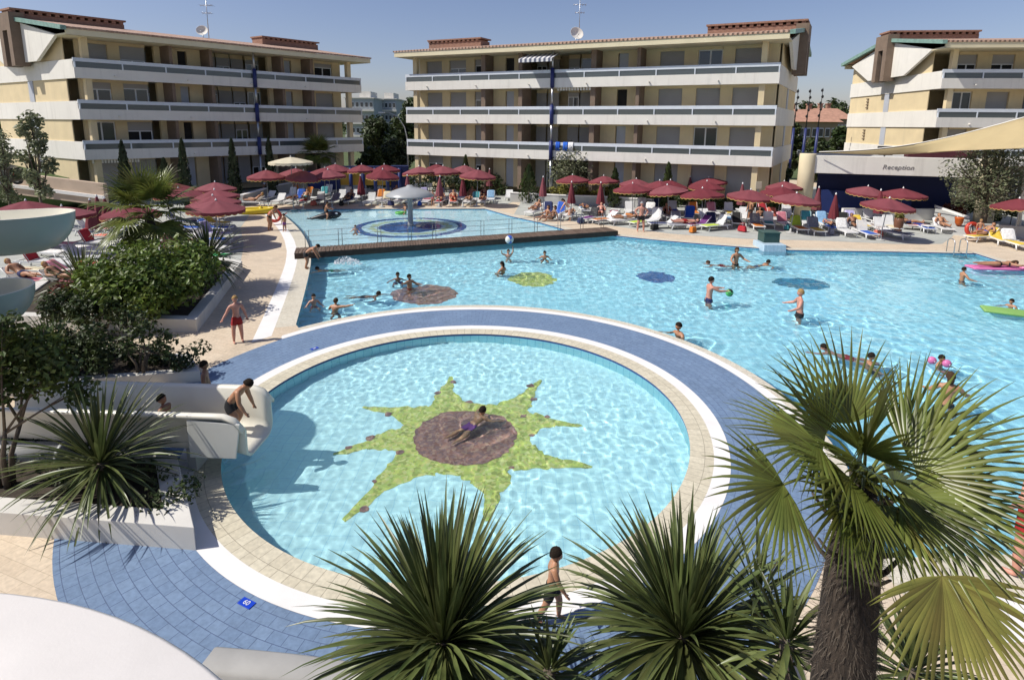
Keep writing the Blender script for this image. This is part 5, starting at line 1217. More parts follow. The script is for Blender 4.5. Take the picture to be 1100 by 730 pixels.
# ------------------------------------------------------------------ loungers
def lounger_profile(back):
    """seat line from foot to head: (x along, z)"""
    c, s = math.cos(R(back)), math.sin(R(back)); hx = .32
    return [(-.98, .33), (-.3, .33), (hx, .33)], [(hx, .33), (hx + .68 * c, .33 + .68 * s)]
def lounger_meshes(back, mt):
    W_ = .62; sp, bp = lounger_profile(back)
    s = MB(); n = 12
    for i in range(n):
        a, c = -.97 + 1.28 * i / n, -.97 + 1.28 * (i + .8) / n; s.box(((a + c) / 2, 0, .325), (c - a, W_ - .08, .025))
    bk = MB(); (x0, z0), (x1, z1) = bp; d = Vector((x1 - x0, 0, z1 - z0)); L_ = d.length; rot = Matrix.Rotation(-R(back), 3, 'Y')
    for i in range(9):
        t = (i + .45) / 9; p = Vector((x0, 0, z0)) + d * t; bk.box(p, (L_ / 9 * .8, W_ - .1 - .02 * (i > 7), .025), None, rot)
    for s_ in (-1, 1): bk.tube([(x0, s_ * (W_ / 2 - .02), z0 + .0), (x0 + d.x * .95, s_ * (W_ / 2 - .03), z0 + d.z * .95), (x1, s_ * (W_ / 2 - .12), z1)], .022, 6)
    f = MB()
    for s_ in (-1, 1): f.box((0, s_ * (W_ / 2), .31), (1.96, .05, .07))
    f.box((-.97, 0, .31), (.05, W_ - .06, .06)); f.box((.96, 0, .31), (.05, W_ - .06, .06))
    if back > 12: f.tube([(x0 + d.x * .6, -.2, z0 + d.z * .6), (x0 + d.x * .6 + .12, -.2, .32)], .015, 5); f.tube([(x0 + d.x * .6, .2, z0 + d.z * .6), (x0 + d.x * .6 + .12, .2, .32)], .015, 5)
    out = [('seat', s.mesh('seat'), mt), ('backrest', bk.mesh('backrest'), mt), ('frame', f.mesh('frame'), M_plast)]
    for x in (-.72, .66):
        for s_ in (-1, 1):
            l = MB(); l.tube([(x, s_ * W_ / 2, .3), (x + (.1 if x > 0 else -.1), s_ * (W_ / 2 + .02), 0)], [.04, .03], 6); out.append(('leg', l.mesh('leg'), M_plast))
    return out
LG = {}
M_navyt = mat('navy_textile', (.05, .055, .10), .8, .1, 8); M_greyt = mat('grey_textile', (.20, .20, .24), .8, .1, 8); M_blackt = mat('black_textile', (.02, .02, .025), .8, .1, 8)
def lounger(p, rz, back, label, group, mt=None, kind='white'):
    key = (back, kind); mt = mt or {'white': M_plast, 'navy': M_navyt, 'grey': M_greyt, 'black': M_blackt}[kind]
    if key not in LG:
        o = from_meshes('sun_lounger', lounger_meshes(back, mt), (p.x, p.y, .012), rz, label, 'sun lounger', group); LG[key] = o; return o
    return smart_copy(LG[key], (p.x, p.y, .012), rz, label, group)
TC = {'orange': (.55, .18, .03), 'yellow': (.62, .44, .06), 'lime': (.42, .55, .05), 'blue': (.03, .10, .42), 'red': (.42, .03, .04), 'pink': (.55, .20, .24), 'coral': (.58, .16, .11), 'green': (.04, .30, .10), 'teal': (.06, .26, .28), 'white': (.70, .69, .67), 'purple': (.14, .04, .16), 'navy': (.03, .04, .11), 'cream': (.62, .55, .38), 'lilac': (.36, .34, .55), 'black': (.02, .02, .02), 'sky': (.22, .38, .55), 'brown': (.16, .09, .06), 'grey': (.22, .22, .25)}
TM = {}
def tmat(c):
    if c not in TM:
        a = TC[c]; TM[c] = mat(c + '_towel_cloth', a, .95, .18, 9, .25, 120)
    return TM[c]
TWM = {}
def towel_mesh(back, part, seed):
    """cloth following the lounger: seat, back or both"""
    key = (back, part, seed)
    if key in TWM: return TWM[key]
    q = random.Random(seed * 7 + int(back)); sp, bp = lounger_profile(back); path = []
    if part in ('seat', 'all'): path += [(-.98 + 1.3 * i / 8, .352) for i in range(8)]
    if part in ('back', 'all'): path += [(bp[0][0] + (bp[1][0] - bp[0][0]) * i / 6 - .026 * math.sin(R(back)), bp[0][1] + (bp[1][1] - bp[0][1]) * i / 6 + .024) for i in range(7)]
    rows = []
    for (x, z) in path:
        row = []
        for k in range(9):
            y = (-1 + 2 * k / 8) * .31; dz = .012 * noise.noise((x * 4 + seed, y * 5, back)) + .006
            if abs(k - 4) == 4: y *= 1.10; dz -= .08
            row.append((x + .02 * noise.noise((y * 6, seed, x)), y, z + max(-.12, dz)))
        rows.append(row)
    b = MB(); b.grid(rows); TWM[key] = b.mesh('towel'); return TWM[key]
TWI = {}
def towel(p, rz, back, part, col, label, group=None, seed=0):
    d = towel_mesh(back, part, seed).copy(); d.materials.append(tmat(col)); o = bpy.data.objects.new('towel', d); COL.objects.link(o); o.location = (p.x, p.y, .012); o.rotation_euler = (0, 0, rz); tag(o, label, 'towel', group or 'towels spread on the loungers'); md = o.modifiers.new('t', 'SOLIDIFY'); md.thickness = .012; md.offset = 1; return o
def ANG(a): return R(a + 180)                   # a lounger's foot end lies along its local -x
# ------------------------------------------------------------------ people
def skinmat(name, c):
    m, nt, b = newmat(name); f = noisef(nt, objc(nt), 9, 3); nt.links.new(mixcol(nt, mapr(nt, f, .35, .65), [x * .9 for x in c], [x * 1.08 for x in c]), b.inputs['Base Color'])
    b.inputs['Roughness'].default_value = .5; b.inputs['Subsurface Weight'].default_value = .05; b.inputs['Subsurface Radius'].default_value = (.02, .008, .004); b.inputs['Subsurface Scale'].default_value = .3; return m
SK = {'tan': skinmat('tanned_skin', (.40, .20, .11)), 'fair': skinmat('fair_skin', (.55, .32, .22)), 'brown': skinmat('brown_skin', (.26, .125, .07)), 'pinkish': skinmat('sunburnt_skin', (.52, .25, .18))}
HAIRM = {'dark': mat('dark_hair', (.022, .016, .012), .9, .35, 60, 1.0, 90, spec=.12), 'brown': mat('brown_hair', (.07, .04, .022), .9, .35, 60, 1.0, 90, spec=.12), 'blond': mat('blond_hair', (.38, .24, .10), .9, .3, 60, 1.0, 90, spec=.12), 'grey': mat('grey_hair', (.3, .29, .28), .6, .2, 40)}
CLM = {}
CC = {'black': (.015, .015, .017), 'red': (.30, .015, .015), 'navy': (.02, .025, .09), 'blue': (.03, .09, .38), 'pink': (.55, .12, .2), 'white': (.65, .65, .63), 'green': (.06, .25, .08), 'orange': (.5, .16, .03), 'teal': (.03, .18, .2), 'purple': (.16, .05, .2)}
def clm(c):
    if c not in CLM: CLM[c] = mat(c + '_swimwear', CC[c], .75, .1, 10)
    return CLM[c]
M_eye = mat('eye_dark', (.02, .015, .012), .25); M_lip = mat('lip', (.30, .10, .08), .5)
def skin(verts, edges, rad, sub=2):
    me = bpy.data.meshes.new('tmp'); me.from_pydata([tuple(v) for v in verts], edges, []); o = bpy.data.objects.new('tmp', me); COL.objects.link(o)
    md = o.modifiers.new('s', 'SKIN'); md.use_smooth_shade = True; md.branch_smoothing = .6
    for i, r in enumerate(rad):
        sv = me.skin_vertices[0].data[i]; sv.radius = r if isinstance(r, tuple) else (r, r); sv.use_root = (i == 0)
    sb_ = o.modifiers.new('u', 'SUBSURF'); sb_.levels = sub; sb_.render_levels = sub
    dg = bpy.context.evaluated_depsgraph_get(); ev = o.evaluated_get(dg); m2 = ev.to_mesh(); vs = [v.co.copy() for v in m2.vertices]; fs = [tuple(p.vertices) for p in m2.polygons]
    ev.to_mesh_clear(); bpy.data.objects.remove(o); bpy.data.meshes.remove(me); return vs, fs
V3 = Vector
POSE = {  # torso direction, upper arm / forearm (left, right), thigh / shin (left, right), head direction
 'stand': dict(t=(0, .02, 1), a=[((-.28, .02, -1), (-.12, .25, -1)), ((.28, .02, -1), (.12, .25, -1))], l=[((-.10, .04, -1), (-.03, -.03, -1)), ((.10, .0, -1), (.03, -.06, -1))]),
 'girl': dict(t=(0, .0, 1), a=[((-.38, -.05, -1), (-.25, .2, -1)), ((.55, .1, -1), (.6, .35, -.7))], l=[((-.10, .0, -1), (-.04, 0, -1)), ((.12, .16, -1), (.02, -.05, -1))]),
 'akimbo': dict(t=(0, .06, 1), a=[((-.75, -.15, -.8), (.45, .55, -.7)), ((.75, -.15, -.8), (-.45, .55, -.7))], l=[((-.17, .02, -1), (-.05, -.02, -1)), ((.17, .02, -1), (.05, -.02, -1))]),
 'walk': dict(t=(0, .10, 1), a=[((-.2, -.45, -1), (-.1, .1, -1)), ((.2, .4, -1), (.05, .6, -.9))], l=[((-.05, .42, -1), (0, -.02, -1)), ((.05, -.30, -1), (0, -.55, -1))]),
 'bend': dict(t=(0, .75, .72), a=[((-.15, .55, -.9), (-.05, .5, -.9)), ((.15, .55, -.9), (.05, .5, -.9))], l=[((-.10, .12, -1), (-.02, -.22, -1)), ((.10, .30, -1), (.02, -.25, -1))], h=(0, .6, .8)),
 'dive': dict(t=(0, .92, .55), a=[((-.15, .5, -.9), (-.05, .4, -.9)), ((.15, .5, -.9), (.05, .4, -.9))], l=[((-.08, .28, -1), (-.02, -.30, -1)), ((.08, .34, -1), (.02, -.32, -1))], h=(0, .95, .35)),
 'crouch': dict(t=(0, .72, .74), a=[((-.22, .18, -1), (-.08, .32, -1)), ((.22, .18, -1), (.05, .55, -.8))], l=[((-.10, .62, -.85), (0, -.55, -.9)), ((.10, .70, -.80), (0, -.50, -.9))], h=(0, .8, .6)),
 'wade': dict(t=(0, .05, 1), a=[((-.65, .35, -.75), (-.3, .85, -.25)), ((.65, .35, -.75), (.3, .85, -.25))], l=[((-.12, .15, -1), (-.03, -.15, -1)), ((.12, .05, -1), (.03, -.1, -1))]),
 'reach': dict(t=(0, .08, 1), a=[((-.15, .85, -.45), (.08, 1, .0)), ((.15, .85, -.45), (-.08, 1, .0))], l=[((-.14, .2, -1), (-.04, -.2, -1)), ((.14, .0, -1), (.04, -.1, -1))]),
 'squat': dict(t=(0, .12, 1), a=[((-.50, .35, -.75), (-.35, .9, -.25)), ((.62, .1, -.75), (.5, .8, -.15))], l=[((-.25, .9, -.45), (0, -.5, -.9)), ((.25, .9, -.45), (0, -.5, -.9))]),
 'armsup': dict(t=(0, .0, 1), a=[((-.45, .2, .9), (.15, .15, 1)), ((.75, .35, .35), (.2, .6, .6))], l=[((-.12, .3, -1), (-.03, -.4, -1)), ((.12, .2, -1), (.03, -.4, -1))]),
 'point': dict(t=(.1, .05, 1), a=[((-.65, .4, -.65), (-.4, .8, -.2)), ((1, .15, .1), (1, .2, .25))], l=[((-.14, .5, -1), (-.04, -.6, -1)), ((.14, .4, -1), (.04, -.6, -1))]),
 'swim': dict(t=(0, 1, .42), a=[((-.55, .85, .05), (-.2, 1, -.1)), ((.75, .5, -.3), (.35, -.6, -.5))], l=[((-.10, -1, -.34), (-.02, -1, -.12)), ((.10, -1, -.2), (.02, -1, -.34))], h=(0, .35, 1)),
 'float': dict(t=(0, .8, .75), a=[((-.55, .8, -.3), (-.2, 1, -.1)), ((.8, .3, -.5), (.5, .8, -.2))], l=[((-.16, -.9, -.25), (-.05, -1, .1)), ((.16, -1, -.15), (.05, -1, -.1))], h=(0, .35, 1)),
 'prone': dict(t=(0, 1, .03), a=[((-.9, .6, .0), (.3, 1, .02)), ((.9, .6, .0), (-.3, 1, .02))], l=[((-.10, -1, -.01), (-.03, -1, .0)), ((.10, -1, -.01), (.03, -1, .0))], h=(0, .9, .35)),
 'lie0': dict(t=(0, -1, .04), a=[((-.40, 1, -.08), (-.05, 1, .02)), ((.40, 1, -.08), (.05, 1, .02))], l=[((-.12, 1, .02), (-.05, 1, -.02)), ((.12, 1, .16), (.03, 1, -.14))]),
 'lie40': dict(t=(0, -.77, .64), a=[((-.45, .5, -.75), (-.05, 1, .05)), ((.45, .5, -.75), (.05, 1, .05))], l=[((-.12, 1, .04), (-.05, 1, -.02)), ((.12, 1, .30), (.03, 1, -.28))]),
 'sit': dict(t=(0, -.18, 1), a=[((-.45, -.45, -.85), (-.15, -.15, -1)), ((.35, .55, -.75), (.0, .9, -.1))], l=[((-.15, .85, .5), (0, .55, -.85)), ((.12, 1, .1), (.02, 1, -.05))]),
 'ride': dict(t=(0, .25, 1), a=[((-.35, .6, -.75), (.1, .9, -.3)), ((.35, .6, -.75), (-.1, .9, -.3))], l=[((-.7, .6, -.4), (-.15, -.3, -1)), ((.7, .6, -.4), (.15, -.3, -1))]),
}
PM = {}
def body(pose, H, fem, hi):
    key = (pose, round(H, 2), fem, hi)
    if key in PM: return PM[key]
    P = POSE[pose]; child = H < 1.45; ks = 1.06 if child else 1.0; hs = 1.0 + max(0, 1.45 - H) * .55
    T = V3(P['t']).normalized(); X = V3((1, 0, 0)); F = X.cross(T) * -1 if False else T.cross(X) * -1
    F = X.cross(T).normalized(); F = -F if F.y < 0 and abs(T.y) < .98 else F
    if pose in ('prone', 'swim', 'dive', 'float'): F = -T.cross(X) if (-T.cross(X)).z < 0 else T.cross(X)
    if pose in ('lie0', 'lie40'): F = T.cross(X) if T.cross(X).z > 0 else -T.cross(X)
    vs, es, rs = [], [], []
    def av(p, r, par=None):
        vs.append(V3(p) * H); rs.append((r[0] * H, r[1] * H) if isinstance(r, tuple) else r * H); i = len(vs) - 1
        if par is not None: es.append((par, i))
        return i
    pel = V3((0, 0, 0)); kw = .93 if fem else 1.0
    i0 = av(pel, .078); i1 = av(T * .10, .072 * kw, i0); i2 = av(T * .20, .086 * kw, i1); i3 = av(T * .285, .068 * kw, i2); i4 = av(T * .345, .034, i3)
    hd = V3(P.get('h', T)).normalized(); i5 = av(T * .345 + hd * .03, .029, i4)
    hands = []; knees = []
    for s, (ua, fa), (th, sh) in zip((-1, 1), P['a'], P['l']):
        sp = T * .295 + X * s * .108 * kw; a = av(sp, .047 * kw, i3); ua, fa = V3(ua).normalized(), V3(fa).normalized()
        b_ = av(sp + ua * .085, .040 * kw, a); e = av(sp + ua * .168, .031, b_); f1 = av(sp + ua * .168 + fa * .06, .032 * kw, e); w = av(sp + ua * .168 + fa * .145, .018, f1); h_ = av(sp + ua * .168 + fa * .185, .020, w)
        hands.append((sp + ua * .168 + fa * .185, fa, s))
        th, sh = V3(th).normalized(), V3(sh).normalized(); hp = pel - T * .02 + X * s * .052; a = av(hp + th * .03, .070, i0); m_ = av(hp + th * .125, .062, a); k = av(hp + th * .245, .044, m_)
        kp = hp + th * .245; c = av(kp + sh * .075, .045, k); an = av(kp + sh * .225, .027, c); ft = V3((0, 1, 0)) if abs(sh.z) > .6 else (sh * .4 + V3((0, 0, 1 if pose.startswith('lie') else -1))).normalized()
        ftd = ft if pose not in ('prone', 'swim', 'float') else sh; he = av(kp + sh * .245, .024, an); av(kp + sh * .255 + ftd * .05, .022, he); av(kp + sh * .26 + ftd * .10, .016, len(vs) - 1)
    sv, sf = skin(vs, es, rs, 2 if hi else 1)
    M = MB(); M.add(sv, sf, None, True)
    # head with a face
    hc = (T * .345 + hd * .088) * H; r = .062 * H * hs; fwd_h = (F - hd * F.dot(hd)).normalized(); rx = hd.cross(fwd_h).normalized() * -1
    def hp_(x, y, z): return hc + (rx * x + fwd_h * y + hd * z) * r
    rows = []; n = 20 if hi else 14; h = 12 if hi else 9
    for i in range(h + 1):
        th = math.pi * i / h; row = []
        for k in range(n):
            a = 2 * math.pi * k / n; x, y, z = math.sin(th) * math.sin(a) * .84, math.sin(th) * math.cos(a) * 1.0, math.cos(th) * 1.18
            if z < -.2: x *= 1 - .28 * (-z - .2); y = y * (1 - .12 * (-z - .2)) + .10 * (-z - .2)
            if y > .3 and abs(z + .05) < .35 and abs(x) < .6: y -= .05
            if y > .5 and abs(x) < .22 and -.45 < z < .1: y += .16 * (1 - abs(z + .25) / .4)
            row.append(hp_(x, y, z))
        rows.append(row)
    M.grid(rows, None, True, True)
    ro = Matrix((rx, fwd_h, hd)).transposed()
    for s in (-1, 1): M.ball(hp_(s * .84, -.05, -.05), r * .2, None, 8, (.45, .8, 1.2), ro)
    for s in (-1, 1): M.ball(hp_(s * .31, .90, .06), r * .10, None, 6, (1.3, .6, .8), ro)
    M.ball(hp_(0, .94, -.55), r * .1, None, 6, (2.2, .6, .5), ro)
    # fingers
    for hp2, fa, s in hands:
        base = hp2 * H; fa = fa.normalized(); sd = fa.cross(V3((0, 0, 1)) if abs(fa.z) < .9 else V3((0, 1, 0))).normalized(); pn = sd.cross(fa)
        for fi, (off, ln) in enumerate(((-.016, .042), (-.0055, .050), (.005, .047), (.0155, .036))):
            p0 = base + sd * off * H; M.tube([p0 - fa * .008 * H, p0 + fa * ln * .45 * H + pn * .004 * H, p0 + fa * ln * .85 * H + pn * .013 * H], [.0062 * H, .0056 * H, .0042 * H], 5)
        th0 = base - fa * .022 * H - sd * .018 * H * s; M.tube([th0, th0 - sd * .016 * H * s + fa * .014 * H, th0 - sd * .020 * H * s + fa * .034 * H + pn * .006 * H], [.008 * H, .007 * H, .005 * H], 5)
    nb = len(M.f)
    # clothing: trunks / briefs, and a top
    ln = .06 if fem else .15
    acc = [V3((0, 0, 0)) for _ in sv]
    for f_ in sf:
        nrm = (sv[f_[1]] - sv[f_[0]]).cross(sv[f_[2]] - sv[f_[0]])
        for k in f_: acc[k] += nrm
    legs_ = [(-T * .02 + X * s * .052, V3(th).normalized()) for s, (th, sh) in zip((-1, 1), P['l'])]
    def in_trunks(v):
        v = v / H; t_ = v.dot(T); rad = (v - T * t_).length
        if -.03 < t_ < .062 and rad < .135: return True
        for hp, th in legs_:
            u = (v - hp).dot(th); r_ = (v - hp - th * u).length
            if -.06 < u < ln and r_ < .10: return True
        return False
    def in_top(v):
        v = v / H; t_ = v.dot(T); return .178 < t_ < .248 and abs(v.dot(X)) < .105 and (v - T * t_).length < .125
    def cut(test, off):
        cb = MB(); idx = {}; vv = []; ff = []
        for f_ in sf:
            if all(test(sv[k]) for k in f_):
                g_ = []
                for k in f_:
                    if k not in idx: idx[k] = len(vv); vv.append(sv[k] + acc[k].normalized() * off * H)
                    g_.append(idx[k])
                ff.append(g_)
        cb.add(vv, ff, None, True); return cb
    C = cut(in_trunks, .009); top = cut(in_top, .008) if fem else None
    if top is not None and not top.f: top = None
    # hair
    Hm = MB(); hv = []
    for i in range(9):
        th = math.pi * .62 * i / 8; row = []
        for k in range(18):
            a = 2 * math.pi * k / 18; lim = 1.0
            th2 = th * (.60 + .40 * (0.5 - .5 * math.cos(a))) if True else th
            x, y, z = math.sin(th2) * math.sin(a) * .93, math.sin(th2) * math.cos(a) * 1.08 - .05, math.cos(th2) * 1.28
            w_ = 1 + .07 * noise.noise((x * 3.1, y * 3.1, z * 3.1)) + .05 * noise.noise((x * 8, y * 8, z * 8)); row.append(hp_(x * w_, y * w_, z * w_))
        hv.append(row)
    Hm.grid(hv, None, True, True)
    if fem:
        Hm.ball(hp_(0, -.78, -.55), r, None, 10, (.72, .42, 1.15), ro)
    PM[key] = (M, C, top, Hm, nb); return PM[key]
PMESH = {}
def person(loc, rz, pose, H, label, skinc='tan', wear='black', hair='dark', fem=False, hi=False, ground=None, group=None, scale=1.0, tilt=None):
    M, C, top, Hm, nb = body(pose, H, fem, hi)
    key = (pose, round(H, 2), fem, hi)
    def ms(k, b, mt):
        kk = key + (k, mt.name)
        if kk not in PMESH: d = b.mesh(k); d.materials.append(mt); PMESH[kk] = d
        return PMESH[kk]
    low = min(v[2] for v in M.v)
    z = loc[2] - low if ground is None else ground
    o = bpy.data.objects.new('person', ms('person', M, SK[skinc])); COL.objects.link(o); o.location = (loc[0], loc[1], z); o.rotation_euler = (0, 0, rz); tag(o, label, 'person', group)
    if tilt: o.rotation_euler = (tilt, 0, rz)
    for nm, b, mt in (('swim_trunks' if not fem else 'bikini_bottom', C, clm(wear)), ('bikini_top', top, clm(wear)), ('hair', Hm, HAIRM[hair])):
        if b is None: continue
        c = bpy.data.objects.new(nm, ms(nm, b, mt)); COL.objects.link(c); c.parent = o
    o.cycles.is_caustics_receiver = True
    for c in o.children: c.cycles.is_caustics_receiver = True
    return o
FACE = lambda deg: R(deg - 90)                  # compass on the ground: 0 = to the right, 90 = away
def gp(x, y, z=0): p = G(x, y, z); return (p.x, p.y, z)
# on the paving
person(gp(256, 367), FACE(-55), 'girl', 1.36, 'child in red shorts standing on the walkway with arms held out', 'pinkish', 'red', 'blond')
person(gp(290, 247.5), FACE(-15), 'bend', 1.72, 'person in a dark bikini bending towards a child with a red swim ring', 'tan', 'black', 'brown', True)
person(gp(306, 248.5), FACE(160), 'stand', 1.02, 'small child standing at the lagoon edge by the red swim ring', 'tan', 'purple', 'dark')
person(gp(688, 248.5), FACE(-95), 'akimbo', 1.78, 'tanned man in dark trunks standing at the end of the wooden bridge', 'pinkish', 'black', 'grey')
person(gp(329, 288.5), FACE(8), 'dive', 1.42, 'child bending at the pool edge ready to dive by the bridge', 'tan', 'black', 'dark')
person(gp(592, 667), FACE(-8), 'walk', 1.06, 'small child in dark trunks walking past the foreground yuccas', 'tan', 'black', 'dark', hi=True)
person(gp(1096, 614), FACE(120), 'akimbo', 1.80, 'broad sunburnt man at the right edge behind the palm fronds', 'pinkish', 'red', 'brown', hi=True)
person(gp(224, 449), FACE(20), 'stand', 1.28, 'child standing in the shade behind the white slide', 'brown', 'black', 'dark', hi=True)
person(gp(465, 221), FACE(-100), 'stand', 1.2, 'child standing by the lagoon loungers right of the fountain', 'tan', 'pink', 'brown', True)
for x, y, a, w, lab in ((285, 207, -80, 'white', 'person in white standing under the leftmost lagoon parasol'), (319, 210, -60, 'orange', 'person in orange standing under the cream parasol'), (805, 240, 200, 'black', 'person in black standing beside the grey lounger'), (816, 238, -90, 'navy', 'person in navy sitting upright near the grey lounger')):
    person(gp(x, y), FACE(a), 'stand' if 'sit' not in lab else 'sit', 1.66, lab, 'tan', w, 'dark', 'white' in lab or 'black' in lab)
person(gp(587, 236.5), FACE(-160), 'sit', 1.65, 'tanned person sitting on the paving, left of the two by the hedge', 'tan', 'orange', 'brown', True)
person(gp(594, 237.5), FACE(-170), 'sit', 1.7, 'tanned person sitting on the paving, right of the two by the hedge', 'brown', 'black', 'dark', True)
person(gp(612, 237), FACE(170), 'bend', 1.66, 'person in white bending over a lounger by the low grey wall', 'fair', 'white', 'dark', True)
person(gp(1051, 257), FACE(-120), 'stand', 1.15, 'child in blue beside the red life ring', 'tan', 'blue', 'blond', True)
# in the water: photo point at the waterline, floor under the feet
def wader(x, y, deg, pose, H, label, skinc='tan', wear='black', hair='dark', fem=False, zf=None, out=None, hi=False):
    p = G(x, y, ZW); M = body(pose, H, fem, hi)[0]; low = min(v[2] for v in M.v); hi_ = max(v[2] for v in M.v)
    g = (zf if zf is not None else Z2) - low if out is None else ZW + out - hi_
    return person((p.x, p.y, 0), FACE(deg), pose, H, label, skinc, wear, hair, fem, hi, g)
wader(337, 327, -60, 'squat', 1.2, 'child in pink at the left corner of the main pool', 'fair', 'pink', 'dark', True, out=.42)
wader(359, 333.5, 75, 'point', 1.45, 'child seen from behind wading near the blue ring path', 'tan', 'navy', 'brown', out=.46)
wader(393, 317, -10, 'swim', 1.5, 'swimmer gliding towards the brown floor mosaic', 'brown', 'black', 'dark', out=.20)
wader(427, 299, -70, 'squat', 1.5, 'dark haired swimmer up to the chin beside one with raised arm', 'brown', 'navy', 'dark', out=.30)
wader(440, 307, -20, 'point', 1.5, 'child with outstretched arm behind the brown floor mosaic', 'tan', 'red', 'dark', out=.52)
wader(353, 289, 200, 'swim', 1.4, 'snorkeller splashing beside the bridge in the main pool', 'tan', 'green', 'dark', out=.16)
wader(546, 276.5, -80, 'armsup', 1.35, 'child in pink holding a striped ball above the head', 'fair', 'pink', 'brown', True, out=.62)
wader(541, 291, 150, 'squat', 1.6, 'dark haired person in the water below the ball player', 'tan', 'black', 'dark', True, out=.44)
wader(585, 276.5, -90, 'squat', 1.4, 'lone bather with dark hair right of the ball player', 'tan', 'navy', 'dark', out=.36)
wader(436, 229.5, -150, 'squat', 1.3, 'child with a green float beside the fountain', 'tan', 'green', 'dark', zf=Z3)
wader(382, 251, -80, 'squat', 1.0, 'small child sitting in the shallow lagoon near the bridge', 'fair', 'orange', 'brown', zf=Z3)
wader(761, 322, 5, 'reach', 1.78, 'man wading with a green ball in his outstretched hands', 'pinkish', 'navy', 'dark')
wader(859, 338, 165, 'wade', 1.80, 'blond man wading with bent arms near the teal floor mosaic', 'pinkish', 'black', 'blond')
wader(790, 284, -75, 'wade', 1.72, 'person in a dark swimsuit standing between two swimmers', 'tan', 'black', 'brown', True)
wader(772, 284, 190, 'swim', 1.6, 'swimmer stretched out left of the standing person', 'pinkish', 'red', 'brown', out=.22)
wader(814, 284.5, 12, 'swim', 1.6, 'swimmer with raised head right of the standing person', 'tan', 'navy', 'dark', out=.24)
wader(731, 358.5, 200, 'squat', 1.75, 'person resting at the pool edge below the blue ring path', 'tan', 'navy', 'dark', out=.40)
wader(908, 380, 150, 'swim', 1.6, 'swimmer above the palm, left one of a pair', 'pinkish', 'red', 'dark', out=.2)
wader(932, 389, -20, 'squat', 1.5, 'swimmer above the palm, right one of a pair', 'tan', 'black', 'dark', out=.3)
wader(1008, 391, -60, 'squat', 1.15, 'child with pink armbands in the main pool', 'tan', 'teal', 'dark', out=.30)
wader(1017, 434, 60, 'wade', 1.68, 'person with long hair wading behind the palm fronds', 'tan', 'black', 'brown', True)
wader(1033, 301, -10, 'wade', 1.4, 'child wading near the pool ladder', 'tan', 'navy', 'dark', out=.60)
wader(1087, 329, 200, 'squat', 1.2, 'child holding on to the green floating mat', 'tan', 'navy', 'dark', out=.30)
wader(507, 450, 50, 'float', 1.25, 'swimmer over the sun mosaic in the round pool', 'tan', 'purple', 'dark', out=.17, hi=True)
# ------------------------------------------------------------------ rows of loungers, towels and sunbathers
ORD = 'first second third fourth fifth sixth seventh eighth ninth tenth eleventh twelfth thirteenth fourteenth fifteenth sixteenth seventeenth eighteenth nineteenth twentieth'.split()
q = random.Random(99)
def mkrow(where, items, deg, seed, pt, pp, group, z=0):
    q = random.Random(seed)
    items = sorted(items, key=lambda t: t[0] if deg < -45 else -t[1])
    for i, it in enumerate(items):
        x, y = it[0], it[1]; ex = it[2] if len(it) > 2 else {}
        dg_ = ex.get('d', deg + q.gauss(0, 6)); back = ex.get('b', q.choice((0, 40, 40, 62, 62))); kind = ex.get('k', 'white'); p = G(x, y)
        o_ = ORD[i]; from_ = 'from left' if deg < -45 else 'from front'
        tw = ex.get('t', 'x')
        if tw == 'x': tw = [(q.choice(('seat', 'back', 'all')), q.choice(('white', 'white', 'cream', 'blue', 'navy', 'grey', 'pink', 'orange', 'teal', 'lilac', 'yellow', 'red', 'brown', 'sky', 'black')))] if q.random() < pt else []
        occ = ex.get('p', 'x')
        if occ == 'x': occ = (q.choice(('tan', 'tan', 'brown', 'pinkish')), q.choice(('black', 'red', 'navy', 'blue', 'pink', 'white', 'teal')), q.random() < .5) if q.random() < pp and back < 50 else None
        kindw = {'white': 'white', 'navy': 'navy', 'grey': 'grey', 'black': 'black'}[kind]
        wh = {0: 'flat', 40: 'half raised', 62: 'steep'}[back]
        lounger(p, ANG(dg_), back, f'{kindw} lounger, {wh} back, {o_} {from_} in the {where}', group, None, kind)
        for part, col in tw: towel(p, ANG(dg_), back, part, col, f'{col} towel on the {part.replace("all", "full length")} of {o_} lounger {from_}, {where}', None, i % 4)
        if occ:
            pose = 'lie0' if back == 0 else 'lie40'; H = 1.68 if occ[2] else 1.74
            d = Vector((math.cos(R(dg_)), math.sin(R(dg_)), 0)); pp_ = p + d * -.22
            M = body(pose, H, occ[2], False)[0]; low = min(v[2] for v in M.v)
            person((pp_.x, pp_.y, 0), R(dg_ - 90), pose, H, f'sunbather in {occ[1]} on {o_} lounger {from_}, {where}', occ[0], occ[1], q.choice(('dark', 'brown', 'blond')), occ[2], False, .375 + .075 * H)
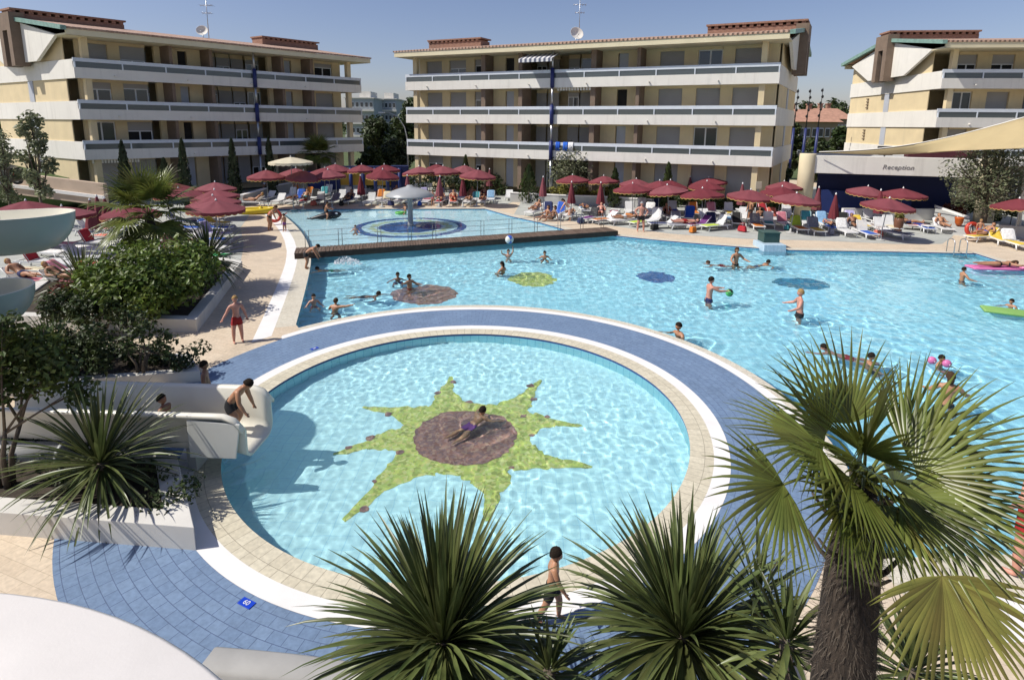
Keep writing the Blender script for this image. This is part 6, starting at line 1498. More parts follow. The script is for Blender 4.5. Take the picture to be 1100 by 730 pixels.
RF = [(574, 231, dict(d=-120, b=40, p=('tan', 'navy', True), t=[])), (589, 232, dict(b=62, t=[('all', 'navy')])), (612, 235, dict(b=0, t=[('seat', 'white')])), (634, 238, dict(d=-130, b=62, k='black', t=[('seat', 'purple')])), (650, 240, dict(d=-150, b=40, t=[('seat', 'orange')])), (668, 241, dict(d=-160, b=0, t=[('seat', 'white')])), (690, 243, dict(d=-150, b=0, t=[('seat', 'lime')])), (713, 245, dict(d=-170, b=40, t=[('seat', 'navy')])),
      (733, 246, dict(d=185, b=0, t=[('seat', 'grey')], p=('pinkish', 'red', False))), (750, 245.5, dict(d=-150, b=40, t=[('all', 'purple')])), (768, 247, dict(d=-155, b=62, t=[('seat', 'lime'), ('back', 'white')])), (812, 246, dict(d=-100, b=62, k='grey', t=[('seat', 'orange')])), (857, 249, dict(d=-97, b=62, t=[('seat', 'orange'), ('back', 'lime')])), (875, 251, dict(d=-97, b=62, t=[('seat', 'yellow'), ('back', 'grey')])),
      (907, 252.5, dict(d=-95, b=62, t=[('back', 'white')])), (929, 254.5, dict(d=-95, b=62, t=[('seat', 'blue')])), (960, 255, dict(d=-70, b=0, k='navy', t=[])), (977, 246.5, dict(d=-20, b=40, t=[('seat', 'coral')])), (1054, 259, dict(d=195, b=40, t=[('all', 'yellow')], p=('tan', 'blue', True))), (1088, 266, dict(d=-100, b=62, t=[('seat', 'yellow'), ('back', 'white')]))]
mkrow('right bank front row', RF, -100, 1, .8, .45, 'loungers on the right bank')
R2 = [(628, 229), (660, 231), (676, 231), (697, 232.5, dict(b=62, t=[('back', 'white')])), (718, 236), (740, 237, dict(b=62, t=[('all', 'blue')])), (757, 238), (782, 238.5, dict(b=0, t=[('seat', 'sky')])), (799, 238), (817, 239, dict(b=62, t=[('back', 'black')])), (832, 239, dict(b=62, t=[('back', 'coral')])), (846, 240, dict(b=62, t=[('seat', 'brown')])), (866, 243), (884, 244, dict(b=62, t=[('all', 'sky')])), (905, 245, dict(b=62, t=[('back', 'black')])), (924, 246, dict(b=40, t=[('all', 'yellow')])), (940, 247, dict(b=0, t=[('seat', 'brown')])), (956, 248, dict(b=62, t=[('seat', 'cream')]))]
mkrow('right bank second row', R2, -102, 2, .85, .5, 'loungers on the right bank')
R3 = [(690, 226.5, dict(b=62, t=[('back', 'white')])), (707, 228, dict(b=62, t=[('back', 'navy')])), (723, 230), (745, 232), (765, 232, dict(b=62, t=[('back', 'pink')])), (783, 232), (800, 231), (822, 233), (845, 234), (885, 238), (915, 240), (935, 240)]
mkrow('right bank third row', R3, -98, 3, .85, .3, 'loungers on the right bank')
RM = [(601, 232), (645, 235.5, dict(b=40)), (676, 237), (704, 239, dict(b=62)), (726, 241), (764, 242.5), (791, 242.5, dict(b=40)), (825, 243.5, dict(b=62)), (842, 244.5), (891, 248), (917, 249.5), (946, 250.5, dict(b=62)), (992, 248.5, dict(b=0)), (1012, 249, dict(b=40)), (1072, 261.5, dict(b=40))]
mkrow('right bank middle row', RM, -104, 11, .85, .4, 'loungers on the right bank')
LM = [(288, 216), (322, 216.3), (337, 216), (366, 216.4), (382, 216.2, dict(b=62)), (408, 216.5), (436, 216.6, dict(b=40)), (452, 216.6), (480, 216.8), (495, 216.9), (511, 217.2), (527, 217.4)]
mkrow('lagoon edge middle row', LM, -90, 12, .8, .45, 'loungers at the far lagoon edge')
LF = [(272, 221, dict(d=178, b=40, t=[])), (300, 219), (314, 219, dict(b=0, p=('brown', 'black', False))), (328, 219, dict(t=[('seat', 'red')])), (343, 219, dict(b=62, t=[('seat', 'black')])), (358, 219), (374, 219, dict(b=40, t=[('all', 'navy')])), (398, 220, dict(b=62, t=[])), (414, 219, dict(b=62, k='grey')), (429, 219), (444, 219.5, dict(t=[('seat', 'sky')])), (458, 219.5), (473, 219.5, dict(b=40, p=('tan', 'black', True))), (487, 219.5, dict(b=40, p=('tan', 'red', False), t=[('all', 'coral')])), (503, 219.5, dict(b=0, p=('tan', 'navy', True))), (518, 219.5, dict(b=0, p=('brown', 'orange', True)))]
mkrow('lagoon edge front row', LF, -92, 4, .75, .5, 'loungers at the far lagoon edge')
L2 = [(312, 213.5, dict(b=62, t=[])), (330, 213.5, dict(b=62, t=[('back', 'orange')])), (347, 213, dict(b=62, t=[('back', 'teal')])), (352, 210, dict(b=62, t=[])), (372, 213, dict(b=62, t=[])), (388, 213.5), (405, 213), (425, 213.5), (441, 214), (456, 214, dict(b=62, t=[('back', 'lilac')])), (471, 214, dict(b=62, t=[('back', 'lilac')])), (486, 214.5), (505, 214.5, dict(p=('tan', 'pink', True), b=40)), (519, 215), (547, 214.5, dict(b=40, t=[])), (557, 215, dict(b=0, t=[]))]
mkrow('lagoon edge second row', L2, -92, 5, .75, .3, 'loungers at the far lagoon edge')
WL = [(226, 238, dict(t=[('seat', 'orange')])), (232, 244, dict(b=40, t=[('all', 'yellow')])), (231, 250, dict(b=40, t=[('all', 'blue')])), (230, 256, dict(b=62, t=[('all', 'lilac')])), (229, 263, dict(b=40, t=[('seat', 'blue')])), (228, 271, dict(b=62, t=[])), (226, 281, dict(b=0, t=[('seat', 'green')]))]
mkrow('left walkway stack', WL, -8, 6, .9, 0, 'loungers left of the walkway')
A1_ = [(196, 243), (199, 250), (197, 258, dict(b=40, t=[('seat', 'white')])), (195, 268), (192, 277, dict(b=40, t=[('all', 'coral')]))]
mkrow('column behind left palm', A1_, -8, 7, .6, .2, 'loungers left of the walkway')
A2_ = [(100, 252, dict(t=[('seat', 'pink')])), (108, 259, dict(t=[('seat', 'coral')])), (104, 266), (98, 273, dict(t=[('all', 'white')])), (92, 281, dict(b=40, t=[('all', 'white')])), (88, 290, dict(b=0, t=[('seat', 'coral')])), (80, 299, dict(b=40, t=[('all', 'pink')])), (72, 310, dict(b=40, t=[('seat', 'pink')]))]
mkrow('column beside cream flume', A2_, -6, 8, .8, .2, 'loungers left of the walkway')
A3_ = [(60, 268), (52, 277, dict(t=[('all', 'white')])), (46, 287), (38, 297, dict(b=0, t=[('all', 'cream')])), (30, 308, dict(t=[('seat', 'pink')])), (138, 246), (145, 254), (148, 264)]
mkrow('group below cream flume', A3_, -6, 9, .8, .2, 'loungers left of the walkway')
# bags and folded things lying by the loungers
def bag(x, y, col, label, s=1.0):
    p = G(x, y); b = MB(); b.box((0, 0, .17 * s), (.48 * s, .26 * s, .30 * s), None, None, .78); o = empty('beach_bag', (p.x, p.y, .015), q.uniform(0, 3), label, 'bag'); bevel(b.build('bag_body', tmat(col), o), .06, 3)
    b = MB()
    for s_ in (-1, 1): b.tube([(-.12 * s, s_ * .09 * s, .3 * s), (-.08 * s, s_ * .10 * s, .46 * s), (.08 * s, s_ * .10 * s, .46 * s), (.12 * s, s_ * .09 * s, .3 * s)], .012, 5)
    b.build('handle', tmat(col), o)
for x, y, c, lab in ((600, 236, 'white', 'white beach bag beside the sitting pair by the hedge'), (624, 240, 'navy', 'navy beach bag beside the black lounger'), (703, 247, 'black', 'black beach bag right of the standing man'), (744, 250, 'orange', 'orange beach bag under the purple towel lounger'), (797, 249, 'red', 'red beach bag between the lime and grey loungers'), (846, 247, 'teal', 'teal beach bag left of the lime towel lounger'), (893, 252, 'grey', 'grey beach bag left of the black towel lounger'), (943, 254, 'coral', 'coral beach bag right of the blue towel lounger'), (367, 221, 'black', 'black beach bag at the lagoon edge under the kiosk'), (420, 221, 'navy', 'navy beach bag at the lagoon edge left of the fountain'), (451, 221, 'blue', 'blue beach bag at the lagoon edge right of the fountain'), (337, 221, 'coral', 'coral beach bag at the lagoon edge below the cream parasol')):
    bag(x, y, c, lab, 1.15)
# ------------------------------------------------------------------ bridge with its railing
M_wood = bricks('weathered_deck_boards', (.17, .12, .09), (.11, .075, .055), (.02, .015, .012), .14, 3.0, .012, rot=-.2, off=0, rough=.85, dirt=.5, blot=.25)
ba, bc, bd_, be = G(318, 266.2, .28), G(651, 243.8, .28), G(664, 247.8, .28), G(316, 272.2, .28)
o = empty('wooden_bridge', (ba.x, ba.y, 0), 0, 'dark wooden footbridge dividing the lagoon from the main pool', 'bridge')
k = Vector((ba.x, ba.y, 0)); N_ = 70; b = MB()
A_, B_, C_, D_ = [Vector((p.x, p.y, 0)) for p in (ba, bc, bd_, be)]
for i in range(100):
    t0, t1 = i / 100, (i + .9) / 100
    P_ = [A_.lerp(B_, t0) - k, A_.lerp(B_, t1) - k, D_.lerp(C_, t1) - k, D_.lerp(C_, t0) - k]; z0 = .235 + .006 * random.Random(i).random()
    b.hexa([p + Vector((0, 0, z0)) for p in P_[::-1]] + [p + Vector((0, 0, z0 + .045)) for p in P_[::-1]])
b.build('deck_boards', M_wood, o); b = MB()
for u in (.02, .96):
    P_ = [A_.lerp(D_, u) - k, B_.lerp(C_, u) - k]; d = (P_[1] - P_[0]).normalized(); n = Vector((-d.y, d.x, 0)) * .06
    b.hexa([p + Vector((0, 0, -.02)) for p in (P_[0] - n, P_[1] - n, P_[1] + n, P_[0] + n)] + [p + Vector((0, 0, .233)) for p in (P_[0] - n, P_[1] - n, P_[1] + n, P_[0] + n)])
b.build('beam', mat('dark_timber', (.06, .04, .03), .8, .2, 5), o)
M_thin = mat('thin_steel', (.22, .24, .25), .4, .1, 5, metal=.4)
fr = empty('bridge_railing', (ba.x, ba.y, 0), 0, 'thin steel post and wire railing on the lagoon side of the bridge', 'railing')
ps = [A_.lerp(B_, t) + Vector((0, 0, .26)) - k for t in (.03, .12, .23, .32, .395, .55, .645, .735, .82, .905, .985)]
for p in ps:
    b = MB(); n = (B_ - A_).normalized() * .09
    for s_ in (-1, 1): b.tube([p + n * s_, p + n * s_ + Vector((0, 0, .88))], .016, 6)
    b.build('post', M_thin, fr)
for h in (.30, .58, .86): b = MB(); b.tube([p + Vector((0, 0, h)) for p in ps], .011, 5); b.build('wire', M_thin, fr)
# ------------------------------------------------------------------ mushroom fountain
fp = G(441, 240.5); o = empty('mushroom_fountain', (fp.x, fp.y, Z3), 0, 'grey mushroom fountain standing on the lagoon mosaic', 'fountain'); top = ZAT(fp, 441, 200.5) - Z3
M_fib = mat('grey_fibreglass', (.33, .34, .34), .35, .05, 2, spec=.5)
b = MB(); b.lathe([(.26, 0), (.2, .3), (.17, .5), (.16, top - .5), (.22, top - .3)], 20); b.build('column', M_fib, o); b = MB(); rc = 1.52
b.lathe([(0, top + .12), (.18, top + .1), (.24, top), (.7, top - .12), (1.15, top - .28), (rc, top - .52), (rc + .02, top - .60), (rc - .05, top - .60), (1.1, top - .36), (.6, top - .22), (0, top - .2)], 40); b.build('cap', M_fib, o)
# ------------------------------------------------------------------ pool block, ladder, buoys
gp0 = G(826, 266); o = empty('pool_pedestal', (gp0.x, gp0.y, 0), 0, 'pale blue tiled pedestal with a dark green box at the far pool edge', 'pedestal'); wpx = 17 / FPX * depth(gp0)
M_ptile = bricks('pale_blue_pedestal_tile', (.46, .58, .66), (.42, .54, .63), (.34, .44, .52), .2, .2, .008, off=0, rough=.35, dirt=.1)
pq_ = MB(); pq_.box((0, .0, -.35), (wpx * 1.45, 1.5, 1.3), None, None, .94); bevel(pq_.build('plinth', M_ptile, o), .02)
b = MB(); b.box((.05, .25, .30 + .26), (wpx, .8, .52)); bevel(b.build('box', mat('dark_green_box', (.035, .075, .065), .5, .1, 3), o), .02)
b = MB(); b.box((.05, .25, .845), (wpx * 1.1, .88, .05)); bevel(b.build('lid', mat('green_lid', (.05, .10, .088), .45, .1, 3), o), .015)
lp = G(1024, 272.5); o = empty('pool_ladder', (lp.x, lp.y, 0), R(-5), 'steel pool ladder with two hoops at the far right of the pool', 'ladder')
for s_ in (0, 1):
    b = MB(); x = s_ * .62; pts = [(x, .55, 0), (x, .55, .55)] + [(x, .55 - .28 * (1 - math.cos(a)), .55 + .2 * math.sin(a)) for a in [math.pi * j / 8 for j in range(1, 8)]] + [(x, -.02, .55), (x, -.05, -.8)]; b.tube(pts, .024, 8); b.build('rail', M_alu, o)
for z in (-.25, -.5, -.75): b = MB(); b.box((.31, -.05, z), (.6, .08, .03)); b.build('step', M_alu, o)
M_or = mat('orange_plastic', (.50, .11, .02), .45, .06, 3); M_redp = mat('red_plastic', (.48, .05, .03), .4, .06, 3); M_whp = mat('white_glossy_plastic', (.72, .72, .71), .3, .03, 2)
bp_ = G(1028, 248); zz = ZAT(bp_, 1028, 233); o = empty('orange_buoy', (bp_.x, bp_.y, 0), 0, 'orange rescue buoy hanging on a post beside the ramp', 'buoy'); b = MB(); b.tube([(0, .12, 0), (0, .12, zz + .1)], .03, 8); b.build('post', M_alu, o)
b = MB(); b.lathe([(0, zz), (.24, zz), (.26, zz - .06), (.23, zz - .12), (.21, zz - .36), (.13, zz - .52), (0, zz - .55)], 20, (0, -.05, 0)); b.build('float', M_or, o); b = MB(); b.tube([(0, -.05, zz - .53), (.02, -.06, .12)], .05, 8); b.build('strap', M_black, o)
def torus(b, c, R0, r0, n=28, m_=10, rot=None):
    rows = []
    for i in range(n + 1):
        a = 2 * math.pi * i / n; row = []
        for k in range(m_):
            t = 2 * math.pi * k / m_; v = Vector(((R0 + r0 * math.cos(t)) * math.cos(a), (R0 + r0 * math.cos(t)) * math.sin(a), r0 * math.sin(t)))
            row.append(Vector(c) + (rot @ v if rot is not None else v))
        rows.append(row)
    b.grid(rows, None, True, True)
rp_ = G(1043, 256); o = empty('life_ring', (rp_.x, rp_.y, 0), 0, 'red life ring standing by the grey planter wall at the right', 'life ring'); b = MB(); torus(b, (0, 0, .55), .34, .11, rot=Matrix.Rotation(R(80), 3, 'X')); b.build('ring', M_redp, o)
for a in (45, 135, 225, 315):
    b = MB(); torus(b, (.34 * math.cos(R(a)), 0, .55 + .34 * math.sin(R(a))), .115, .012, 12, 6, Matrix.Rotation(R(a + 90), 3, 'Y') @ Matrix.Rotation(R(90), 3, 'Y')); b.build('band', M_whp, o)
b = MB(); b.tube([(0, .15, 0), (0, .15, .95)], .025, 6); b.build('stand', M_alu, o)
pp0 = G(964, 250.5); o = empty('flower_pot', (pp0.x, pp0.y, 0), 0, 'tall brown planter pot with plants between the loungers', 'pot'); b = MB(); b.lathe([(0, 0), (.15, 0), (.18, .1), (.25, .5), (.27, .8), (.24, .98), (.2, .98), (.19, .85), (0, .82)], 20); b.build('pot', mat('brown_glazed_pot', (.16, .07, .04), .5, .2, 5), o)
b = MB(); leaves(b, [((0, 0, 1.08), .26)], 220, .16, random.Random(3)); b.build('foliage', L_hedge, o)
st_p = G(996, 250); o = empty('side_table', (st_p.x, st_p.y, .01), .2, 'small white plastic table left of the ramp', 'table'); b = MB(); b.box((0, 0, .44), (.55, .55, .04)); bevel(b.build('table_top', M_plast, o), .015)
for sx in (-1, 1):
    for sy in (-1, 1): b = MB(); b.tube([(sx * .22, sy * .22, .42), (sx * .25, sy * .25, 0)], [.03, .022], 6); b.build('leg', M_plast, o)
# yellow sign plate
sp_ = RZ(815, 199, 39); o = empty('notice_board', (sp_.x, sp_.y, 0), 0, 'small pale yellow notice board by the middle block corner', 'sign'); b = MB(); b.box((0, 0, sp_.z), (.42, .04, .5)); bevel(b.build('board', M_creamc, o), .01); b = MB(); b.tube([(0, .04, 0), (0, .04, sp_.z + .2)], .03, 6); b.build('post', M_pole, o)
# ------------------------------------------------------------------ floats and toys
def beachball(p, r, label, cols):
    o = empty('beach_ball', p, .4, label, 'ball'); n = 24
    b = MB(); ms = [mat('ball_%s_panel' % c[0], c[1], .35, .03, 3) for c in cols]
    for i in range(12):
        for k in range(n):
            th0, th1 = math.pi * i / 12, math.pi * (i + 1) / 12; a0, a1 = 2 * math.pi * k / n, 2 * math.pi * (k + 1) / n; S_ = lambda t, a: (r * math.sin(t) * math.cos(a), r * math.cos(t) * .9, r * math.sin(t) * math.sin(a))
            b.add([S_(th0, a0), S_(th1, a0), S_(th1, a1), S_(th0, a1)], [(0, 1, 2, 3)], ms[(k // 4) % len(ms)], True)
    d = b.build('panels', None, o); b = MB(); b.ball((0, r * .9, 0), .025, None, 6); b.build('valve', M_whp, o); return o
gpt = G(546, 276.5, ZW); bz = ZAT(gpt, 546.5, 257.2); beachball((gpt.x + .05, gpt.y, bz), .21, 'white and blue striped beach ball held above the child', [('white', (.7, .7, .7)), ('blue', (.05, .12, .5)), ('pale', (.68, .68, .60))])
gpt = G(783, 322, ZW); bz = ZAT(gpt, 783, 314.2); beachball((gpt.x, gpt.y, bz), .15, 'small green and black ball held by the wading man', [('green', (.08, .45, .12)), ('black', (.02, .03, .02)), ('bright', (.12, .5, .15))])
gpt = G(297, 240.5); o = empty('swim_ring', (gpt.x, gpt.y - .2, .55), .3, 'red swim ring held between the bending person and the child', 'swim ring'); b = MB(); torus(b, (0, 0, 0), .34, .10, rot=Matrix.Rotation(R(65), 3, 'X')); b.build('tube', M_redp, o); b = MB(); b.tube([(.3, 0, 0), (.75, .05, .15)], .035, 6); b.build('cord', M_redp, o)
def airbed(p, rz, L_, w, mt, label, name='air_mattress'):
    o = empty(name, p, rz, label, 'air mattress'); b = MB(); rows = []
    n = 7
    for i in range(n):
        y = -w / 2 + w * (i + .5) / n; c_ = MB(); b.tube([(-L_ / 2 + .02, y, 0), (-L_ / 2 + .08, y, 0), (L_ / 2 - .45, y, 0), (L_ / 2 - .4, y, 0)], [w / n * .35, w / n * .56, w / n * .56, w / n * .4], 8)
    b.build('tubes', mt, o); b = MB(); b.tube([(L_ / 2 - .3, -w / 2 + .03, .04), (L_ / 2 - .3, w / 2 - .03, .04)], .12, 10); b.build('pillow', mt, o); return o
M_pinkp = mat('pink_vinyl', (.58, .16, .34), .35, .05, 3); M_greenp = mat('green_vinyl', (.20, .36, .10), .4, .08, 2)
p = G(1072, 289, ZW); ab = airbed((p.x, p.y, ZW + .06), R(-4), 2.6, .72, M_pinkp, 'pink air mattress with a sunbather near the pool ladder')
person((p.x, p.y, 0), R(-4 - 90), 'prone', 1.7, 'person lying face down on the pink air mattress', 'tan', 'black', 'brown', True, False, ZW + .06 + .20)
p = G(1090, 337, ZW); airbed((p.x, p.y, ZW + .05), R(-28), 1.9, .7, M_greenp, 'green floating mat held by a child at the right edge')
for x, y, lab in ((1001, 388, 'left pink armband on the child in the main pool'), (1017, 391.5, 'right pink armband on the child in the main pool')):
    p = G(x, y, ZW + .06); o = empty('armband', (p.x, p.y, ZW + .07), 0, lab, 'armband'); b = MB(); b.ball((0, 0, .02), .12, None, 12, (1, .8, .95)); b.build('cushion', M_pinkp, o); b = MB(); b.tube([(0, -.09, .02), (0, -.12, .03)], .012, 6); b.build('valve', M_whp, o)
p = G(429.5, 229.5, ZW); o = empty('pool_float', (p.x, p.y, ZW + .05), .3, 'small green float beside the child at the fountain', 'float'); b = MB(); torus(b, (0, 0, .02), .26, .09); b.build('tube', mat('bright_green_vinyl', (.12, .42, .08), .4), o)
# orca with its rider
p = G(349, 235, ZW); o = empty('inflatable_orca', (p.x, p.y, ZW), R(12), 'black inflatable orca ridden by a bather in the lagoon', 'inflatable'); M_orca = mat('black_vinyl', (.012, .013, .016), .3, .1, 2)
b = MB(); b.tube([(-1.05, 0, .02), (-.8, 0, .05), (-.3, 0, .12), (.25, 0, .20), (.7, 0, .26), (.98, 0, .30), (1.1, 0, .3)], [.05, .10, .22, .30, .27, .17, .05], 16); b.build('body', M_orca, o)
b = MB(); b.hexa([(.0, -.03, .42), (.3, -.03, .46), (.3, .03, .46), (.0, .03, .42), (-.12, -.015, .9), (.0, -.015, .92), (.0, .015, .92), (-.12, .015, .9)]); bevel(b.build('dorsal_fin', M_orca, o), .02)
b = MB(); b.tube([(-1.0, 0, .03), (-1.2, -.3, .05)], [.08, .02], 8, None, True, True, .4); b.tube([(-1.0, 0, .03), (-1.2, .3, .05)], [.08, .02], 8, None, True, True, .4); b.build('tail_fin', M_orca, o)
for s_ in (-1, 1): b = MB(); b.tube([(.45, s_ * .22, .14), (.30, s_ * .6, -.0)], [.12, .03], 8, None, True, True, .4); b.build('flipper', M_orca, o); b = MB(); b.ball((.78, s_ * .2, .38), .09, None, 8, (1.4, .5, .7)); b.build('eye_patch', M_whp, o)
person((p.x + .05, p.y, 0), FACE(12), 'ride', 1.45, 'bather riding the black inflatable orca', 'tan', 'black', 'dark', False, False, .42)
# yellow inflatable on the paving
p = G(277, 229); o = empty('inflatable_boat', (p.x, p.y, 0), R(25), 'yellow inflatable boat lying on the paving left of the lagoon', 'inflatable'); M_yel = mat('yellow_vinyl', (.60, .44, .03), .35, .06, 3)
b = MB(); rows = []
for i in range(33):
    a = 2 * math.pi * i / 32; row = []
    for k in range(10):
        t = 2 * math.pi * k / 10; row.append(((1.0 + .2 * math.cos(t)) * math.cos(a) * 1.05, (.55 + .2 * math.cos(t)) * math.sin(a), .2 + .2 * math.sin(t)))
    rows.append(row)
b.grid(rows, None, True, True); b.build('tube', M_yel, o); b = MB(); b.box((0, 0, .12), (1.7, .9, .06)); b.build('floor', M_yel, o); b = MB(); b.tube([(.2, -.5, .34), (.2, .5, .34)], .12, 10); b.build('seat', M_yel, o)
# depth plates let into the blue path
def plate(x, y, txt, label, s=1.0):
    p = G(x, y); a = math.atan2(p.y - PC.y, p.x - PC.x) + R(90); o = empty('depth_plate', (p.x, p.y, .012), a, label, 'sign', 'blue depth plates set in the path'); b = MB(); b.box((0, 0, .0), (.23 * s, .12 * s, .008)); bevel(b.build('plate', mat('cobalt_plate_%d' % x, (.01, .05, .45), .3, .05, 3), o), .003)
    tc = bpy.data.curves.new('t', 'FONT'); tc.body = txt; tc.size = .10 * s; tc.align_x = 'CENTER'; tc.align_y = 'CENTER'; tc.extrude = .002; to = bpy.data.objects.new('t', tc); COL.objects.link(to); dg = bpy.context.evaluated_depsgraph_get(); tm = bpy.data.meshes.new_from_object(to.evaluated_get(dg)); bpy.data.objects.remove(to); tm.materials.clear(); tm.materials.append(M_whp)
    t = bpy.data.objects.new('number', tm); COL.objects.link(t); t.parent = o; t.location = (0, 0, .006)
plate(265, 648, '60', 'cobalt blue depth plate with white number on the near blue path')
plate(338, 374.5, '60', 'small cobalt depth plate on the far left of the blue path')
# ------------------------------------------------------------------ slide chute into the round pool
M_slide = mat('ivory_fibreglass', (.74, .71, .60), .28, .04, 1.2, spec=.5)
M_slidew = mat('white_fibreglass', (.66, .66, .60), .3, .04, 1.2, spec=.5)
n_r, n_l = RZ(258, 447, 10.15), RZ(-40, 425, 10.3)
f_r = RZ(277, 417.5, 11.25)
zt_ = n_r.z
end = Vector((n_r.x + .12, (n_r.y + f_r.y) / 2, 0)); dd = Vector((-1, .0, 0)); dd = (Vector((n_l.x, n_l.y, 0)) - Vector((n_r.x, n_r.y, 0))).normalized()
nn = Vector((-dd.y, dd.x, 0)); nn = nn if nn.y > 0 else -nn
wid_ = abs((f_r - n_r).to_2d().dot(nn.to_2d())); L_ = 5.2
o = empty('slide_chute', (n_r.x, n_r.y, 0), 0, 'ivory water slide chute ending at the round pool', 'water slide'); k = Vector((n_r.x, n_r.y, 0))
def chute(name, prof, s0, s1, mt, zoff=lambda s: 0, th=.05):
    b = MB(); rows = []; m_ = 30
    for i in range(m_ + 1):
        s = s0 + (s1 - s0) * i / m_; base = dd * s; row = []
        for u, z in prof(s): row.append(base + nn * u + Vector((0, 0, z + zoff(s))))
        rows.append(row)
    b.grid(rows); c = b.build(name, mt, o); md = c.modifiers.new('t', 'SOLIDIFY'); md.thickness = th; md.offset = 0; return c
def prof_in(s):
    e = max(0, .35 - s) / .35; drop = .28 * (1 - math.sqrt(max(0, 1 - e * e))) if s < .35 else 0; zt2 = zt_ - drop; zb2 = .47 + .03 * max(0, s - 1) - (.10 * max(0, .4 - s) / .4)
    out = [(-.06, zt2 - .04), (-.05, zt2 + .01), (.0, zt2 + .02), (.05, zt2 - .02)]
    for a in range(0, 91, 15): out.append((.05 + .22 * (1 - math.cos(R(a))), zb2 + .22 * (1 - math.sin(R(a)))))
    for a in range(90, -1, -15): out.append((wid_ - .05 - .22 * (1 - math.cos(R(a))), zb2 + .22 * (1 - math.sin(R(a)))))
    out += [(wid_ - .05, zt2 - .02), (wid_, zt2 + .02), (wid_ + .05, zt2 + .01), (wid_ + .06, zt2 - .04)]; return out
chute('chute', prof_in, -.05, L_, M_slide)
b = MB(); b.hexa([dd * .1 + nn * -.075 + Vector((0, 0, .44)), dd * .95 + nn * -.075 + Vector((0, 0, .44)), dd * .95 + nn * -.045 + Vector((0, 0, .44)), dd * .1 + nn * -.045 + Vector((0, 0, .44)), dd * -.02 + nn * -.075 + Vector((0, 0, zt_ - .12)), dd * .95 + nn * -.075 + Vector((0, 0, zt_ - .06)), dd * .95 + nn * -.045 + Vector((0, 0, zt_ - .06)), dd * -.02 + nn * -.045 + Vector((0, 0, zt_ - .12))]); bevel(b.build('side_panel', M_slidew, o), .012)
for s in (1.1, 2.5, 4.0): b = MB(); b.box(dd * s + nn * wid_ / 2 + Vector((0, 0, .23)), (.16, wid_ * .7, .46)); b.build('support', M_lowwall, o)
pp_ = [RZ(20, 452, 10.4), RZ(64, 451, 10.35)]; po = empty('grey_pipe', (pp_[1].x, pp_[1].y, 0), 0, 'fat grey pipe lying beside the slide chute', 'pipe'); b = MB(); k2 = Vector((pp_[1].x, pp_[1].y, 0)); b.tube([Vector((pp_[0].x - 1.5, pp_[0].y, .36)) - k2, Vector((pp_[1].x, pp_[1].y, .36)) - k2], .22, 20); b.build('tube', M_lowwall, po); b = MB(); b.lathe([(.0, 0), (.24, 0), (.24, .06), (0, .06)], 20); c = b.build('collar', M_fib, po); c.rotation_euler = (0, R(90), 0); c.location = (-.02, 0, .36)
sb_p = k + dd * .62 + nn * wid_ * .66; person((sb_p.x, sb_p.y, .50), math.atan2(-dd.y, -dd.x) - R(90), 'crouch', 1.34, 'child crouching at the end of the white slide', 'tan', 'black', 'dark', hi=True)
sb_p = k + dd * 1.75 + nn * wid_ * .55; person((sb_p.x, sb_p.y, .51), math.atan2(-dd.y, -dd.x) - R(90), 'sit', 1.25, 'child sitting higher up in the slide chute, head just showing', 'brown', 'navy', 'dark')
# ------------------------------------------------------------------ cream flume turning at the left edge
fo = empty('water_flume', (-9.4, 10.6, 0), 0, 'big cream water flume curving round at the left edge', 'water slide'); b = MB(); rows = []
M_fl = mat('flume_outside', (.20, .265, .26), .35, .05, 1, spec=.5)
c_r, c_f = RZ(62, 227, 10.6), RZ(0, 221, 11.3)
fx = c_r.x - 1.1
def flume(path, name_in, name_out):
    bi, bo, bl = MB(), MB(), MB(); ri, ro_, rl_ = [], [], []
    for i, (p, t) in enumerate(path):
        nrm = Vector((t.y, -t.x, 0)).normalized(); a_, c_, l_ = [], [], []
        for j in range(15):
            th = math.pi * j / 14; a_.append(p + nrm * math.cos(th) * .54 + Vector((0, 0, -.68 * math.sin(th)))); c_.append(p + nrm * math.cos(th) * .585 + Vector((0, 0, -.73 * math.sin(th))))
        ri.append(a_); ro_.append(c_[::-1]); rl_.append((a_[0], c_[0], c_[-1], a_[-1]))
    bi.grid(ri); bo.grid(ro_); bi.build(name_in, M_slide, fo); bo.build(name_out, M_fl, fo)
    bl.grid([[r_[0], r_[1]] for r_ in rl_]); bl.grid([[r_[2], r_[3]] for r_ in rl_]); bl.build('rim', M_slide, fo)
def helix(cx, cy_, r, z0, a0, a1, dz, lead, n=26):
    out = []
    for i in range(9): u = 1 - i / 8; a = a0; t = Vector((-math.sin(a), math.cos(a), 0)); out.append((Vector((cx + r * math.cos(a), cy_ + r * math.sin(a), z0)) - t * lead * u + Vector((0, 0, .25 * u)), t))
    for i in range(1, n + 1): f = i / n; a = a0 + (a1 - a0) * f; out.append((Vector((cx + r * math.cos(a), cy_ + r * math.sin(a), z0 - dz * f)), Vector((-math.sin(a), math.cos(a), 0))))
    a = a1; t = Vector((-math.sin(a), math.cos(a), 0)); e = out[-1][0]
    for i in range(1, 9): out.append((e + t * lead * i / 8 - Vector((0, 0, .03 * i)), t))
    return [(p - Vector((-9.4, 10.6, 0)), t) for p, t in out]
zr0 = c_r.z
flume(helix(fx - .04, (c_r.y), .58, zr0, -math.pi / 2, math.pi / 2, .12, 4.0), 'upper_trough', 'upper_shell')
lz = RZ(34, 300, 10.6); flume(helix(lz.x - 1.42, c_r.y - .3, .58, lz.z - .16, -math.pi / 2, math.pi / 2, .12, 4.0), 'lower_trough', 'lower_shell')
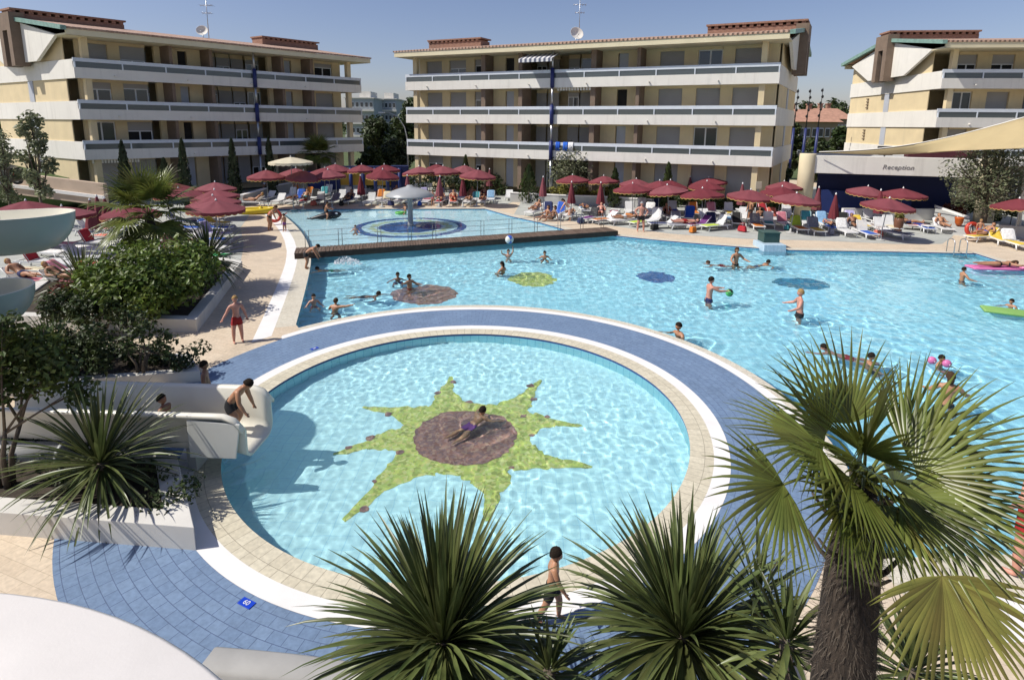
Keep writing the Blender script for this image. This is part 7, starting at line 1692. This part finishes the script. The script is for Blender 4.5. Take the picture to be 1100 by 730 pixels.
for x, y in ((fx - .9, c_r.y),): b = MB(); b.tube([(x + 9.4, y - 10.6, 0), (x + 9.4, y - 10.6, zr0 - .75 if x == fx - .6 else lz.z - .72)], .11, 12); b.build('support_post', M_alu, fo)
# ------------------------------------------------------------------ white curved canopy below the viewpoint
ZC = 2.6
cpts = [G(x, y, ZC) for x, y in ((0, 633), (65, 643.5), (126.5, 660), (172.6, 680), (199, 695.5), (244, 731))]
def circ3(a, b_, c_):
    ax, ay, bx_, by_, cx, cy_ = a.x, a.y, b_.x, b_.y, c_.x, c_.y; d = 2 * (ax * (by_ - cy_) + bx_ * (cy_ - ay) + cx * (ay - by_))
    ux = ((ax * ax + ay * ay) * (by_ - cy_) + (bx_ * bx_ + by_ * by_) * (cy_ - ay) + (cx * cx + cy_ * cy_) * (ay - by_)) / d; uy = ((ax * ax + ay * ay) * (cx - bx_) + (bx_ * bx_ + by_ * by_) * (ax - cx) + (cx * cx + cy_ * cy_) * (bx_ - ax)) / d
    return Vector((ux, uy, 0)), math.hypot(ax - ux, ay - uy)
cc, cr_ = circ3(cpts[0], cpts[3], cpts[5])
o = empty('round_canopy', (cc.x, cc.y, 0), 0, 'white round canopy roof at the bottom left corner', 'canopy'); b = MB(); b.lathe([(0, ZC + .02), (cr_ * .5, ZC + .015), (cr_ - .04, ZC), (cr_, ZC - .03), (cr_, ZC - .22), (cr_ - .1, ZC - .24), (0, ZC - .2)], 120); ro = b.build('roof', mat('white_roof_membrane', (.74, .70, .65), .7, .035, 2.2, .06, 40, dirt=.06), o)
b = MB(); b.tube([(0, 0, 0), (0, 0, ZC - .2)], .18, 16); b.build('post', M_alu, o)
g0, g1 = G(236, 717), G(345, 737); o = empty('low_wall', (g0.x, g0.y, 0), 0, 'rounded grey low wall at the bottom edge beside the white canopy', 'wall'); b = MB(); k3 = Vector((g0.x, g0.y, 0)); d = (g1 - g0).normalized(); n = Vector((d.y, -d.x, 0)); rows = []
for i in range(13):
    t = i / 12; p = d * (2.2 * t) - n * .10 * math.sin(t * 2) ; rows.append([p + Vector((0, 0, 0)), p + Vector((0, 0, .30)), p + n * .05 + Vector((0, 0, .34)), p + n * .3 + Vector((0, 0, .34)), p + n * .35 + Vector((0, 0, .3)), p + n * .35])
b.grid(rows, None, True); b.add(rows[0], [tuple(range(6))]); b.build('wall_body', mat('rounded_grey_render', (.34, .335, .32), .85, .1, 1.5, .1, 40, dirt=.3), o)
# ------------------------------------------------------------------ rings and wakes round everything that moves in the water
import numpy as np
def ripples():
    src = []
    for o in S.objects:
        if o.get('category') in ('person', 'inflatable', 'air mattress') and o.parent is None:
            x, y = o.location.x, o.location.y
            for P in (kids, main, lag):
                if inpoly(x, y, P): src.append((x, y, 1.0 if o.get('category') == 'person' else .7))
    for o in S.objects:
        if not o.name.startswith('water') or o.type != 'MESH' or o.get('kind') != 'structure': continue
        me = o.data; n = len(me.vertices); co = np.empty(n * 3, np.float32); me.vertices.foreach_get('co', co); co = co.reshape(-1, 3)
        for i, (x, y, a) in enumerate(src):
            d = np.hypot(co[:, 0] - x, co[:, 1] - y); m = d < 2.4
            if not m.any(): continue
            dm = d[m]; ang = np.arctan2(co[m, 1] - y, co[m, 0] - x)
            co[m, 2] += a * .020 * np.exp(-(dm / .85) ** 2) * np.sin(dm * 13 + 1.3 * np.sin(ang * 3 + i)) * np.minimum(1, dm / .18)
        me.vertices.foreach_set('co', co.ravel()); me.update()
ripples()
# foam and drops kicked up by the snorkeller
q = random.Random(71); sp0 = G(366, 284, ZW); b = MB()
for i in range(420):
    u = q.random(); ang_ = q.uniform(-.5, 1.1); r_ = .2 + 1.3 * u; h = max(0, .28 * math.sin(u * 3.0) * q.random()) + .01
    p = Vector((sp0.x + r_ * math.cos(ang_) - .5, sp0.y + r_ * math.sin(ang_) * .6, ZW + h + .01)); b.ball(p, q.uniform(.008, .028), None, 6, (1.2, 1.2, .8))
o = b.build('splash', mat('white_spray', (.8, .83, .85), .25, .02, 5)); tag(o, 'white splash and drops behind the snorkeller', 'splash', kind='stuff')
# round beds of soil let into the paving under the foreground plants
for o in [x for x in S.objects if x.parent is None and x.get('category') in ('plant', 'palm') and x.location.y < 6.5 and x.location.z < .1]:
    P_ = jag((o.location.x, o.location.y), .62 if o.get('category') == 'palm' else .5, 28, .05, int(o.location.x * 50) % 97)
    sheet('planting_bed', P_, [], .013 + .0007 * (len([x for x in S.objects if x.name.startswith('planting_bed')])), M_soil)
